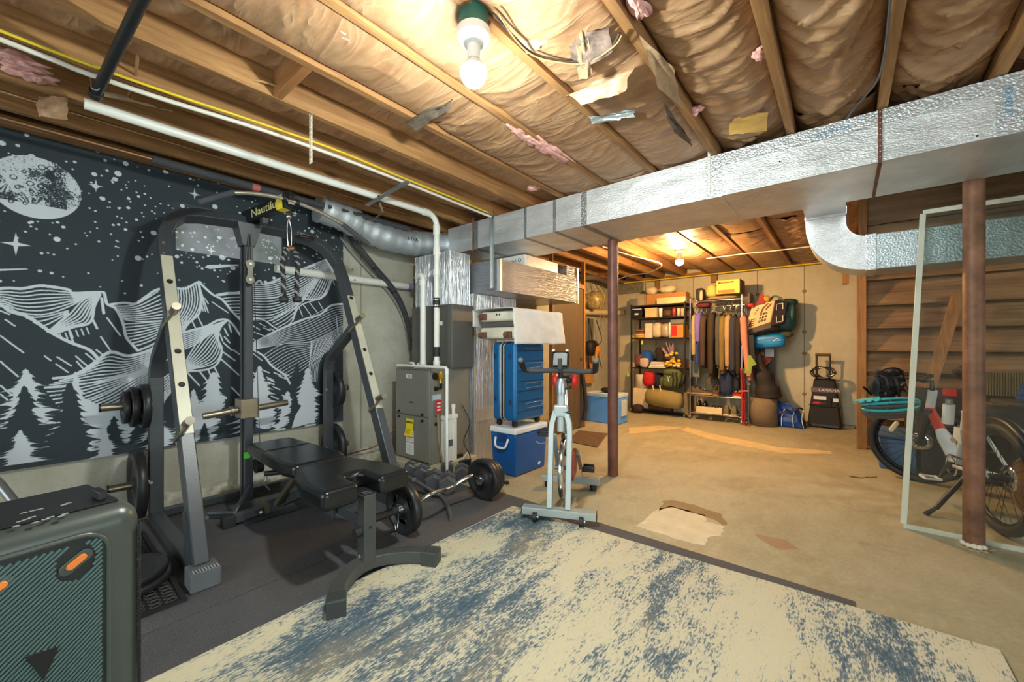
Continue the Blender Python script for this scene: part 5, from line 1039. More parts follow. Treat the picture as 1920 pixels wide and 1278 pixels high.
# ================================================================== DUMBBELLS
def dumbbell_at(px, py, r, L, yaw, lab, zc=None, first=[None]):
    z = r*.9+.009 if zc is None else zc; h = atz(px, py, z)
    if first[0] is None:
        o = thing('hex_dumbbell', lab, 'dumbbell', (0, 0, 0), 'hex dumbbells on the mat'); first[0] = o
        for s in (-1, 1):
            P = [(.5*math.cos(a), .5*math.sin(a)) for a in np.linspace(math.pi/6, 2*math.pi+math.pi/6, 7)[:-1]]
            m = MB(); x0 = s*1.0
            prof = [(.80, .56*s), (1.0, .68*s), (1.0, 1.18*s), (.78, 1.30*s)]; vs = []
            for rr_, xx_ in prof: vs += [(xx_, math.cos(a)*rr_, math.sin(a)*rr_) for a in np.linspace(math.pi/6, 2*math.pi+math.pi/6, 7)[:-1]]
            fs = [(i*6+t_, i*6+(t_+1) % 6, (i+1)*6+(t_+1) % 6, (i+1)*6+t_) for i in range(3) for t_ in range(6)]+[tuple(range(6)), tuple(range(18, 24))]
            if s > 0: fs = [f[::-1] for f in fs]
            part('hex_head', m.add([(x*.075, y*.075, z_*.075) for x, y, z_ in vs], fs), plain('hex_rubber', (78, 80, 84), .4, 0, .06), o, local=True)
        part('handle', MB().tube([(-.045, 0, 0), (-.02, 0, 0), (0, 0, 0), (.02, 0, 0), (.045, 0, 0)], [.014, .016, .0175, .016, .014], 12), M['chrome'], o, local=True)
    else: o = dup(first[0], (0, 0, 0), 0, lab)
    d = V((math.cos(yaw), math.sin(yaw), 0)); sc = r/.075; o.location = (h.x-d.x*.0945*sc, h.y-d.y*.0945*sc, z); o.rotation_euler = (random.uniform(-.08, .08), 0, yaw); o.scale = (sc,)*3; return o
YW = -.75
for px, py, r, lab in ((838, 912, .078, 'hex dumbbell nearest the curl bar, front row right'), (812, 908, .078, 'hex dumbbell in the front row, second from the right'), (790, 893, .072, 'hex dumbbell in the front row, third from the right'), (768, 884, .068, 'hex dumbbell partly hidden by the bench seat'), (866, 891, .070, 'hex dumbbell close to the big curl bar plate'), (838, 879, .066, 'hex dumbbell in the back row by the white pipe'), (812, 874, .066, 'hex dumbbell at the back row end, below the furnace pad')):
    dumbbell_at(px, py, r, .2, YW, lab)
# ================================================================== PARTY SPEAKER (left foreground)
SY = math.radians(10); SO = V((-1.378, .14, 0)); sn = V((math.cos(SY), math.sin(SY), 0)); su = V((-math.sin(SY), math.cos(SY), 0))
sp_ = thing('party_speaker', 'large dark green-grey party speaker cut by the left edge', 'speaker', SO+V((0, 0, .0095)), rz=SY)
def spx(px, py):
    r = ray(px, py); t_ = (SO-EYE).dot(sn)/r.dot(sn); q = EYE+r*t_-SO; return V((.0, q.dot(su), q.z-.0095))
shell = plain('speaker_shell', (70, 77, 74), .33, .1, .05, bs=200, bd=.0005)
HT = .795
part('shell', MB().box(-.30, 0, -.56, .055, .02, HT), shell, sp_, .045, local=True)
part('top_panel', MB().box(-.27, -.045, -.52, .02, HT+.0005, HT+.006), M['blackplastic'], sp_, .003, local=True)
e_tr = spx(190, 1005); yR, zT = -.012, HT-.045
fr_ = MB(); rad = .05; P = []
for cx_, cz_, a0 in ((yR-rad, zT-rad, 0), (-.5+rad, zT-rad, math.pi/2), (-.5+rad, .06+rad, math.pi), (yR-rad, .06+rad, 1.5*math.pi)):
    for k in range(6): a = a0+k/5*math.pi/2; P.append((cx_+rad*math.cos(a), cz_+rad*math.sin(a)))
part('grille_rim', fr_.tube([(.002, a, b) for a, b in P], .006, 8, closed=True), shell, sp_, local=True)
part('grille_back', MB().prism(P, (.0005, 0, 0), (0, 1, 0), (0, 0, 1), .003), plain('grille_dark', (20, 26, 26), .4), sp_, local=True)
gm = MB(); c45 = math.cos(.72); s45 = math.sin(.72); n_b = 0
def inside(y, z): return -.49 < y < yR-.012 and .07 < z < zT-.014
for k in range(-105, 112):
    off = k*.0078; seg = []
    for i in range(0, 481):
        tt = -.7+i*1.4/480; y, z = -.25+c45*tt-s45*off, .42+s45*tt+c45*off
        if inside(y, z) and not ((y-spx(140, 1052).y)**2/.001+(z-spx(140, 1052).z)**2/.0016 < 1): seg.append((.006, y, z))
        else:
            if len(seg) > 2: gm.beam(seg[0], seg[-1], .0046, .006, (1, 0, 0))
            seg = []
    if len(seg) > 2: gm.beam(seg[0], seg[-1], .0046, .006, (1, 0, 0))
part('grille_slats', gm, plain('slat_green', (84, 108, 108), .24, .1, .04), sp_, local=True, kind='stuff')
def capsule(p0, p1, r, d0, d1, mt, nm):
    p0, p1 = V(p0), V(p1); a = math.atan2(p1.z-p0.z, p1.y-p0.y); Q = []
    for k in range(9): b = a-math.pi/2+math.pi*k/8; Q.append((p1.y+r*math.cos(b), p1.z+r*math.sin(b)))
    for k in range(9): b = a+math.pi/2+math.pi*k/8; Q.append((p0.y+r*math.cos(b), p0.z+r*math.sin(b)))
    part(nm, MB().prism(Q, (d0, 0, 0), (0, 1, 0), (0, 0, 1), d1-d0), mt, sp_, .002, local=True)
org = plain('orange_insert', (238, 132, 46), .5)
capsule(spx(130, 1060), spx(152, 1042), .0075, .004, .013, org, 'orange_insert'); capsule(spx(124, 1066), spx(158, 1038), .014, .003, .008, shell, 'insert_surround')
capsule(spx(-25, 1112), spx(2, 1094), .0075, .004, .013, org, 'orange_insert'); capsule(spx(-30, 1118), spx(8, 1090), .014, .003, .008, shell, 'insert_surround')
tri = [spx(42, 1227), spx(80, 1272), spx(110, 1206)]; part('emblem', MB().prism([(p.y, p.z) for p in tri], (.004, 0, 0), (0, 1, 0), (0, 0, 1), .007), M['vinyl'], sp_, .002, local=True)
tri2 = [spx(25, 1300), spx(80, 1278), spx(130, 1300)]
def topmark(px, py, w_, h_):
    q = atz(px, py, HT+.017)-SO; x, y = q.dot(sn), q.dot(su); part('button_mark', MB().box(x-w_/2, x+w_/2, y-h_/2, y+h_/2, HT+.0062, HT+.0068), plain('mark_grey', (150, 158, 158), .5), sp_, local=True)
for px, py in ((38, 976), (50, 972), (60, 968), (85, 972), (95, 968), (115, 966), (122, 962), (45, 960), (62, 956), (75, 953), (120, 945), (128, 942), (30, 985), (66, 978)): topmark(px, py, .007, .011)
q = atz(182, 945, HT)-SO; part('recess_handle', MB().box(q.dot(sn)-.02, q.dot(sn)+.035, q.dot(su)-.006, q.dot(su)+.01, HT+.0062, HT+.03), M['blackplastic'], sp_, .004, local=True)
rb = MB()
for k in range(120):
    z = .06+k*.0058
    if z < HT-.06: rb.tube([(-.042+.001, .0565, z), (-.028, .0565, z), (-.012, .0515, z), (-.004, .044, z)], .0017, 4)
part('side_ribs', rb, plain('rib_dark', (36, 40, 40), .4), sp_, local=True, kind='stuff')
part('foot_wedge', MB().hexa([(-.20, .058, .0), (-.06, .058, .0), (-.06, .10, .0), (-.20, .10, .0), (-.18, .058, .13), (-.10, .058, .13), (-.10, .066, .12), (-.18, .066, .12)]), plain('grey_bracket', (104, 104, 102), .5, .3), sp_, local=True)
a_ = atx(0, 905, -3.70); mp_ = thing('metal_pole', 'plain metal tube leaning on the wall at the left edge', 'pole', atz(48, 985, .02))
part('tube', MB().tube([atx(-60, 850, -3.74), atx(0, 908, -3.60), atx(40, 958, -3.45)], .022, 12), M['steel'], mp_)
# ================================================================== EXERCISE BIKE
EBY = math.radians(25.0); eb = thing('exercise_bike', 'silver-grey spin bike with black handlebar standing on the rug edge', 'exercise bike', (-1.490, 2.295, .0), rz=EBY)
g = M['bikegrey']; LP = dict(local=True)
part('front_stabiliser', MB().box(-.25, .25, -.035, .035, .052, .102), g, eb, .004, **LP)
for s in (-1, 1): 
    part('end_cap', MB().box(s*.25-.004, s*.25+.004, -.034, .034, .053, .101), M['blackplastic'], eb, **LP)
    tw_ = part('transport_wheel', MB().cyl((s*.155-.014, -.045, .048), (s*.155+.014, -.045, .048), .030, 16), M['rubber'], eb, **LP); part('wheel_bolt', MB().cyl((s*.155+.014, -.045, .048), (s*.155+.026, -.045, .048), .010, 8), M['steel'], tw_, **LP)
    part('fork_leg', MB().rect([(s*.062, 0, .102), (s*.064, .09, .60), (s*.060, .10, .66), (s*.038, .115, .735), (s*.022, .12, .772)], .036, .042, (0, 1, 0)), g, eb, .004, **LP)
part('crown', MB().box(-.05, .05, .09, .15, .70, .785), g, eb, .012, **LP); part('head_tube', MB().tube([(0, .12, .60), (0, .125, .86)], .028, 16), g, eb, **LP)
part('head_clamp', MB().tube([(0, .125, .86), (0, .125, .93), (0, .125, .97)], [.036, .038, .024], 14), M['steel'], eb, **LP); part('clamp_lever', MB().cyl((.03, .11, .90), (.075, .10, .915), .010, 8), M['blackplastic'], eb, **LP); part('clamp_lever', MB().cyl((.02, .10, .74), (.08, .10, .735), .011, 8), M['blackplastic'], eb, **LP)
part('stem', MB().tube([(0, .125, .94), (0, .11, 1.03)], .017, 12), M['blackplastic'], eb, **LP)
part('handlebar', MB().tube(smoothpath([(-.235, .03, 1.03), (-.15, .05, 1.025), (0, .10, 1.03), (.15, .05, 1.025), (.235, .03, 1.03)], 4), .017, 12), M['foam'], eb, **LP)
for s in (-1, 1): part('grip', MB().tube(smoothpath([(s*.215, .035, 1.03), (s*.24, .025, 1.035), (s*.245, -.01, 1.06), (s*.25, -.06, 1.10)], 4), .020, 12), M['rubber'], eb, **LP); part('grip_end', MB().ball((s*.25, -.062, 1.102), .019), plain('grip_end', (96, 100, 102), .5), eb, **LP)
cs_ = part('console', MB().cbox((0, .09, 1.105), .122, .035, .115, Matrix.Rotation(-.35, 3, 'X')), M['blackplastic'], eb, .014, **LP); part('console_screen', MB().cbox((0, .11, 1.115), .09, .004, .06, Matrix.Rotation(-.35, 3, 'X')), plain('screen_grey', (86, 92, 90), .2), cs_, **LP); part('console_bracket', MB().cbox((0, .06, 1.075), .028, .02, .08), M['blackplastic'], eb, .004, **LP)
part('console_pad', MB().cbox((-.047, .08, 1.166), .022, .022, .014).cbox((.047, .08, 1.166), .022, .022, .014), M['steel'], eb, .003, **LP)
part('flywheel', MB().lathe([(.03, -.012), (.16, -.010), (.185, -.018), (.222, -.018), (.226, -.012), (.226, .012), (.222, .018), (.185, .018), (.16, .010), (.03, .012)], (0, .30, .29), (1, 0, 0), 40), M['chrome'], eb, **LP)
part('flywheel_axle', MB().cyl((-.07, .30, .29), (.07, .30, .29), .016, 12), M['steel'], eb, **LP)
for s in (-1, 1): part('axle_stay', MB().beam((s*.045, .10, .58), (s*.045, .30, .29), .014, .03, (1, 0, 0)), g, eb, **LP)
part('brake_rod', MB().tube([(0, .16, .70), (0, .25, .56)], .011, 10), M['chrome'], eb, **LP); part('brake_pad', MB().cbox((0, .26, .535), .03, .05, .03), M['blackplastic'], eb, .003, **LP)
part('top_tube', MB().beam((0, .14, .72), (0, .52, .46), .045, .06), g, eb, .004, **LP); part('down_tube', MB().beam((0, .50, .46), (0, .70, .13), .045, .06), g, eb, .004, **LP)
part('seat_post', MB().tube([(0, .52, .45), (-.03, .60, .90)], .022, 14), M['chrome'], eb, **LP)
part('saddle', MB().ball((-.03, .66, .925), .085, .13, .040, 18, 10, .8), M['vinyl'], eb, **LP)
for s in (-1, 1): part('saddle_flank', MB().ball((-.03+s*.078, .60, .915), .030, .06, .058, 14, 10), M['red'], eb, label='bright red saddle side', **LP)
part('rear_stabiliser', MB().box(-.24, .24, .67, .73, .05, .10), g, eb, .004, **LP)
for s in (-1, 1): part('level_foot', MB().cyl((s*.19, .70, .002), (s*.19, .70, .05), .028, 14), M['rubber'], eb, **LP)
part('chain_guard', MB().prism([(.31+.115*math.cos(a)+.14*(math.cos(a) > 0), .30+.10*math.sin(a)) for a in np.linspace(0, 6.283, 25)[:-1]], (.052, .0, 0), (0, 1, 0), (0, 0, 1), .02), plain('guard_red', (150, 60, 54), .4), eb, **LP)
for s, dz, dy in ((-1, .15, -.06), (1, -.13, .04)):
    part('crank_arm', MB().beam((s*.085, .46, .36), (s*.105, .46+dy, .36+dz), .018, .026, (1, 0, 0)), M['steel'], eb, **LP)
    pz, py_ = .36+dz, .46+dy; pd_ = part('pedal', MB().cbox((s*.165, py_, pz), .095, .085, .022).cbox((s*.165, py_-.035, pz+.018), .085, .012, .03).cbox((s*.165, py_+.035, pz+.018), .085, .012, .03), M['blackplastic'], eb, .003, **LP)
    part('toe_cage', MB().tube(smoothpath([(s*.125, py_-.04, pz+.01), (s*.13, py_-.11, pz+.04), (s*.20, py_-.11, pz+.04), (s*.205, py_-.04, pz+.01)], 4), .005, 6), M['blackplastic'], pd_, **LP); part('pedal_strap', MB().tube(smoothpath([(s*.115, py_, pz), (s*.12, py_-.01, pz-.05), (s*.20, py_, pz-.075), (s*.235, py_, pz-.06)], 4), .004, 6), plain('strap_grey', (146, 148, 140), .6), pd_, **LP)
part('bottom_bracket', MB().cyl((-.09, .46, .36), (.09, .46, .36), .028, 14), M['steel'], eb, **LP)
solo('loose_collar', MB().lathe([(.012, 0), (.024, 0), (.024, .018), (.012, .018), (.012, 0)], atz(950, 906, .001), (0, 0, 1), 16), M['rubber'], 'small black ring lying on the concrete near the cooler', 'ring')
# ================================================================== COOLER, SUITCASE, COVERED SUITCASE
ck = thing('cooler', 'dark blue cooler with white lid under the upright blue suitcase', 'cooler', (-2.45, 3.08, 0))
cx0, cx1, cy0, cy1 = -2.605, -2.295, 2.825, 3.325
part('body', MB().hexa([(cx0+.02, cy0+.02, .004), (cx1-.015, cy0+.02, .004), (cx1-.015, cy1-.02, .004), (cx0+.02, cy1-.02, .004), (cx0, cy0, .385), (cx1, cy0, .385), (cx1, cy1, .385), (cx0, cy1, .385)]), M['blue'], ck, .014)
part('lid', MB().box(cx0-.006, cx1+.006, cy0-.006, cy1+.006, .388, .442), M['lid'], ck, .014)
part('handle', MB().tube(smoothpath([(-2.53, cy0-.004, .345), (-2.525, cy0-.02, .30), (-2.50, cy0-.028, .262), (-2.41, cy0-.028, .262), (-2.385, cy0-.02, .30), (-2.38, cy0-.004, .345)], 3), .011, 8), M['white'], ck, label='white swing handle'); part('handle_recess', MB().box(-2.51, -2.40, cy0-.003, cy0+.002, .31, .38), plain('cooler_navy', (18, 54, 112), .4), ck, .004)
for k, (a, b, c, d) in enumerate(((3.02, .19, .10, .012), (3.035, .172, .085, .011), (3.01, .155, .11, .010), (3.025, .138, .09, .011), (3.03, .207, .05, .010), (3.06, .125, .05, .009))):
    part('peeled_sticker', MB().prism([(a, b), (a+c*.5, b-.004), (a+c, b+.006), (a+c*.9, b+d+.004), (a+c*.4, b+d-.002), (a-.01, b+d)], (cx1-.0105+(b-.2)*.04, 0, 0), (0, 1, 0), (0, 0, 1), .003), M['whiteink'], ck)
part('peeled_sticker', MB().prism([(3.185, .05), (3.21, .035), (3.235, .07), (3.215, .10), (3.19, .085)], (cx1-.0155, 0, 0), (0, 1, 0), (0, 0, 1), .003), M['whiteink'], ck)
su_ = thing('suitcase', 'upright blue ribbed hard-shell suitcase standing on the cooler', 'suitcase', (-2.455, 3.08, .443))
sx0, sx1, sy0, sy1, sz0, sz1 = -2.60, -2.31, 2.845, 3.305, .50, 1.235
part('shell', MB().box(sx0, -2.49, sy0, sy1, sz0, sz1), M['suit'], su_, .035); part('shell', MB().box(-2.455, sx1, sy0, sy1, sz0, sz1), M['suit'], su_, .035)
part('gusset', MB().box(-2.492, -2.453, sy0+.006, sy1-.006, sz0+.008, sz1-.008), M['black'], su_, .02)
for x in (-2.492, -2.455):
    R_ = .035; P = [(x, sy0+.001, sz0+R_), (x, sy0+.001, sz1-R_), (x, sy0+R_, sz1-.0005), (x, sy1-R_, sz1-.0005), (x, sy1-.001, sz1-R_), (x, sy1-.001, sz0+R_), (x, sy1-R_, sz0), (x, sy0+R_, sz0)]
    part('zip_band', MB().tube(P, .007, 6, closed=True), M['zipper'], su_)
for k in range(7):
    z = sz0+.085+k*.094; part('rib_groove', MB().box(sx1-.003, sx1+.0015, sy0+.03, sy1-.02, z, z+.006), plain('groove_navy', (20, 40, 84), .3, .2), su_)
    if k % 2 == 0: 
        a, b = sy0+.15, sy1-.05; P = [(sx1+.002, a, z+.03), (sx1+.002, b, z+.03), (sx1+.002, b, z+.075), (sx1+.002, a, z+.075)]
        part('raised_loop', MB().tube(P, .0045, 6, closed=True), plain('suit_edge', (110, 140, 176), .25, .4), su_)
for y in (sy0+.05, sy1-.06):
    for x in (sx0+.05, sx1-.05): part('caster', MB().cyl((x-.016, y, .470), (x+.016, y, .470), .026, 14).box(x-.02, x+.02, y-.02, y+.02, .475, .502), M['blackplastic'], su_, .003)
for x, z in ((-2.555, 1.10), (-2.375, 1.10), (-2.555, .70), (-2.375, .68)): part('side_foot', MB().cbox((x, sy0-.004, z), .018, .012, .045), plain('foot_navy', (22, 40, 70), .5), su_, .004)
wc = thing('covered_suitcase', 'white suitcase lying on its side on the blue one, half covered by cloth', 'suitcase', (-2.49, 3.1, 1.238))
part('shell', MB().box(-2.72, -2.29, 2.80, 3.46, 1.262, 1.375), plain('cream_shell', (214, 206, 186), .4), wc, .03); part('shell', MB().box(-2.72, -2.29, 2.80, 3.46, 1.425, 1.525), MATS['cream_shell'], wc, .03)
part('zip_gusset', MB().box(-2.71, -2.30, 2.806, 3.45, 1.376, 1.424), plain('gusset_grey', (84, 80, 78), .7), wc, .008)
for x, z in ((-2.66, 1.475), (-2.35, 1.30), (-2.66, 1.30)): part('caster', MB().cyl((x-.02, 2.765, z), (x+.02, 2.765, z), .030, 16).cbox((x, 2.785, z), .075, .03, .06), plain('caster_brown', (110, 74, 58), .5), wc, .004)
part('rubber_foot', MB().box(-2.6, -2.42, 2.79, 2.80, 1.262, 1.264), M['black'], wc)
for x in (-2.50, -2.465): part('rivet', MB().cyl((x, 2.796, 1.49), (x, 2.802, 1.49), .009, 10), M['black'], wc)
shroud = plain('white_cloth', (214, 212, 208), .75, 0, .06)
def drape(u, v):
    # u along the suitcase (Y), v across: left edge, over the top, down the right side
    y = 2.74+.80*u; s = v*1.05; n_ = float(fbm(u*5, v*6, 91))-.47
    if s < .16: x, z = -2.75-.012, 1.38+s
    elif s < .64: x, z = -2.75+(s-.16), 1.541+.006*math.sin((s-.16)*6)
    else: x, z = -2.255+.02*(s-.64)/.4, 1.535-(s-.64)*.78
    zz = z+.012*n_; return V((x+.03*n_, y+(.05*(v-.75) if u > .9 and v > .6 else 0), zz))
cl_ = thing('dust_sheet', 'white cloth cover draped over the suitcase lying on top', 'cloth', (-2.5, 3.1, 1.54))
part('sheet', MB().grid(26, 48, drape), shroud, cl_, solid=.004)
# ================================================================== BROWN DOOR SLAB
dr_ = thing('brown_door', 'plain tan door slab standing behind the suitcase stack', 'door', (-2.98, 4.85, 0))
part('slab', MB().box(-3.02, -2.985, 4.455, 5.27, .012, 2.03), M['door'], dr_, .003); part('hinge', MB().cyl((-2.983, 4.452, 1.55), (-2.983, 4.452, 1.66), .007, 8), M['brass'], dr_)
part('hinge', MB().cyl((-2.983, 4.452, .30), (-2.983, 4.452, .41), .007, 8), M['brass'], dr_); part('knob_hole', MB().cyl((-2.985, 5.20, 1.0), (-2.984, 5.20, 1.0), .027, 16), M['black'], dr_)
struct('trim_1', MB().box(-3.03, -2.97, 4.43, 4.449, 0, 2.44).box(-3.03, -2.975, 5.275, 5.31, 0, 2.44).box(-3.03, -2.975, 4.449, 5.275, 2.04, 2.10), M['post'], .002)
# ================================================================== FAR LEFT CORNER: pipes, wires, panel, light blue cooler
pipe('waste_pipe', [atx(1086, 584, -3.74), aty(1153, 586, 7.66), aty(1172, 585, 7.66)], .055, plain('cream_pipe', (206, 186, 134), .5), 'cream plastic pipe across the far corner behind the column', n=16)
solo('breaker_panel', MB().box(-3.795, -3.72, 6.60, 6.95, 1.20, 1.72), plain('panel_grey', (120, 118, 108), .5, .2), 'grey electrical panel on the wall in the far corner', 'panel', bevel=.004)
solo('junction_box', MB().box(-3.795, -3.72, 6.62, 6.90, .98, 1.15), plain('cream_box', (196, 178, 140), .5), 'cream electrical box under the grey panel in the far corner', 'box', bevel=.004)
for i, (a, b, c, d, r, col, lab) in enumerate(((1097, 530, 1100, 600, .012, 'cabletan', 'tan wire hanging leftmost in the far corner'), (1112, 532, 1120, 590, .010, 'cablew', 'white wire looping in the far corner beside the foil ball'), (1122, 535, 1136, 600, .010, 'cable', 'yellow wire hanging in the far corner'), (1130, 536, 1128, 620, .009, 'cabletan', 'tan wire hanging nearest the column in the far corner'), (1104, 596, 1106, 700, .012, 'rubber', 'black cable running down from the panel'), (1118, 600, 1128, 690, .008, 'rubber', 'thin black cable down the far corner wall'))):
    pipe('wall_wire', [atx(a, b, -3.70), atx((a+c)/2+5, (b+d)/2-10, -3.62), atx((a+c)/2-3, (b+d)/2+8, -3.66), atx(c, d, -3.72)], r, M[col], lab, 'wire', 5, 7)
pipe('wall_conduit', [(-3.74, 6.05, .01), (-3.74, 6.05, 2.40)], .02, M['post'], 'brown upright strip beside the grey panel in the far corner', 'trim')
fb = atx(1114, 562, -3.55); solo('foil_ball', MB().ball(fb, .15, .15, .15, 20, 14, noise=.35, seed=4), plain('foam_gold', (190, 168, 112), .4, .35, .3, 30, 40, .01), 'crumpled pale gold wrapping bunched high in the far corner', 'wrapping')
solo('duct_sock', MB().tube(smoothpath([atx(1096, 520, -3.5), atx(1120, 520, -3.5), atx(1150, 535, -3.6)], 5), .05, 12), plain('grey_sock', (112, 100, 86), .6), 'grey sleeve pipe under the far corner ceiling', 'pipe')
yt = thing('tool_bag', 'black and orange tool pouch hanging on the far corner wall', 'bag', atx(1110, 672, -3.6)); q = atx(1110, 655, -3.62)
part('pouch', MB().ball(q-V((0, .02, -.03)), .09, .16, .14, 14, 10, .7, .15, 3), M['black'], yt); part('orange_lining', MB().ball(q+V((.10, .03, -.02)), .05, .07, .08, 12, 8, noise=.3, seed=5), plain('orange_tool', (206, 128, 40), .5), yt); part('yellow_handle', MB().tube(smoothpath([q+V((.12, -.06, -.04)), q+V((.13, -.1, -.15)), q+V((.10, -.14, -.26))], 4), .03, 8), plain('ochre', (170, 130, 60), .6), yt)
part('loop', MB().tube([q+V((.11, .14+.05*math.cos(a), -.16+.05*math.sin(a))) for a in np.linspace(0, 6.283, 13)[:-1]], .012, 6, closed=True), M['cabletan'], yt)
solo('cardboard_sheet', MB().hexa([(-3.72, 6.1, .5), (-3.70, 6.1, .5), (-3.70, 6.95, .5), (-3.72, 6.95, .5), (-3.78, 6.1, 1.02), (-3.765, 6.1, 1.02), (-3.765, 6.95, 1.02), (-3.78, 6.95, 1.02)]), M['card'], 'brown cardboard sheet on the far corner wall above the light cooler', 'cardboard')
lc = thing('cooler', 'light blue cooler on the floor beyond the smooth column', 'cooler', (-2.95, 5.8, 0))
q0, q1 = aty(1099, 795, 5.72), aty(1160, 795, 5.72)
part('body', MB().box(q0.x, q1.x, 5.72, 6.06, .004, .40), M['bluelt'], lc, .012); part('lid', MB().box(q0.x-.006, q1.x+.006, 5.714, 6.066, .403, .46), plain('pale_lid', (186, 202, 214), .45), lc, .010)
part('latch', MB().box(q0.x+.12, q0.x+.22, 5.708, 5.719, .385, .42), M['bluelt'], lc, .004); part('end_handle', MB().box(q1.x, q1.x+.02, 5.80, 5.98, .12, .36), plain('handle_pale', (196, 206, 212), .5), lc, .005)
for x in (q0.x+.06, q1.x-.03): part('wheel', MB().cyl((x-.02, 5.78, .035), (x+.02, 5.78, .035), .034, 12), M['rubber'], lc)
solo('knit_hat', MB().ball((q0.x+.28, 5.88, .50), .10, .09, .045, 14, 8, noise=.2, seed=6), M['black'], 'dark crumpled cap lying on the light blue cooler', 'cap')
pipe('vacuum_hose', [atx(1092, 700, -2.96), atx(1096, 730, -2.93), atx(1098, 765, -2.92), atx(1094, 788, -2.93)], .03, M['rubber'], 'thick black hose hanging down beside the tan door', 'hose', 5, 10)
solo('door_mat', MB().hexa([atz(1062, 826, .001), atz(1120, 838, .001), atz(1140, 812, .001), atz(1085, 806, .001), atz(1062, 826, .008), atz(1120, 838, .008), atz(1140, 812, .008), atz(1085, 806, .008)]), plain('brown_mat', (104, 78, 54), .95, 0, .3, 30, 60, .003), 'dark brown doormat on the concrete behind the exercise bike', 'mat')
# ================================================================== METAL SHELVES WITH HOUSEHOLD GOODS
SYf, SYb = 7.05, 7.45; s0, s1 = aty(1184, 690, SYf).x, aty(1284, 690, SYf).x
zl = [aty(1234, y, SYf).z for y in (768, 690, 633, 594, 570)]
sh = thing('shelf_rack', 'dark metal shelf rack full of household goods against the far wall', 'shelf', ((s0+s1)/2, 7.25, 0)); dm = plain('dark_shelf_metal', (44, 36, 32), .5, .4)
for x in (s0, s1):
    for y in (SYf, SYb): part('post', MB().box(x-.012, x+.012, y-.012, y+.012, .07, zl[-1]+.02), dm, sh); part('caster', MB().cyl((x-.012, y, .036), (x+.012, y, .036), .034, 12).box(x-.01, x+.01, y-.01, y+.01, .04, .075), M['steel'], sh)
for z in zl: part('shelf_board', MB().box(s0-.008, s1+.008, SYf-.008, SYb+.008, z-.022, z-.001), dm, sh)
for z in zl[1:4]: part('back_panel', MB().box(s0+.02, s1-.02, SYb+.010, SYb+.016, z+.002, z+.16), plain('brown_back', (86, 52, 34), .7), sh)
def item(name, px0, px1, pyt, lev, mt, label, cat, y=7.12, dep=.24, group=None, bev=.006, round_=None):
    a, b = aty(px0, 640, y).x, aty(px1, 640, y).x; z0 = zl[lev] if isinstance(lev, int) else lev; z1 = aty((px0+px1)/2, pyt, y).z
    o = thing(name, label, cat, ((a+b)/2, y+dep/2, z0), group)
    c = ((a+b)/2, y+dep/2, (z0+z1)/2)
    if round_ == 'cyl': part('body', MB().lathe([(0, z0), ((b-a)/2, z0), ((b-a)/2, z1-.01), ((b-a)/2-.008, z1), (0, z1)], (c[0], c[1], 0), (0, 0, 1), 18), mt, o)
    elif round_ == 'soft': part('body', MB().ball(c, (b-a)/2, dep/2, (z1-z0)/2, 18, 12, .6, .13, int(px0)), mt, o)
    else: part('body', MB().box(a, b, y, y+dep, z0, z1), mt, o, bev)
    return o, a, b, z0, z1, y
pc = lambda n, c, r=.7, **k: plain(n, c, r, 0, .1, **k)
o, a, b, z0, z1, y = item('file_box', 1184, 1203, 578, 3, M['black'], 'black box with small white label on the second shelf from the top', 'box'); part('label_tag', MB().box(a+.06, b-.06, y-.002, y-.0005, z0+.06, z0+.09), M['whiteink'], o); part('white_rim', MB().box(a, b, y-.004, y-.001, z1-.02, z1-.008), M['whiteink'], o)
o, a, b, z0, z1, y = item('storage_box', 1209, 1231, 579, 3, pc('cream_carton', (220, 190, 138)), 'cream box beside the black box on the second shelf', 'box'); part('lid', MB().box(a-.004, b+.004, y-.004, y+.244, z1+.001, z1+.018), pc('cream_lid', (228, 204, 160)), o)
item('spray_bottle', 1234, 1241, 577, 3, M['white'], 'small white bottle in the middle of the second shelf', 'bottle', round_='cyl', dep=.06)
item('brown_bowl', 1241, 1258, 579, 3, pc('dark_brown_ceramic', (84, 58, 40)), 'dark brown bowl right of the white bottle on the second shelf', 'bowl', round_='soft')
for i, (p0, p1, c, l) in enumerate(((1259, 1266, (180, 60, 50), 'red and white can on the second shelf'), (1268, 1274, (216, 200, 172), 'cream can right of the red one'), (1275, 1282, (200, 178, 140), 'tan can at the right end of the second shelf'))): item('tin_can', p0, p1, 577, 3, pc('can%d' % i, c, .4), l, 'can', round_='cyl', dep=.08)
for i, (c, z) in enumerate((((214, 160, 40), .0), ((206, 178, 130), .035), ((170, 110, 64), .07), ((150, 96, 60), .115))):
    a, b = aty(1185+i, 640, 7.12).x, aty(1210-i, 640, 7.12).x; solo('folded_bag', MB().ball(((a+b)/2, 7.24, zl[2]+.02+z), (b-a)/2, .12, .022, 16, 8, .7, .1, i), pc('folded%d' % i, c), ['yellow folded bag at the bottom of the pile, left of third shelf', 'cream folded bag second in the pile on the third shelf', 'brown folded bag third in the pile on the third shelf', 'crumpled brown bag topping the pile on the third shelf'][i], 'bag')
item('white_bin', 1209, 1222, 606, 2, pc('bin_white', (214, 204, 180)), 'white open bin left of centre on the third shelf', 'bin')
item('plastic_bag', 1221, 1238, 604, 2, pc('bag_white', (206, 192, 160), .3, bs=40, bd=.01), 'white plastic bag in the middle of the third shelf', 'bag', round_='soft'); item('plastic_bag', 1236, 1254, 606, 2, pc('bag_clear', (176, 160, 130), .3, bs=40, bd=.01), 'greyish plastic bag beside the orange box, third shelf', 'bag', round_='soft')
item('paper_tube', 1253, 1257, 604, 2, M['paper'], 'white paper tube touching the orange box', 'tube', round_='cyl', dep=.05)
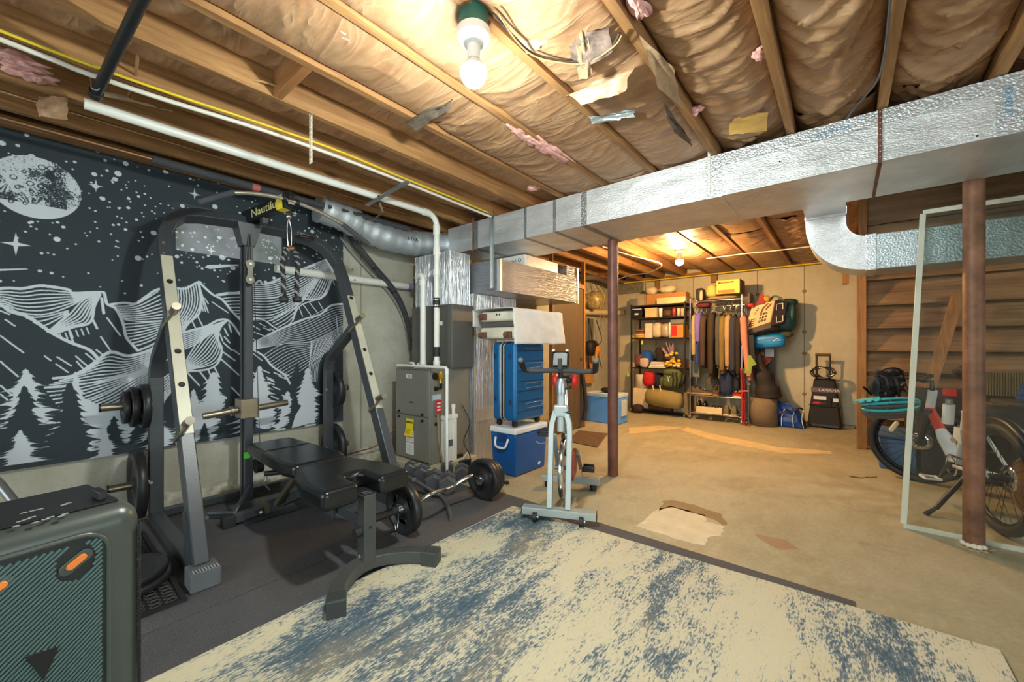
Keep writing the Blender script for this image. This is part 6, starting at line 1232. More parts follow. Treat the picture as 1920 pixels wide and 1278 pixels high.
o, a, b, z0, z1, y = item('snack_box', 1258, 1281, 608, 2, pc('orange_carton', (206, 134, 48)), 'orange and red carton at the right end of the third shelf', 'carton'); part('red_print', MB().box(a+.01, a+.10, y-.002, y-.0008, z0+.03, z1-.02), M['red'], o)
item('grey_bin', 1257, 1282, 598, aty(1270, 607, 7.12).z, pc('bin_grey', (116, 114, 110)), 'grey flat bin resting on the orange carton', 'bin')
item('blue_towel', 1197, 1220, 657, 1, pc('royal_blue', (26, 82, 164), .8), 'royal blue bundle at the left of the fourth shelf', 'towel', round_='soft', y=7.2)
item('cloth_heap', 1187, 1202, 664, 1, pc('maroon_cloth', (116, 66, 60), .9, bs=30, bd=.01), 'maroon cloth heap at the left end of the fourth shelf', 'cloth', round_='soft'); item('cloth_heap', 1198, 1214, 671, 1, pc('pink_cloth', (206, 176, 156), .9, bs=30, bd=.01), 'pale pink cloth in front of the blue bundle', 'cloth', round_='soft', y=7.08, dep=.1)
zz = zl[1]
for i, (c, h, l) in enumerate((((222, 204, 160), .02, 'bottom book of the stack on the fourth shelf'), ((226, 196, 120), .04, 'thick yellow book second in the stack, fourth shelf'), ((128, 132, 104), .025, 'greenish book third in the stack, fourth shelf'), ((216, 196, 150), .02, 'cream book topping the stack, fourth shelf'))):
    a, b = aty(1216+i*1.5, 640, 7.10).x, aty(1248-i*2, 640, 7.10).x; o = thing('book', l, 'book', ((a+b)/2, 7.2, zz)); part('cover', MB().box(a, b, 7.10, 7.30, zz+.001, zz+h), pc('book%d' % i, c), o, .002); part('pages', MB().box(a+.004, b+.002, 7.098, 7.298, zz+.005, zz+h-.004), M['paper'], o); zz += h+.001
item('dark_toy', 1227, 1242, 650, zz, pc('dark_fur', (44, 36, 34), .9, bs=60, bd=.01), 'dark furry toy sitting on the book stack', 'toy', round_='soft', dep=.16)
# dried flowers
vf = thing('dried_flowers', 'bunch of lilac and yellow artificial flowers on the fourth shelf', 'flowers', (aty(1262, 690, 7.2).x, 7.2, zl[1])); rq = random.Random(4); vx = aty(1262, 690, 7.2).x
part('pot', MB().lathe([(0, zl[1]+.001), (.05, zl[1]+.001), (.06, zl[1]+.10), (0, zl[1]+.10)], (vx, 7.2, 0), (0, 0, 1), 14), plain('ochre_basket', (150, 104, 44), .8), vf)
lil, yel, whi = pc('lilac', (158, 128, 150), .9), pc('flower_yellow', (230, 184, 40), .8), pc('flower_white', (220, 206, 180), .8)
for i in range(16): 
    tip = V((vx-.10+rq.uniform(-.10, .12), 7.16+rq.uniform(-.06, .06), zl[1]+rq.uniform(.30, .46))); part('lilac_sprig', MB().tube([(vx, 7.2, zl[1]+.10), V((vx, 7.2, zl[1]+.1)).lerp(tip, .6), tip], [.006, .012, .008], 6), lil, vf)
for i in range(26):
    c = V((vx+rq.uniform(-.09, .13), 7.12+rq.uniform(-.05, .08), zl[1]+rq.uniform(.04, .27))); part('blossom', MB().ball(c, .032, .032, .026, 8, 6, noise=.3, seed=i), whi if i % 5 == 0 else yel, vf)
# bottom shelf, topmost goods, hanging tags
o, a, b, z0, z1, y = item('white_box', 1187, 1215, 728, 0, pc('box_cream_low', (226, 204, 164)), 'large cream box at the bottom left of the shelf rack', 'box', y=7.06, dep=.3)
item('white_bucket', 1188, 1212, 702, z1+.002, pc('bucket_white', (220, 206, 178)), 'white tub standing on the large cream box', 'tub', y=7.08, dep=.25, round_='cyl')
item('red_bundle', 1203, 1224, 697, aty(1212, 724, 7.05).z, pc('red_cloth', (196, 26, 34), .8, bs=24, bd=.015), 'bright red cloth bundle on the lower shelf beside the white tub', 'cloth', y=7.02, dep=.2, round_='soft')
item('navy_bundle', 1222, 1240, 700, aty(1230, 728, 7.1).z, pc('navy_cloth', (36, 42, 62), .9, bs=24, bd=.015), 'dark navy bundle between the red cloth and the green pack', 'cloth', y=7.12, dep=.24, round_='soft')
q = aty(1256, 765, 7.0); db = thing('duffel_bag', 'long khaki duffel bag slung across the bottom shelf', 'bag', (q.x, 6.98, zl[0]))
l0, l1 = aty(1214, 742, 6.98), aty(1276, 752, 6.98); part('body', MB().tube([l0+V((-.03, 0, 0)), l0, l0.lerp(l1, .3), l0.lerp(l1, .7), l1, l1+V((.03, 0, 0))], [.05, .125, .15, .15, .13, .05], 20), pc('khaki', (150, 132, 78), .85, bs=60, bd=.003), db); part('end_seam', MB().tube([l0+V((.02, .132*math.cos(t_), .132*math.sin(t_))) for t_ in np.linspace(0, 6.283, 19)[:-1]], .005, 5, closed=True), pc('khaki_dark', (104, 92, 56), .8), db)
for px in (1225, 1238): part('webbing', MB().rect([aty(px, 745, 6.93), aty(px+1, 735, 6.90), aty(px-1, 722, 6.96)], .022, .004, (0, 1, 0)), pc('webbing_cream', (206, 196, 156)), db)
part('carry_handle', MB().tube(smoothpath([aty(1224, 735, 6.90), aty(1228, 743, 6.86), aty(1234, 742, 6.86), aty(1238, 734, 6.90)], 4), .008, 6), pc('khaki_dark', (104, 92, 56), .8), db)
bk = thing('hiking_pack', 'olive green backpack leaning on the shelf rack above the khaki duffel', 'backpack', aty(1258, 735, 7.0)); q = aty(1258, 710, 7.02); og = pc('olive', (84, 92, 50), .8, bs=50, bd=.004)
part('body', MB().ball(q+V((.02, .06, 0)), .155, .13, .17, 20, 14, .6, .06, 5), og, bk); part('front_pocket', MB().ball(q+V((-.01, -.05, -.05)), .12, .05, .09, 16, 10, .6, .05, 6), og, bk); part('top_flap', MB().ball(q+V((.0, .02, .11)), .13, .11, .06, 16, 10, .7, .08, 7), og, bk)
part('side_pocket', MB().ball(q+V((-.14, .0, -.06)), .04, .07, .09, 12, 8, .7, .05, 8), og, bk); part('buckle_cord', MB().tube([q+V((-.03, -.11, .05)), q+V((-.01, -.115, .01)), q+V((.02, -.11, .055))], .006, 6).tube([q+V((-.01, -.115, .01)), q+V((.0, -.12, -.04))], .006, 6), M['whiteink'], bk)
for dx in (.06, .12): part('compression_strap', MB().rect([q+V((dx, -.10, .12)), q+V((dx+.02, -.12, 0)), q+V((dx, -.10, -.13))], .025, .006, (0, 1, 0)), M['black'], bk)
part('hip_belt', MB().tube(smoothpath([q+V((.14, .0, -.1)), q+V((.20, -.06, -.05)), q+V((.22, -.02, .08))], 4), .03, 8), M['black'], bk)
sh_dark = pc('dark_bag', (54, 38, 32), .8)
solo('dark_shoe_bag', MB().ball(aty(1196, 765, 7.0), .09, .10, .07, 14, 8, .7, .2, 4), sh_dark, 'dark crumpled bag under the cream box at the rack bottom', 'bag')
solo('flat_tote', MB().box(aty(1262, 775, 7.06).x, s1-.02, 7.06, 7.40, .075, .15), pc('tote_grey', (120, 130, 122), .5), 'flat grey tote under the shelf rack, right side', 'tote', bevel=.006); solo('flat_tote', MB().box(aty(1214, 775, 7.06).x, aty(1259, 775, 7.06).x, 7.06, 7.40, .075, .15), pc('tote_brown', (90, 66, 46), .5), 'flat brown tote under the shelf rack, left side', 'tote', bevel=.006)
for px, py, lab in ((1204, 640, 'lime tag hanging below the third shelf'), (1178, 700, 'lime tag hanging outside the left rack post')): q = aty(px, py, 7.03); o = thing('lime_tag', lab, 'tag', q-V((0, 0, .05))); part('tag', MB().prism([(-.022, -.05), (.022, -.05), (.015, .02), (-.015, .02)], q, (1, 0, 0), (0, 0, 1), .008), pc('lime', (190, 206, 60), .6), o); part('cord', MB().tube([q+V((0, -.004, .02)), q+V((0, .0, .075))], .003, 5), M['black'], o)
zt5 = zl[-1]
o, a, b, z0, z1, y = item('long_carton', 1209, 1286, 549, 4, M['card'], 'long orange-brown carton lying on top of the shelf rack', 'carton', y=7.2, dep=.22); part('tape_strip', MB().box(a+.02, a+.03, y-.001, y-.0003, z0, z1), pc('dark_tape', (120, 84, 44)), o)
item('cream_panel', 1231, 1285, 557, 4, pc('cream_panel', (228, 202, 150)), 'long cream box in front of the carton on the rack top', 'box', y=7.08, dep=.1); item('grey_carton', 1181, 1194, 560, 4, pc('slate', (108, 108, 104)), 'small slate box at the left end of the rack top', 'box'); item('grey_carton', 1193, 1207, 551, 4, pc('ash', (160, 146, 122)), 'ash grey box between slate box and long carton', 'box', y=7.16)
for px0, px1, py, sd_, lab in ((1212, 1232, 531, 3, 'white plastic sack left on the long carton'), (1236, 1268, 533, 8, 'white plastic sack right on the long carton')):
    a, b = aty(px0, 545, 7.3).x, aty(px1, 545, 7.3).x; solo('plastic_sack', MB().ball(((a+b)/2, 7.31, z1+.075), (b-a)/2, .09, .07, 16, 10, .8, .3, sd_), plain('sack_white', (214, 198, 160), .35, 0, .1, 20, 50, .01), lab, 'sack')
for px0, px1, py0, py1, lab in ((1333, 1345, 503, 530, 'short wood stud high on the far wall above the yellow carton'), (1229, 1236, 524, 542, 'short wood stud on the far wall above the sacks')): a, b = aty(px0, py1, 7.70), aty(px1, py0, 7.70); solo('wall_cleat', MB().box(a.x, b.x, 7.68, 7.738, a.z, b.z), M['post'], lab, 'stud', bevel=.003)
solo('wall_insulation', MB().box(aty(1146, 530, 7.7).x, aty(1210, 530, 7.7).x, 7.66, 7.735, aty(1180, 550, 7.7).z, aty(1180, 527, 7.7).z), plain('silver_bags', (150, 146, 132), .35, .4, .3, 25, 40, .01), 'crinkled silver insulation along the top of the far wall corner', 'insulation', bevel=.01)
# ================================================================== CHROME GARMENT RACK
GY0, GY1 = 6.98, 7.36; g0, g1 = aty(1294, 690, GY0).x, aty(1391, 690, GY0).x; gz = aty(1340, 563, GY0).z
gr = thing('garment_rack', 'chrome wire garment rack crowded with clothes, shoes underneath', 'rack', ((g0+g1)/2, 7.17, 0)); gl0, gl1, gm_ = aty(1340, 743, GY0).z, aty(1340, 777, GY0).z, (GY0+GY1)/2
for x in (g0, g1):
    for y in (GY0, GY1): part('post', MB().cyl((x, y, .07), (x, y, gz+.06), .012, 10), M['chrome'], gr); part('caster', MB().cyl((x-.012, y, .034), (x+.012, y, .034), .032, 12).cyl((x, y, .04), (x, y, .075), .01, 8), M['steel'], gr)
for z in (gl0, gl1, gz):
    for y in (GY0, GY1): part('shelf_rail', MB().cyl((g0, y, z), (g1, y, z), .008, 8), M['chrome'], gr)
    wb_ = MB()
    for k in range(19): x = g0+(g1-g0)*(k+.5)/19; wb_.cyl((x, GY0, z+.006), (x, GY1, z+.006), .0035, 5)
    part('shelf_wires', wb_, M['chrome'], gr, kind='stuff')
rail_z = gz-.08; part('hanging_rail', MB().cyl((g0, gm_, rail_z), (g1, gm_, rail_z), .012, 10), M['chrome'], gr)
def garment(px, ptop, pbot, th, c, label, name='jacket', flare=0, sl=True, logo=False, dy=0):
    x = aty(px, 640, gm_-.2).x; zt, zb_ = rail_z-.05, aty(px, pbot, gm_-.2).z; ztop = min(zt, aty(px, ptop, gm_-.2).z)
    o = thing(name, label, 'garment', (x, gm_, zb_), 'clothes on the garment rack'); mt = pc('cloth_%d_%d_%d' % c, c, .9, bs=40, bd=.004); sd_ = int(px)
    part('hanger', MB().tube(smoothpath([(x, gm_-.17, ztop-.03), (x, gm_, ztop+.03), (x, gm_, rail_z+.012), (x, gm_+.02, rail_z+.02), (x, gm_+.03, rail_z)], 4), .004, 6), M['steel'], o)
    def fn(u, v):
        a = 2*math.pi*u; z = ztop+(zb_-ztop)*v; sh_ = min(1, .30+v*5.0); wy = .20*sh_*(1+.05*v); tx_ = th*(.45+.6*min(1, v*3))*(1+.12*math.sin(9*u*6.28+sd_)*v)
        return V((x+flare*v*v+tx_*math.cos(a), gm_+dy+wy*math.sin(a)+.012*math.sin(v*9+sd_), z))
    part('body', MB().grid(28, 16, fn, cu=True), mt, o)
    if sl:
        z1 = ztop-.07; Ls = (ztop-zb_)*.86; P = [(x, gm_-.14, z1), (x+flare*.15, gm_-.205, z1-.07), (x+flare*.4, gm_-.225, z1-Ls*.5), (x+flare*.9, gm_-.22, z1-Ls)]
        part('sleeve', MB().tube(smoothpath(P, 4), [th*1.15]*4+[th*1.1]*4+[th*.95]*4+[th*.8], 12), mt, o)
    if logo: part('chest_mark', MB().ball((x+.01, gm_-.19-th*1.05, ztop-.28), .035, .004, .02, 10, 6), M['pegsteel'], o)
    return o
garment(1301, 585, 668, .035, (168, 148, 96), 'tan jacket at the left end of the garment rail', dy=.04); garment(1308, 582, 640, .042, (112, 96, 176), 'lavender jacket second from the left on the rail'); garment(1310, 640, 682, .034, (52, 66, 128), 'blue jeans hung low below the lavender jacket', 'jeans', sl=False, dy=-.14)
garment(1318, 588, 690, .042, (70, 54, 38), 'dark brown jacket with a pale chest mark, left of its twin', logo=True); garment(1333, 584, 708, .045, (58, 44, 32), 'darker brown long jacket with a pale chest mark', logo=True); garment(1346, 586, 690, .035, (74, 74, 68), 'charcoal grey jacket beside the olive coat'); garment(1354, 588, 700, .04, (120, 98, 44), 'olive coat in the middle of the garment rail'); garment(1364, 586, 692, .036, (166, 136, 98), 'beige coat right of the olive coat'); garment(1374, 588, 700, .042, (50, 48, 60), 'navy coat right of the beige coat'); garment(1384, 590, 708, .034, (44, 36, 32), 'black patterned coat beside the pink one')
garment(1392, 588, 712, .042, (204, 128, 104), 'salmon pink coat flaring out at the right end', flare=.10)
hz = rail_z+.03; hg = MB()
hw = thing('wire_hangers', 'tangle of spare wire hangers at the right top of the garment rack', 'hangers', (aty(1378, 560, gm_).x, gm_, hz-.1)); rq = random.Random(8)
for k in range(16):
    x = aty(1358+k*2.4, 575, gm_).x; t0_ = rq.uniform(-.5, .5); P = [V((x+rq.uniform(-.04, .04), gm_-.20+.02*rq.random(), hz-.06+rq.uniform(-.05, .06))), V((x, gm_, hz+.06*rq.random())), V((x+rq.uniform(-.04, .04), gm_+.17, hz-.08)), V((x+t0_*.1, gm_-.05, hz-.16*rq.random()-.04))]
    part('hanger', MB().tube(P, .0045, 5, closed=True), M['pegsteel'] if k % 2 else M['brass'], hw)
tz = gz+.012
item('maroon_hat', 1304, 1330, 566, aty(1316, 576, 7.0).z, pc('maroon', (98, 34, 34), .9), 'maroon folded cloth just under the garment rack top', 'cloth', round_='soft', y=7.05, dep=.2)
item('baseball_cap', 1302, 1319, 539, tz, pc('charcoal_cap', (58, 52, 46), .9), 'charcoal cap at the left of the garment rack top', 'cap', round_='soft', y=7.02, dep=.22); item('grey_bottle', 1311, 1317, 544, tz, pc('pale_bottle', (186, 176, 150), .5), 'pale pointed bottle before the charcoal cap', 'bottle', round_='soft', y=6.96, dep=.05)
item('yellow_sack', 1322, 1342, 533, tz+.05, pc('yellow_sack', (206, 178, 92), .6, bs=30, bd=.01), 'crumpled yellow sack on the garment rack top', 'sack', round_='soft', y=7.0, dep=.22); item('paper_heap', 1322, 1380, 554, tz, pc('paper_heap', (150, 126, 98), .8, bs=20, bd=.02), 'flattened papers under the yellow carton on the garment rack', 'paper', round_='soft', y=6.98, dep=.36)
o, a, b, z0, z1, y = item('yellow_carton', 1343, 1387, 524, aty(1365, 550, 7.0).z, pc('yellow_carton', (222, 190, 52), .5), 'yellow and brown carton on the garment rack top', 'carton', y=7.0, dep=.40)
part('brown_end', MB().box(b+.0005, b+.002, y, y+.40, z0, z1), pc('carton_brown', (104, 80, 64)), o); part('print_band', MB().box(a+.03, b-.08, y-.002, y-.0005, z1-.05, z1-.03), pc('carton_ink', (74, 56, 40)), o); part('print_band', MB().box(a+.02, b-.07, y-.002, y-.0005, z0+.01, z0+.06), pc('carton_ochre', (176, 120, 60)), o); text('print', 'HAMMER DRILL', ((a+b)/2-.03, y-.0035, z1-.040), (1, 0, 0), (0, 0, 1), .022, M['yellow'], o)
item('brown_carton', 1388, 1406, 549, aty(1395, 572, 7.2).z, pc('carton_brown2', (112, 88, 70)), 'brown carton behind the wire hangers', 'carton', y=7.24, dep=.3)
# shoes
def shoe(px, py, lev, yaw, c, sole, label, L=.28, h=.10, name='shoe'):
    z0 = lev+.011; q = aty(px, py, 7.08); o = thing(name, label, 'shoe', (q.x, 7.10, z0), 'shoes under the garment rack', rz=yaw)
    out = [(-.5, 0), (-.46, .13), (-.2, .15), (.15, .17), (.38, .15), (.5, .05), (.5, -.05), (.38, -.15), (.15, -.16), (-.2, -.14), (-.46, -.13)]
    P = [(x*L, y*L*1.05) for x, y in out][::-1]; part('sole', MB().prism(P[::-1], (0, 0, 0), (1, 0, 0), (0, 1, 0), .022), sole, o, .003, local=True)
    def fn(u, v):
        a = 2*math.pi*u; k = (u*11) % 11; i = int(k) % 11; f = k-int(k); x = out[i][0]*(1-f)+out[(i+1) % 11][0]*f; y = out[i][1]*(1-f)+out[(i+1) % 11][1]*f
        top = h*(1.0 if x < -.15 else max(.34, 1-(x+.15)*1.35)); s_ = 1-.55*v**2.2; xx = x*s_-(.14*v*v if x > -.2 else .03*v)
        return V((xx*L, y*s_*L*1.02, .022+top*v))
    part('upper', MB().grid(33, 8, fn, cu=True), c, o, local=True)
    part('lining', MB().ball((-.17*L, 0, .022+h*.86), .085*L*1.4, .055*L, .012, 10, 6), M['black'], o, local=True)
    part('laces', MB().cbox((.10*L, 0, .022+h*.66), .10*L, .07*L, .012, Matrix.Rotation(.55, 3, 'Y')).cbox((.02*L, 0, .022+h*.80), .03*L, .09*L, .010), M['pegsteel'], o, .003, local=True)
    return o
bt, kh = pc('boot_brown', (92, 72, 52), .7), pc('shoe_khaki', (110, 104, 80), .8); so = pc('gum_sole', (182, 140, 88), .7); sw = pc('white_sole', (222, 204, 170), .6); dk_ = pc('shoe_dark', (48, 44, 46), .8); rd_ = pc('shoe_red', (180, 44, 40), .7)
shoe(1307, 737, gl0, .15, bt, so, 'brown boot lying at the left of the upper shoe shelf', .34, .10); shoe(1317, 737, gl0, .1, bt, so, 'second brown boot right beside the first on the upper shelf', .34, .09); shoe(1343, 737, gl0, -1.5, bt, so, 'tan boot standing toe forward mid upper shelf', .28, .17); shoe(1380, 738, gl0, -1.5, rd_, sw, 'red shoe left of its partner, upper shoe shelf', .24, .08); shoe(1387, 738, gl0, -1.5, rd_, sw, 'red shoe at the right end of the upper shoe shelf', .24, .08)
shoe(1310, 770, gl1, -1.5, dk_, so, 'dark sneaker at the left of the lower shoe shelf', .29, .15); shoe(1321, 770, gl1, -1.5, dk_, so, 'dark sneaker second on the lower shoe shelf', .29, .15); shoe(1364, 772, gl1, 1.57, kh, sw, 'khaki sneaker left of its twin, heel outward, lower shelf', .29, .13); shoe(1378, 772, gl1, 1.57, kh, sw, 'khaki sneaker at the right of the lower shoe shelf', .29, .13); shoe(1338, 772, gl1, -1.3, bt, so, 'brown low shoe behind the white board, lower shelf', .27, .09); shoe(1349, 772, gl1, -1.4, bt, so, 'second brown low shoe behind the white board', .27, .09)
a, b = aty(1306, 770, 6.94).x, aty(1354, 770, 6.94).x; solo('white_board', MB().box(a, b, 6.915, 6.955, gl1+.016, aty(1330, 763, 6.94).z), pc('white_board', (228, 206, 160), .6), 'cream white board lying in front of the lower shoes', 'board', bevel=.004)
item('clothes_heap', 1320, 1345, 705, gl0+.013, pc('heap_grey', (84, 82, 74), .9, bs=20, bd=.02), 'grey clothes heap behind the boots on the shoe shelf', 'clothes', round_='soft', y=7.12, dep=.22); item('blue_boots', 1348, 1373, 696, gl0+.013, pc('boot_navy', (30, 42, 76), .7, bs=20, bd=.01), 'pair of navy rubber boots on the upper shoe shelf', 'boots', round_='soft', y=7.06, dep=.18); item('black_bag', 1374, 1386, 700, gl0+.09, pc('black_bag', (30, 34, 36), .7), 'small black bag above the red shoes', 'bag', round_='soft', y=7.08, dep=.12)
solo('wire_basket', MB().rect([(a_.x, 7.30, a_.z) for a_ in (aty(1296, 675, 7.3), aty(1311, 675, 7.3), aty(1311, 708, 7.3), aty(1296, 708, 7.3))], .012, .012, (0, 1, 0), True).box(aty(1297, 690, 7.31).x, aty(1310, 690, 7.31).x, 7.31, 7.316, aty(1300, 706, 7.3).z, aty(1300, 677, 7.3).z), pc('grey_frame', (130, 134, 126), .5), 'small grey framed board behind the left garment rack post', 'frame')
lg = MB(); q = aty(1286, 745, 7.0); solo('grey_cover', MB().hexa([(q.x-.03, 6.98, .09), (q.x+.05, 6.98, .02), (q.x+.05, 7.2, .02), (q.x-.03, 7.2, .09), (q.x-.035, 6.99, .42), (q.x+.02, 6.99, .42), (q.x+.02, 7.2, .42), (q.x-.035, 7.2, .42)]), pc('taupe_cover', (118, 104, 84), .8, bs=20, bd=.02), 'taupe sheet folded between the two racks', 'sheet', bevel=.01)
# ================================================================== BAGS RIGHT OF THE GARMENT RACK
YB = 7.22
rpz = MB().tube([aty(1389, 690, 6.90), aty(1392, 740, 6.90), aty(1392, 790, 6.90), aty(1396, 797, 6.90), aty(1408, 797, 6.90)], .011, 8)
rp_ = thing('red_hand_truck', 'slim red metal cart frame standing against the garment rack post', 'cart', aty(1394, 797, 6.9)); part('frame_tube', rpz, pc('cart_red', (176, 36, 34), .5), rp_); part('frame_tube', MB().tube([aty(1394, 690, 7.0), aty(1397, 740, 7.0), aty(1397, 795, 7.0)], .012, 8), MATS['cart_red'], rp_); part('pink_cross', MB().cyl(aty(1385, 733, 6.9), aty(1404, 733, 6.9), .012, 8), pc('pinkish', (190, 130, 130), .5), rp_)
solo('folding_frame', MB().cyl(aty(1403, 700, 7.05), aty(1403, 795, 7.05), .014, 8).cyl(aty(1399, 720, 7.05), aty(1407, 720, 7.05), .01, 6), pc('slate_tube', (110, 122, 126), .4), 'slate grey folded tube frame beside the red cart', 'frame')
bs_ = thing('picture_bag', 'cream feed-sack bag with brown and black print hanging from the rack corner', 'bag', aty(1420, 640, YB))
c_ = [aty(1396, 620, 7.10), aty(1444, 604, 7.10), aty(1453, 562, 7.10), aty(1409, 575, 7.10)]
dq = V((.10, .22, -.02)); part('front_panel', MB().hexa([c_[0], c_[1], c_[1]+dq, c_[0]+dq, c_[3], c_[2], c_[2]+dq, c_[3]+dq]), pc('cream_sack', (224, 190, 140), .8, bs=30, bd=.006), bs_, .012)
part('bottom_gusset', MB().hexa([c_[0]+V((0, .01, -.07)), c_[1]+V((.02, .02, -.08)), c_[1]+dq+V((0, 0, -.08)), c_[0]+dq+V((0, 0, -.07)), c_[0]+V((0, .005, -.004)), c_[1]+V((0, .005, -.004)), c_[1]+dq, c_[0]+dq]), pc('grey_gusset', (92, 84, 78), .8), bs_, .01)
sdp = [c_[1]+V((.005, .002, -.06)), c_[1]+V((.16, .10, -.02)), c_[2]+V((.15, .12, -.02)), c_[2]+V((.005, .002, 0))]
part('side_panel', MB().hexa([sdp[0], sdp[1], sdp[1]+V((0, .1, 0)), sdp[0]+V((0, .1, 0)), sdp[3], sdp[2], sdp[2]+V((0, .1, 0)), sdp[3]+V((0, .1, 0))]), pc('dark_gusset', (62, 54, 54), .8), bs_, .01)
uax = (c_[1]-c_[0]).normalized(); vax = (c_[3]-c_[0]); vax = (vax-uax*vax.dot(uax)).normalized(); W_, H_ = (c_[1]-c_[0]).length, (c_[2]-c_[1]).length
def mark(pts, mt): 
    P = []
    for u, v in pts: q = (c_[0].lerp(c_[1], u)).lerp(c_[3].lerp(c_[2], u), v)+V((0, -.003, 0)); P.append(q)
    nn = V((0, .002, 0)); part('print', MB().add([p for p in P]+[p+nn for p in P], [tuple(range(len(P))), tuple(range(len(P), 2*len(P)))[::-1]]+[(i, (i+1) % len(P), len(P)+(i+1) % len(P), len(P)+i) for i in range(len(P))]), mt, bs_)
br_, bk_ = pc('print_brown', (110, 58, 36), .7), M['black']
for i in range(4): mark([(.08+i*.02, .12+i*.09), (.34, .10+i*.09), (.35, .145+i*.09), (.09+i*.02, .165+i*.09)], br_)
mark([(.13, .10), (.17, .10), (.20, .42), (.16, .42)], br_)
mark([(.48, .55), (.56, .56), (.60, .75), (.78, .92), (.70, .95), (.52, .80)], br_); mark([(.66, .62), (.74, .66), (.92, .86), (.86, .90), (.70, .76)], br_)
for i in range(3):
    for j in range(3): x, y = .50+.11*i, .16+.15*j; mark([(x, y), (x+.08, y), (x+.08, y+.10), (x, y+.10)], bk_); mark([(x+.025, y+.03), (x+.055, y+.03), (x+.055, y+.07), (x+.025, y+.07)], MATS['cream_sack'])
for i in range(4): mark([(.22+.03*i, .62+.06*i), (.28+.03*i, .61+.06*i), (.28+.03*i, .65+.06*i), (.22+.03*i, .66+.06*i)], bk_)
p0 = sdp[0].lerp(sdp[1], .5).lerp(sdp[3].lerp(sdp[2], .5), .5)+V((.004, -.012, 0)); su2 = (sdp[1]-sdp[0]).normalized()
for k, (a, b) in enumerate(((-.045, .09), (.045, .09), (-.045, -.09), (.045, -.09))): 
    q = p0+su2*a+V((0, 0, b)); part('print', MB().beam(q-V((0, 0, .045)), q+V((0, 0, .045)), .008, .003, (0, 1, 0)), M['whiteink'], bs_)
for b in (.135, -.135): q = p0+V((0, 0, b)); part('print', MB().beam(q-su2*.035, q+su2*.035, .008, .003, (0, 1, 0)), M['whiteink'], bs_)
tq = aty(1469, 592, 7.40); td = thing('teal_duffel', 'dark teal duffel bag hanging behind the cream printed bag', 'bag', tq-V((0, 0, .26))); tm = pc('teal', (22, 66, 64), .5, bs=16, bd=.01)
part('body', MB().ball(tq+V((-.03, .06, .0)), .20, .15, .25, 22, 16, .55, .05, 2), tm, td); part('flap', MB().ball(tq+V((.03, .02, .20)), .15, .12, .06, 16, 10, .7, .1, 4), tm, td)
part('strap', MB().rect(smoothpath([tq+V((-.20, -.08, .18)), tq+V((-.12, -.08, .30)), tq+V((-.02, -.10, .26)), tq+V((.05, -.12, .16))], 4), .03, .006, (0, 1, 0)), pc('teal_strap', (50, 80, 66), .6), td); part('seam', MB().tube([tq+V((-.18, -.088, -.02)), tq+V((-.03, -.098, -.02)), tq+V((.12, -.088, -.02))], .004, 5), M['black'], td)
part('lighter_panel', MB().ball(tq+V((.11, -.05, .06)), .035, .05, .13, 12, 8, .8, .05, 6), pc('teal_light', (66, 106, 84), .5), td)  # lighter teal bulge on the bag
solo('red_pennant', MB().prism([(0, 0), (.12, .02), (.09, .20)], aty(1417, 572, 7.1), (1, 0, 0), (0, 0, 1), .02), pc('red_flag', (150, 36, 34), .7), 'small red pointed pouch behind the cream printed bag', 'pouch'); solo('amber_pouch', MB().ball(aty(1437, 560, 7.12), .055, .04, .05, 12, 8, .8, .2, 9), pc('amber', (196, 140, 40), .6), 'small amber pouch above the cream printed bag', 'pouch'); solo('red_cloth', MB().ball(aty(1408, 572, 7.08), .05, .05, .03, 12, 8, .8, .3, 3), M['red'], 'small red cloth near the top left of the printed bag', 'cloth')
solo('olive_pad', MB().ball(aty(1460, 627, 7.40), .19, .10, .05, 16, 10, .6, .1, 7), pc('olive_pad', (74, 76, 46), .8), 'olive rolled pad squeezed under the teal duffel', 'pad')
bq = aty(1440, 640, 7.30); bc = thing('blue_case', 'bright blue zip case hanging under the printed bag', 'case', bq-V((0, 0, .1))); part('body', MB().ball(bq, .235, .10, .105, 22, 12, .5, .03, 5, Matrix.Rotation(-.10, 3, 'Y')), pc('azure', (16, 122, 190), .4), bc); part('zip_line', MB().tube([bq+V((-.21, -.085, -.025)), bq+V((0, -.103, 0)), bq+V((.21, -.085, .02))], .006, 6), pc('azure_light', (70, 160, 214), .4), bc); part('peak_mark', MB().tube([bq+V((.08, -.103, -.0)), bq+V((.13, -.104, .045)), bq+V((.17, -.098, .01))], .005, 5), M['whiteink'], bc)
solo('dark_strap', MB().rect([aty(1408, 628, 6.98), aty(1410, 660, 6.98), aty(1414, 690, 6.98)], .07, .02, (0, 1, 0)), pc('strap_black', (34, 34, 32), .8), 'wide black strap hanging left of the blue case', 'strap')
lq = [aty(1414, 655, 7.12), aty(1424, 685, 7.12), aty(1434, 715, 7.12), aty(1440, 738, 7.12), aty(1441, 745, 7.12)]; lbq = thing('black_sack', 'tall black cloth sack hanging above the taupe bin', 'bag', lq[-1]); part('sack', MB().tube(smoothpath(lq, 4), [.05]*2+[.075]*4+[.12]*4+[.165]*4+[.17]*2+[.10], 20), pc('sack_black', (42, 36, 32), .8, bs=14, bd=.012), lbq); part('drawstring', MB().tube([lq[0]+V((0, -.05, .02)), lq[0]+V((.02, -.06, .10))], .006, 6), M['black'], lbq)
solo('green_bag', MB().prism([(-.06, -.16), (.03, -.16), (.04, -.05), (.10, -.02), (.02, .12), (-.05, .08)], aty(1405, 680, 6.94), (1, 0, 0), (0, 0, 1), .03), pc('leaf_green', (130, 150, 50), .6), 'leaf green paper bag between pink coat and black sack', 'bag', bevel=.004)
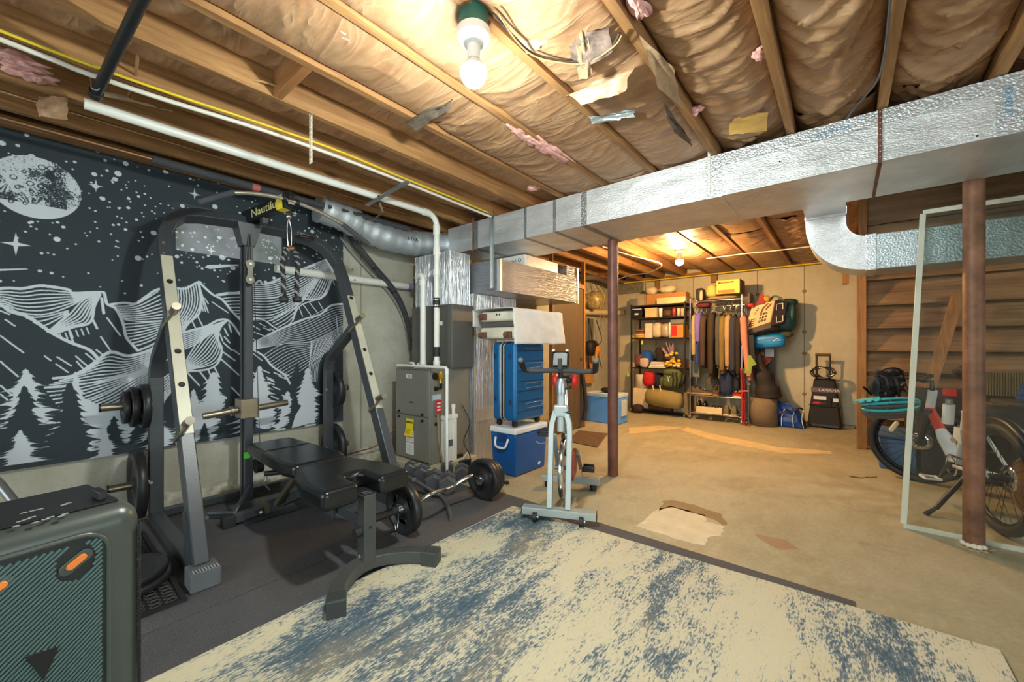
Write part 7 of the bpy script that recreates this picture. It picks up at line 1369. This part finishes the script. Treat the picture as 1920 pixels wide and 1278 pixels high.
o = thing('leaflet_box', 'open carton with red and orange picture behind the black sack', 'carton', V((aty(1436, 705, 7.5).x, 7.5, .004))); a_, b_ = aty(1420, 662, 7.5), aty(1452, 652, 7.5)
part('board', MB().box(a_.x, b_.x, 7.50, 7.515, .004, b_.z), pc('slate_board', (96, 96, 92), .8), o); part('white_corner', MB().box(b_.x-.12, b_.x-.005, 7.490, 7.499, b_.z-.14, b_.z-.01), M['paper'], o); part('picture', MB().hexa([(a_.x+.0, 7.42, a_.z-.22), (b_.x-.06, 7.42, a_.z-.14), (b_.x-.05, 7.43, a_.z-.14), (a_.x, 7.43, a_.z-.22), (a_.x+.02, 7.42, a_.z-.04), (b_.x-.02, 7.42, a_.z-.08), (b_.x-.02, 7.43, a_.z-.08), (a_.x+.02, 7.43, a_.z-.04)]), pc('poster_red', (196, 74, 56), .6), o); part('picture_edge', MB().tube([(a_.x+.1, 7.415, a_.z-.20), (b_.x-.05, 7.415, a_.z-.11)], .012, 6), pc('poster_orange', (220, 150, 60), .6), o); part('flap', MB().box(a_.x, b_.x-.13, 7.44, 7.49, a_.z-.04, a_.z+.02), M['card'], o)
tb = aty(1430, 797, 6.99); bn2 = thing('taupe_bin', 'round taupe fabric bin on the floor below the black sack', 'bin', (tb.x, 7.12, 0)); rb_ = (aty(1456, 780, 7.1).x-aty(1405, 780, 7.1).x)/2; part('body', MB().lathe([(0, .003), (rb_, .003), (rb_*1.02, .2), (rb_, aty(1430, 748, 6.9).z), (rb_-.02, aty(1430, 748, 6.9).z), (rb_-.03, .05), (0, .04)], (tb.x, 7.12, 0), (0, 0, 1), 30), pc('taupe', (128, 110, 86), .9, bs=120, bd=.002), bn2); part('base_seam', MB().tube([(tb.x+(rb_+.002)*math.cos(a), 7.12+(rb_+.002)*math.sin(a), .03) for a in np.linspace(0, 6.283, 31)[:-1]], .005, 5, closed=True), pc('taupe_dark', (100, 84, 62), .9), bn2)
iq = aty(1482, 800, 7.12); ib = thing('blue_tote', 'crumpled blue shopping tote with pale piping on the floor', 'bag', (iq.x, 7.25, 0)); w2 = (aty(1510, 790, 7.12).x-aty(1454, 790, 7.12).x)/2
def tote(u, v):
    a = 2*math.pi*u; k = 1-.28*v+.05*math.sin(a*4+v*3); n_ = float(fbm(u*9, v*4, 61))-.47
    return V((iq.x+w2*math.copysign(abs(math.cos(a))**.5, math.cos(a))*k+.06*n_-.05*v, 7.26+.13*math.copysign(abs(math.sin(a))**.6, math.sin(a))*(1-.3*v)+.05*n_*2, .004+.30*v*(1+.10*math.sin(a*3)+.15*math.cos(a+2.6))))
part('body', MB().grid(44, 14, tote, cu=True), pc('tote_blue', (24, 70, 150), .35, bs=14, bd=.01), ib, solid=.004)
for dx in (-.55, .15, .72): part('piping', MB().tube(smoothpath([(iq.x+w2*dx+.03, 7.115, .27), (iq.x+w2*dx*1.05, 7.112, .16), (iq.x+w2*(dx*1.15+.04), 7.11, .02)], 4), .006, 6), M['whiteink'], ib)
part('handle', MB().tube(smoothpath([(iq.x-.05, 7.16, .27), (iq.x+.02, 7.10, .24), (iq.x+.10, 7.12, .30), (iq.x+.14, 7.18, .28)], 5), .012, 6), pc('tote_navy', (20, 26, 50), .5), ib); part('purple_label', MB().box(iq.x-.14, iq.x-.05, 7.10, 7.106, .20, .24), pc('purple', (62, 44, 100), .5), ib)
# wheeled instrument case
yq = aty(1546, 803, 7.40); yc = thing('wheeled_case', 'black trapezoid wheeled case with white brand patch and raised handle', 'case', (yq.x, 7.5, 0)); yx = yq.x; YF = 7.40
xl_, xr2, xt0, xt1 = aty(1513, 795, YF).x, aty(1579, 800, YF).x, aty(1525, 712, YF).x, aty(1566, 714, YF).x; zt_ = aty(1545, 711, YF).z
part('body', MB().hexa([(xl_, YF, .02), (xr2, YF, .02), (xr2, YF+.28, .02), (xl_, YF+.28, .02), (xt0, YF+.10, zt_), (xt1, YF+.10, zt_), (xt1, YF+.28, zt_), (xt0, YF+.28, zt_)]), pc('case_black', (30, 28, 26), .7, bs=90, bd=.002), yc, .028)
ft = lambda z: YF+.10*(z-.02)/(zt_-.02)-.004
zz = aty(1545, 732, YF).z; part('brand_patch', MB().box(yx-.16, yx+.17, ft(zz)-.003, ft(zz)+.004, zz-.035, zz+.035), pc('patch_purple', (104, 84, 92), .6), yc); text('brand_lettering', 'YAMAHA', (yx+.045, ft(zz)-.0045, zz), (1, 0, 0), (0, .13, 1), .062, M['whiteink'], yc, 1.0); part('brand_roundel', MB().tube([(yx-.115+.022*math.cos(a), ft(zz)-.005, zz+.022*math.sin(a)) for a in np.linspace(0, 6.28, 15)[:-1]], .004, 5, closed=True), pc('roundel_pink', (190, 110, 130), .5), yc)
zz = aty(1537, 746, YF).z; part('white_label', MB().box(aty(1525, 746, YF).x, aty(1549, 746, YF).x, ft(zz)-.004, ft(zz)+.004, zz-.025, zz+.025), M['whiteink'], yc); part('white_label', MB().box(aty(1562, 750, YF).x, aty(1572, 750, YF).x, ft(zz)-.004, ft(zz)+.004, zz-.05, zz), M['whiteink'], yc)
zz = aty(1533, 756, YF).z; part('red_tag', MB().ball((aty(1531, 756, YF).x, ft(zz)-.006, zz), .055, .008, .022, 12, 6), pc('case_red', (190, 40, 52), .5), yc); part('red_cord', MB().tube([(aty(1531, 756, YF).x, ft(zz)-.006, zz), (aty(1549, 757, YF).x, ft(zz)-.006, zz)], .005, 5), MATS['case_red'], yc)
part('pocket_seam', MB().tube([(yx-.19, ft(.30)-.004, .33), (yx, ft(.30)-.004, .31), (yx+.19, ft(.30)-.004, .32)], .006, 5), M['black'], yc); part('side_buckle', MB().cbox((aty(1554, 750, YF).x, ft(zz)-.008, zz+.02), .05, .02, .13), M['black'], yc, .006); part('kick_plate', MB().box(yx-.15, yx+.16, YF-.006, YF+.012, .02, .055), pc('kick_grey', (58, 56, 54), .4), yc, .004)
for dx in (-.14, .16): part('wheel', MB().cyl((yx+dx-.02, YF+.27, .034), (yx+dx+.02, YF+.27, .034), .033, 14), M['rubber'], yc)
h0, h1 = aty(1531, 712, 7.55), aty(1556, 712, 7.55); ht = aty(1543, 665, 7.55).z
for h in (h0, h1): part('handle_tube', MB().cyl((h.x, 7.55, zt_-.02), (h.x, 7.55, ht), .013, 10), plain('bronze_tube', (74, 56, 40), .4, .4), yc)
part('handle_grip', MB().tube([(h0.x-.015, 7.55, ht), (h1.x+.015, 7.55, ht)], .021, 12), plain('brown_grip', (96, 72, 50), .6), yc)
cl2 = thing('cable_coil', 'shiny coil of grey cable looped around the wheeled case handle', 'cable', ((h0.x+h1.x)/2, 7.52, zt_))
for k in range(5):
    r_ = .095+.009*k; part('loop', MB().tube([((h0.x+h1.x)/2+r_*1.15*math.cos(a), 7.50-.012*k+.02*math.sin(3*a), zt_+.10+r_*.62*math.sin(a)+.01*math.sin(5*a+k)) for a in np.linspace(0, 6.283, 25)[:-1]], .007, 6, closed=True), M['chrome'] if k % 2 else M['blackplastic'], cl2)
# ================================================================== BICYCLE BEHIND THE GLASS
RA, h_ = V((.765, 3.985, .352)), V((-.236, .972, 0)); FA = V((.505, 5.03, .352)); sd_ = V((h_.y, -h_.x, 0)); up_ = V((0, 0, 1))
bkx = thing('bicycle', 'white and red mountain bike parked behind the glass panel', 'bicycle', (.64, 4.5, 0))
def wheel(c, ax, nm):
    ax = V(ax).normalized(); a, b = frame(ax); circ = lambda r, n, o=0: [V(c)+(a*math.cos(t_)+b*math.sin(t_))*r+ax*o for t_ in np.linspace(0, 2*math.pi, n+1)[:-1]]
    part('tyre', MB().tube(circ(.322, 48), .030, 12, closed=True), M['rubber'], bkx); part('rim', MB().tube(circ(.285, 48), .011, 8, closed=True), plain('dark_rim', (40, 40, 42), .25, .6), bkx)
    part('hub', MB().cyl(V(c)-ax*.05, V(c)+ax*.05, .024, 14), M['blackplastic'], bkx); part('brake_disc', MB().lathe([(.045, .036), (.085, .036), (.085, .039), (.045, .039), (.045, .036)], c, ax, 28), M['chrome'], bkx)
    sp = MB(); 
    for k in range(28):
        t_ = k*2*math.pi/28; d0 = a*math.cos(t_+(.35 if k % 2 else -.35))+b*math.sin(t_+(.35 if k % 2 else -.35)); d1 = a*math.cos(t_)+b*math.sin(t_); sp.tube([V(c)+d0*.022+ax*(.03 if k % 4 < 2 else -.03), V(c)+d1*.282], .0016, 4)
    part('spokes', sp, M['gaspipe'], bkx, kind='stuff')
FX = V((.26, .965, 0)); FX.normalize(); wheel(FA, FX, 'front'); wheel(RA, sd_, 'rear')
part('wheel_reflector', MB().ball(FA+V((-.165, -.03, .12)), .02, .008, .055, 10, 6, .6, R=Matrix.Rotation(.5, 3, 'Y')), pc('amber_reflector', (232, 226, 190), .3), bkx)
wf, rf_ = pc('frame_white', (216, 222, 226), .3), pc('frame_red', (206, 58, 44), .35); BB = RA+h_*.47+V((0, 0, -.05)); HT0, HT1 = RA+h_*.905+V((0, 0, .32)), RA+h_*.865+V((0, 0, .45)); ST = RA+h_*.36+V((0, 0, .42))
part('down_tube', MB().tube([HT0, HT0.lerp(BB, .42)], [.030, .034], 12), rf_, bkx, label='red upper half of the down tube'); part('down_tube', MB().tube([HT0.lerp(BB, .42), HT0.lerp(BB, .55), BB], [.035, .046, .040], 12), wf, bkx); part('seat_tube', MB().tube([BB, ST+(ST-BB)*.12], .022, 12), wf, bkx); part('head_tube', MB().tube([HT0+(HT0-HT1)*.2, HT1+(HT1-HT0)*.2], .030, 12), wf, bkx)
for s in (-1, 1): part('chain_stay', MB().tube([BB+sd_*.035*s, RA+sd_*.062*s], .013, 8), wf, bkx); part('seat_stay', MB().tube([ST+sd_*.02*s-(ST-BB)*.1, RA+sd_*.062*s+V((0, 0, .01))], .010, 8), wf, bkx); part('fork_blade', MB().tube([HT0+FX*.055*s+V((0, 0, -.02)), FA+FX*.06*s], [.019, .015], 10), M['blackplastic'], bkx)
part('fork_crown', MB().beam(HT0+FX*.075+V((0, 0, -.03)), HT0-FX*.075+V((0, 0, -.03)), .05, .045), M['blackplastic'], bkx, .006)
part('shock', MB().tube([ST.lerp(BB, .35)+h_*.02, ST.lerp(BB, .62)+h_*.10], .024, 12), M['chrome'], bkx); part('rocker_link', MB().prism([(-.05, -.06), (.06, -.02), (.05, .06), (-.03, .05)], ST.lerp(BB, .5)-sd_*.03, h_, up_, .012), wf, bkx, .003)
part('water_bottle', MB().tube([HT0.lerp(BB, .48)+V((0, 0, .10))-h_*.07, HT0.lerp(BB, .48)+V((0, 0, .25))-h_*.09], .034, 16), wf, bkx); part('bottle_cap', MB().tube([HT0.lerp(BB, .48)+V((0, 0, .255))-h_*.09, HT0.lerp(BB, .48)+V((0, 0, .29))-h_*.092], .022, 12), M['steel'], bkx)
part('red_light', MB().cbox(HT0.lerp(BB, .48)+V((0, 0, .345))-h_*.10, .075, .04, .055), pc('red_lens', (226, 44, 36), .25), bkx, .008)
part('seat_post', MB().tube([ST, ST+(ST-BB).normalized()*.22], .015, 10), M['blackplastic'], bkx); sp0 = ST+(ST-BB).normalized()*.24; part('saddle', MB().tube([sp0-h_*.02, sp0+h_*.04, sp0+h_*.13, sp0+h_*.22], [.055, .065, .03, .018], 14), M['vinyl'], bkx)
part('crank_ring', MB().lathe([(.06, .04), (.085, .04), (.085, .044), (.06, .044), (.06, .04)], BB, sd_*-1, 26), M['chrome'], bkx); part('bottom_bracket', MB().cyl(BB-sd_*.06, BB+sd_*.06, .028, 14), M['blackplastic'], bkx)
part('crank_arm', MB().beam(BB-sd_*.065, BB-sd_*.07+h_*.10+V((0, 0, -.13)), .014, .024), M['blackplastic'], bkx); part('crank_arm', MB().beam(BB+sd_*.065, BB+sd_*.07-h_*.10+V((0, 0, .13)), .014, .024), M['blackplastic'], bkx)
pq = BB-sd_*.12+h_*.10+V((0, 0, -.13)); part('pedal', MB().rect([pq+h_*.05+sd_*.045, pq+h_*.05-sd_*.045, pq-h_*.05-sd_*.045, pq-h_*.05+sd_*.045], .012, .016, closed=True), M['whiteink'], bkx); pq = BB+sd_*.12-h_*.10+V((0, 0, .13)); part('pedal', MB().cbox(pq, .09, .09, .02), M['blackplastic'], bkx, .004)
part('kickstand', MB().tube([BB-sd_*.05-h_*.20+V((0, 0, -.03)), atz(1755, 952, .05)], .016, 8), M['blackplastic'], bkx); part('kickstand_foot', MB().tube([atz(1755, 952, .05), atz(1736, 963, .012)], [.011, .017], 8), M['blackplastic'], bkx)
part('chain', MB().tube([BB+sd_*-.045+V((0, 0, .08)), RA-sd_*.045+V((0, 0, .045))], .005, 6).tube([BB+sd_*-.045+V((0, 0, -.08)), RA-sd_*.045+V((0, 0, -.06))], .005, 6), M['gaspipe'], bkx); part('derailleur', MB().tube([RA-sd_*.07, RA-sd_*.075+h_*.04+V((0, 0, -.14))], .012, 8), M['blackplastic'], bkx)
for dx in (0, .035): part('fender_reflector', MB().tube([RA+h_*(.20-dx)-sd_*.075+V((0, 0, .16)), RA+h_*(.06-dx*.3)-sd_*.075+V((0, 0, -.02))], .012, 8), wf, bkx)
part('mudguard', MB().tube([RA+h_*(.36*math.cos(t_))+V((0, 0, .37*math.sin(t_))) for t_ in np.linspace(.9, 2.9, 14)], .028, 8), M['blackplastic'], bkx)
STM = HT1+V((0, 0, .10)); WX = V((.965, -.26, 0)); WX = V((-FX.y, FX.x, 0))
part('stem', MB().tube([HT1, STM, STM-V((FX.y, -FX.x, 0))*.06], .017, 10), M['blackplastic'], bkx); hb0 = STM-V((FX.y, -FX.x, 0))*.06
part('handlebar', MB().tube(smoothpath([hb0-FX*.34+V((0, 0, .03)), hb0-FX*.12+V((0, 0, .02)), hb0, hb0+FX*.12+V((0, 0, .02)), hb0+FX*.34+V((0, 0, .03))], 4), .014, 10), M['blackplastic'], bkx)
for s in (-1, 1): part('grip', MB().tube([hb0+FX*s*.22+V((0, 0, .026)), hb0+FX*s*.35+V((0, 0, .03))], .019, 10), M['rubber'], bkx); part('brake_lever', MB().tube([hb0+FX*s*.20+V((-.02, 0, .02)), hb0+FX*s*.26+V((-.07, 0, -.01)), hb0+FX*s*.31+V((-.07, 0, -.02))], .006, 6), M['steel'], bkx); part('brake_hose', MB().tube(smoothpath([hb0+FX*s*.19+V((-.02, 0, .02)), hb0+FX*s*.12+V((-.16, 0, .03)), HT0+V((-.14, -.02, .12)), HT0+V((-.03, 0, 0))], 5), .004, 6), M['rubber'], bkx)
# basket pouch and helmet on the front of the bike
hp0 = aty(1664, 716, 4.78); hbg = thing('handlebar_bag', 'black handlebar pouch bundle hanging over the front wheel', 'bag', hp0-V((0, 0, .15)))
pcm = pc('pouch_cloth', (38, 38, 40), .85, bs=30, bd=.01)
for k_, (dx, dz, a, b) in enumerate(((.03, .0, .085, .075), (-.05, -.05, .06, .07), (.06, .07, .05, .045), (-.02, .06, .055, .035), (.0, -.09, .07, .05))): part('pouch_fold', MB().ball(hp0+V((dx, .05+.01*k_, dz)), a, .07, b, 24, 16, .6, .45, 5+k_, rag=.25), pcm if k_ % 2 else M['blackplastic'], hbg)
for k_ in range(3): part('buckle_strap', MB().rect(smoothpath([hp0+V((-.08+.06*k_, -.04, .05)), hp0+V((-.06+.06*k_, -.06, -.02)), hp0+V((-.07+.07*k_, -.04, -.12))], 4), .018, .004, (0, 1, 0)), M['gaspipe'], hbg); part('strap', MB().tube(smoothpath([hp0+V((-.06, -.03, .08)), hp0+V((0, -.06, .12)), hp0+V((.08, -.03, .11)), hp0+V((.12, 0, -.04))], 4), .006, 6), M['gaspipe'], hbg); part('phone_holder', MB().beam(hp0+V((-.16, 0, -.05)), hp0+V((-.10, 0, -.12)), .05, .015), M['blackplastic'], hbg, .004)
hq = aty(1664, 762, 4.72); hl = thing('bike_helmet', 'teal and grey cycling helmet hanging over the front wheel', 'helmet', hq-V((0, 0, .09))); tl = pc('teal_helmet', (58, 186, 196), .3); hgm = pc('helmet_grey', (78, 82, 86), .4)
# lies on its side: nose to the left, crown towards the viewer and down, ribs run from nose to tail
NR = 9
def hrib(i, t_, lift=0.0):
    ph = -1.25+2.5*i/(NR-1); a = math.pi*(t_*.96+.02); R_ = 1+lift
    x, sd2, cr2 = -.175*math.cos(a)*R_, .105*math.sin(ph)*(math.sin(a)**.55)*R_, .105*math.cos(ph)*(math.sin(a)**.6)*R_
    return hq+V((x+.01, -.02, .015+.16*x))+V((0, .6, -.8))*sd2+V((0, -.8, -.6))*cr2
def inner(u, v): return hrib((NR-1)*u, v, -.10)
part('liner', MB().grid(15, 16, inner), M['black'], hl, solid=.006)
for i in range(NR):
    w_ = .010 if i % 2 else .013; P = [hrib(i, t_) for t_ in np.linspace(0, 1, 15)]
    part('shell_rib', MB().rect(P, .022 if i % 2 else .028, .016, (0, -.8, -.6)), tl if i in (0, 1, 3) else hgm, hl, .004)
for t_ in (.22, .48, .74): part('cross_rib', MB().rect([hrib(i, t_+.03*math.sin(i*2.3)) for i in np.linspace(0, NR-1, 13)], .020, .014, (0, -.8, -.6)), hgm, hl, .003)
part('rim', MB().tube([hrib(0, t_) for t_ in np.linspace(0, 1, 12)]+[hrib(NR-1, t_) for t_ in np.linspace(1, 0, 12)], .012, 8, closed=True), hgm, hl)
v0 = hrib(0, .03); part('visor', MB().hexa([hq+V((-.225, -.10, .030)), hq+V((-.06, -.135, .070)), hq+V((-.06, .06, .070)), hq+V((-.205, .06, .030)), hq+V((-.230, -.10, .038)), hq+V((-.05, -.135, .084)), hq+V((-.05, .06, .084)), hq+V((-.205, .06, .038))]), tl, hl, .003)
for k in range(3): part('visor_vent', MB().hexa([hq+V((-.19+.05*k, -.12-.006*k, .030+.010*k)), hq+V((-.16+.05*k, -.125-.006*k, .038+.010*k)), hq+V((-.16+.05*k, -.11, .038+.010*k)), hq+V((-.19+.05*k, -.11, .030+.010*k)), hq+V((-.185+.05*k, -.12-.006*k, .045+.010*k)), hq+V((-.155+.05*k, -.125-.006*k, .052+.010*k)), hq+V((-.155+.05*k, -.11, .052+.010*k)), hq+V((-.185+.05*k, -.11, .045+.010*k))]), tl, hl)
part('chin_strap', MB().tube(smoothpath([hq+V((.10, -.05, .06)), hq+V((.13, -.04, .14)), hq+V((.09, 0, .22))], 4), .006, 6), M['black'], hl)
# ================================================================== STORED THINGS BEHIND THE BIKE
def crate(x0, x1, y0, y1, z0, z1, mt, name, label, cat='box', lid=True, bev=.01):
    o = thing(name, label, cat, ((x0+x1)/2, (y0+y1)/2, z0)); part('body', MB().box(x0, x1, y0, y1, z0+.003, z1), mt, o, bev)
    if lid: part('lid', MB().box(x0-.008, x1+.008, y0-.008, y1+.008, z1+.001, z1+.03), mt, o, bev*.6)
    return o
crate(.26, .52, 5.35, 5.95, 0, .30, pc('tote_slate_blue', (74, 104, 140), .45), 'blue_bin', 'slate blue tote on the floor behind the bike front wheel', 'bin')
crate(.55, 1.12, 5.32, 5.95, 0, .44, pc('tote_dark', (52, 48, 44), .4), 'dark_bin', 'dark plastic tote behind the bike frame', 'bin'); solo('paper_scrap', MB().ball((.55, 5.28, .012), .07, .03, .010, 10, 6, noise=.3, seed=3), pc('scrap_tan', (196, 164, 110)), 'small tan paper scrap on the floor under the dark tote', 'paper')
crate(1.15, 1.85, 4.75, 5.35, 0, .56, M['card'], 'moving_box', 'large brown carton at the right behind the rear wheel', 'carton', False, .004); part('tape_strip', MB().box(1.45, 1.52, 4.748, 4.7495, .02, .56), pc('box_tape', (160, 112, 66), .4), bpy.data.objects['moving_box'])
crate(1.10, 1.65, 5.45, 6.0, 0, .66, pc('grey_tote', (84, 82, 78), .5), 'grey_bin', 'grey tote behind the large carton, blue towels on it', 'bin')
for i in range(3): solo('folded_towel', MB().ball((1.36, 5.70, .725+i*.055), .17-.012*i, .15, .034, 18, 8, .6, .1, i), pc('towel_blue', (46, 78, 150), .95, bs=60, bd=.004), ['lowest blue towel folded on the grey tote', 'middle blue towel folded on the grey tote', 'top blue towel folded on the grey tote'][i], 'towel')
solo('purple_roll', MB().tube([(1.22, 4.95, .646), (1.75, 4.9, .646)], .082, 18), pc('mauve', (112, 84, 106), .8), 'mauve rolled mat lying on the large brown carton', 'roll'); solo('tan_bag', MB().ball((1.06, 4.60, .20), .13, .16, .20, 18, 12, .7, .15, 3), pc('tan_canvas', (164, 112, 66), .85, bs=20, bd=.01), 'tan canvas bag between the rear wheel and the carton', 'bag')
solo('grey_handle_bag', MB().ball((.98, 5.14, .58), .14, .12, .13, 16, 10, .6, .15, 6), pc('pack_grey', (72, 70, 64), .8), 'dark grey pack on the dark tote behind the column', 'bag')
solo('leaning_board', MB().hexa([(.64, 6.02, .76), (.73, 6.02, .76), (.73, 6.06, .76), (.64, 6.06, .76), (.86, 6.16, 1.75), (.96, 6.16, 1.75), (.96, 6.20, 1.75), (.86, 6.20, 1.75)]), M['post'], 'slanting timber leaning against the wooden partition behind glass', 'board'); solo('board_rest', MB().box(.50, .98, 5.97, 6.17, 0, .755), pc('chest_dark', (58, 50, 42), .6), 'dark chest under the slanting timber', 'chest', bevel=.01)
sm_ = thing('slat_blind', 'rolled reed blind hung low on the wooden partition', 'blind', (1.5, 6.2, .70))
for k in range(60): x = 1.02+k*.018; part('reed', MB().cyl((x, 6.215, .70), (x, 6.215, .935), .0075, 5), pc('reed_tan', (128, 108, 72), .8), sm_)
pb = thing('plastic_bundle', 'clear plastic-wrapped grey bundle hanging at the right edge', 'bundle', (1.48, 5.1, .95)); part('wrap', MB().ball((1.42, 5.05, 1.22), .26, .22, .24, 22, 14, .8, .25, 11), plain('grey_film', (150, 154, 154), .18, 0, .15, 12, 30, .01), pb); part('hanging_cord', MB().tube([(1.42, 5.05, 1.44), (1.5, 5.05, 2.47)], .005, 6), M['whiteink'], pb)
solo('steel_stool', MB().cyl((1.35, 5.20, .58), (1.35, 5.20, .98), .04, 14).lathe([(0, .98), (.14, .98), (.15, 1.0), (0, 1.01)], (1.35, 5.2, 0), (0, 0, 1), 18), pc('blue_grey_metal', (120, 132, 150), .4), 'blue-grey pump stand beside the blue towels', 'stand')

# ------------------------------------------------------------------ lettering becomes plain mesh
bpy.context.view_layer.update(); dg = bpy.context.evaluated_depsgraph_get()
for ob in [x for x in bpy.data.objects if x.type == 'FONT']:
    me = bpy.data.meshes.new_from_object(ob.evaluated_get(dg)); nm = ob.name.split('.')[0]
    nb = bpy.data.objects.new(nm, me); COL.objects.link(nb); nb.parent = ob.parent; nb.matrix_local = ob.matrix_local.copy()
    bpy.data.objects.remove(ob)
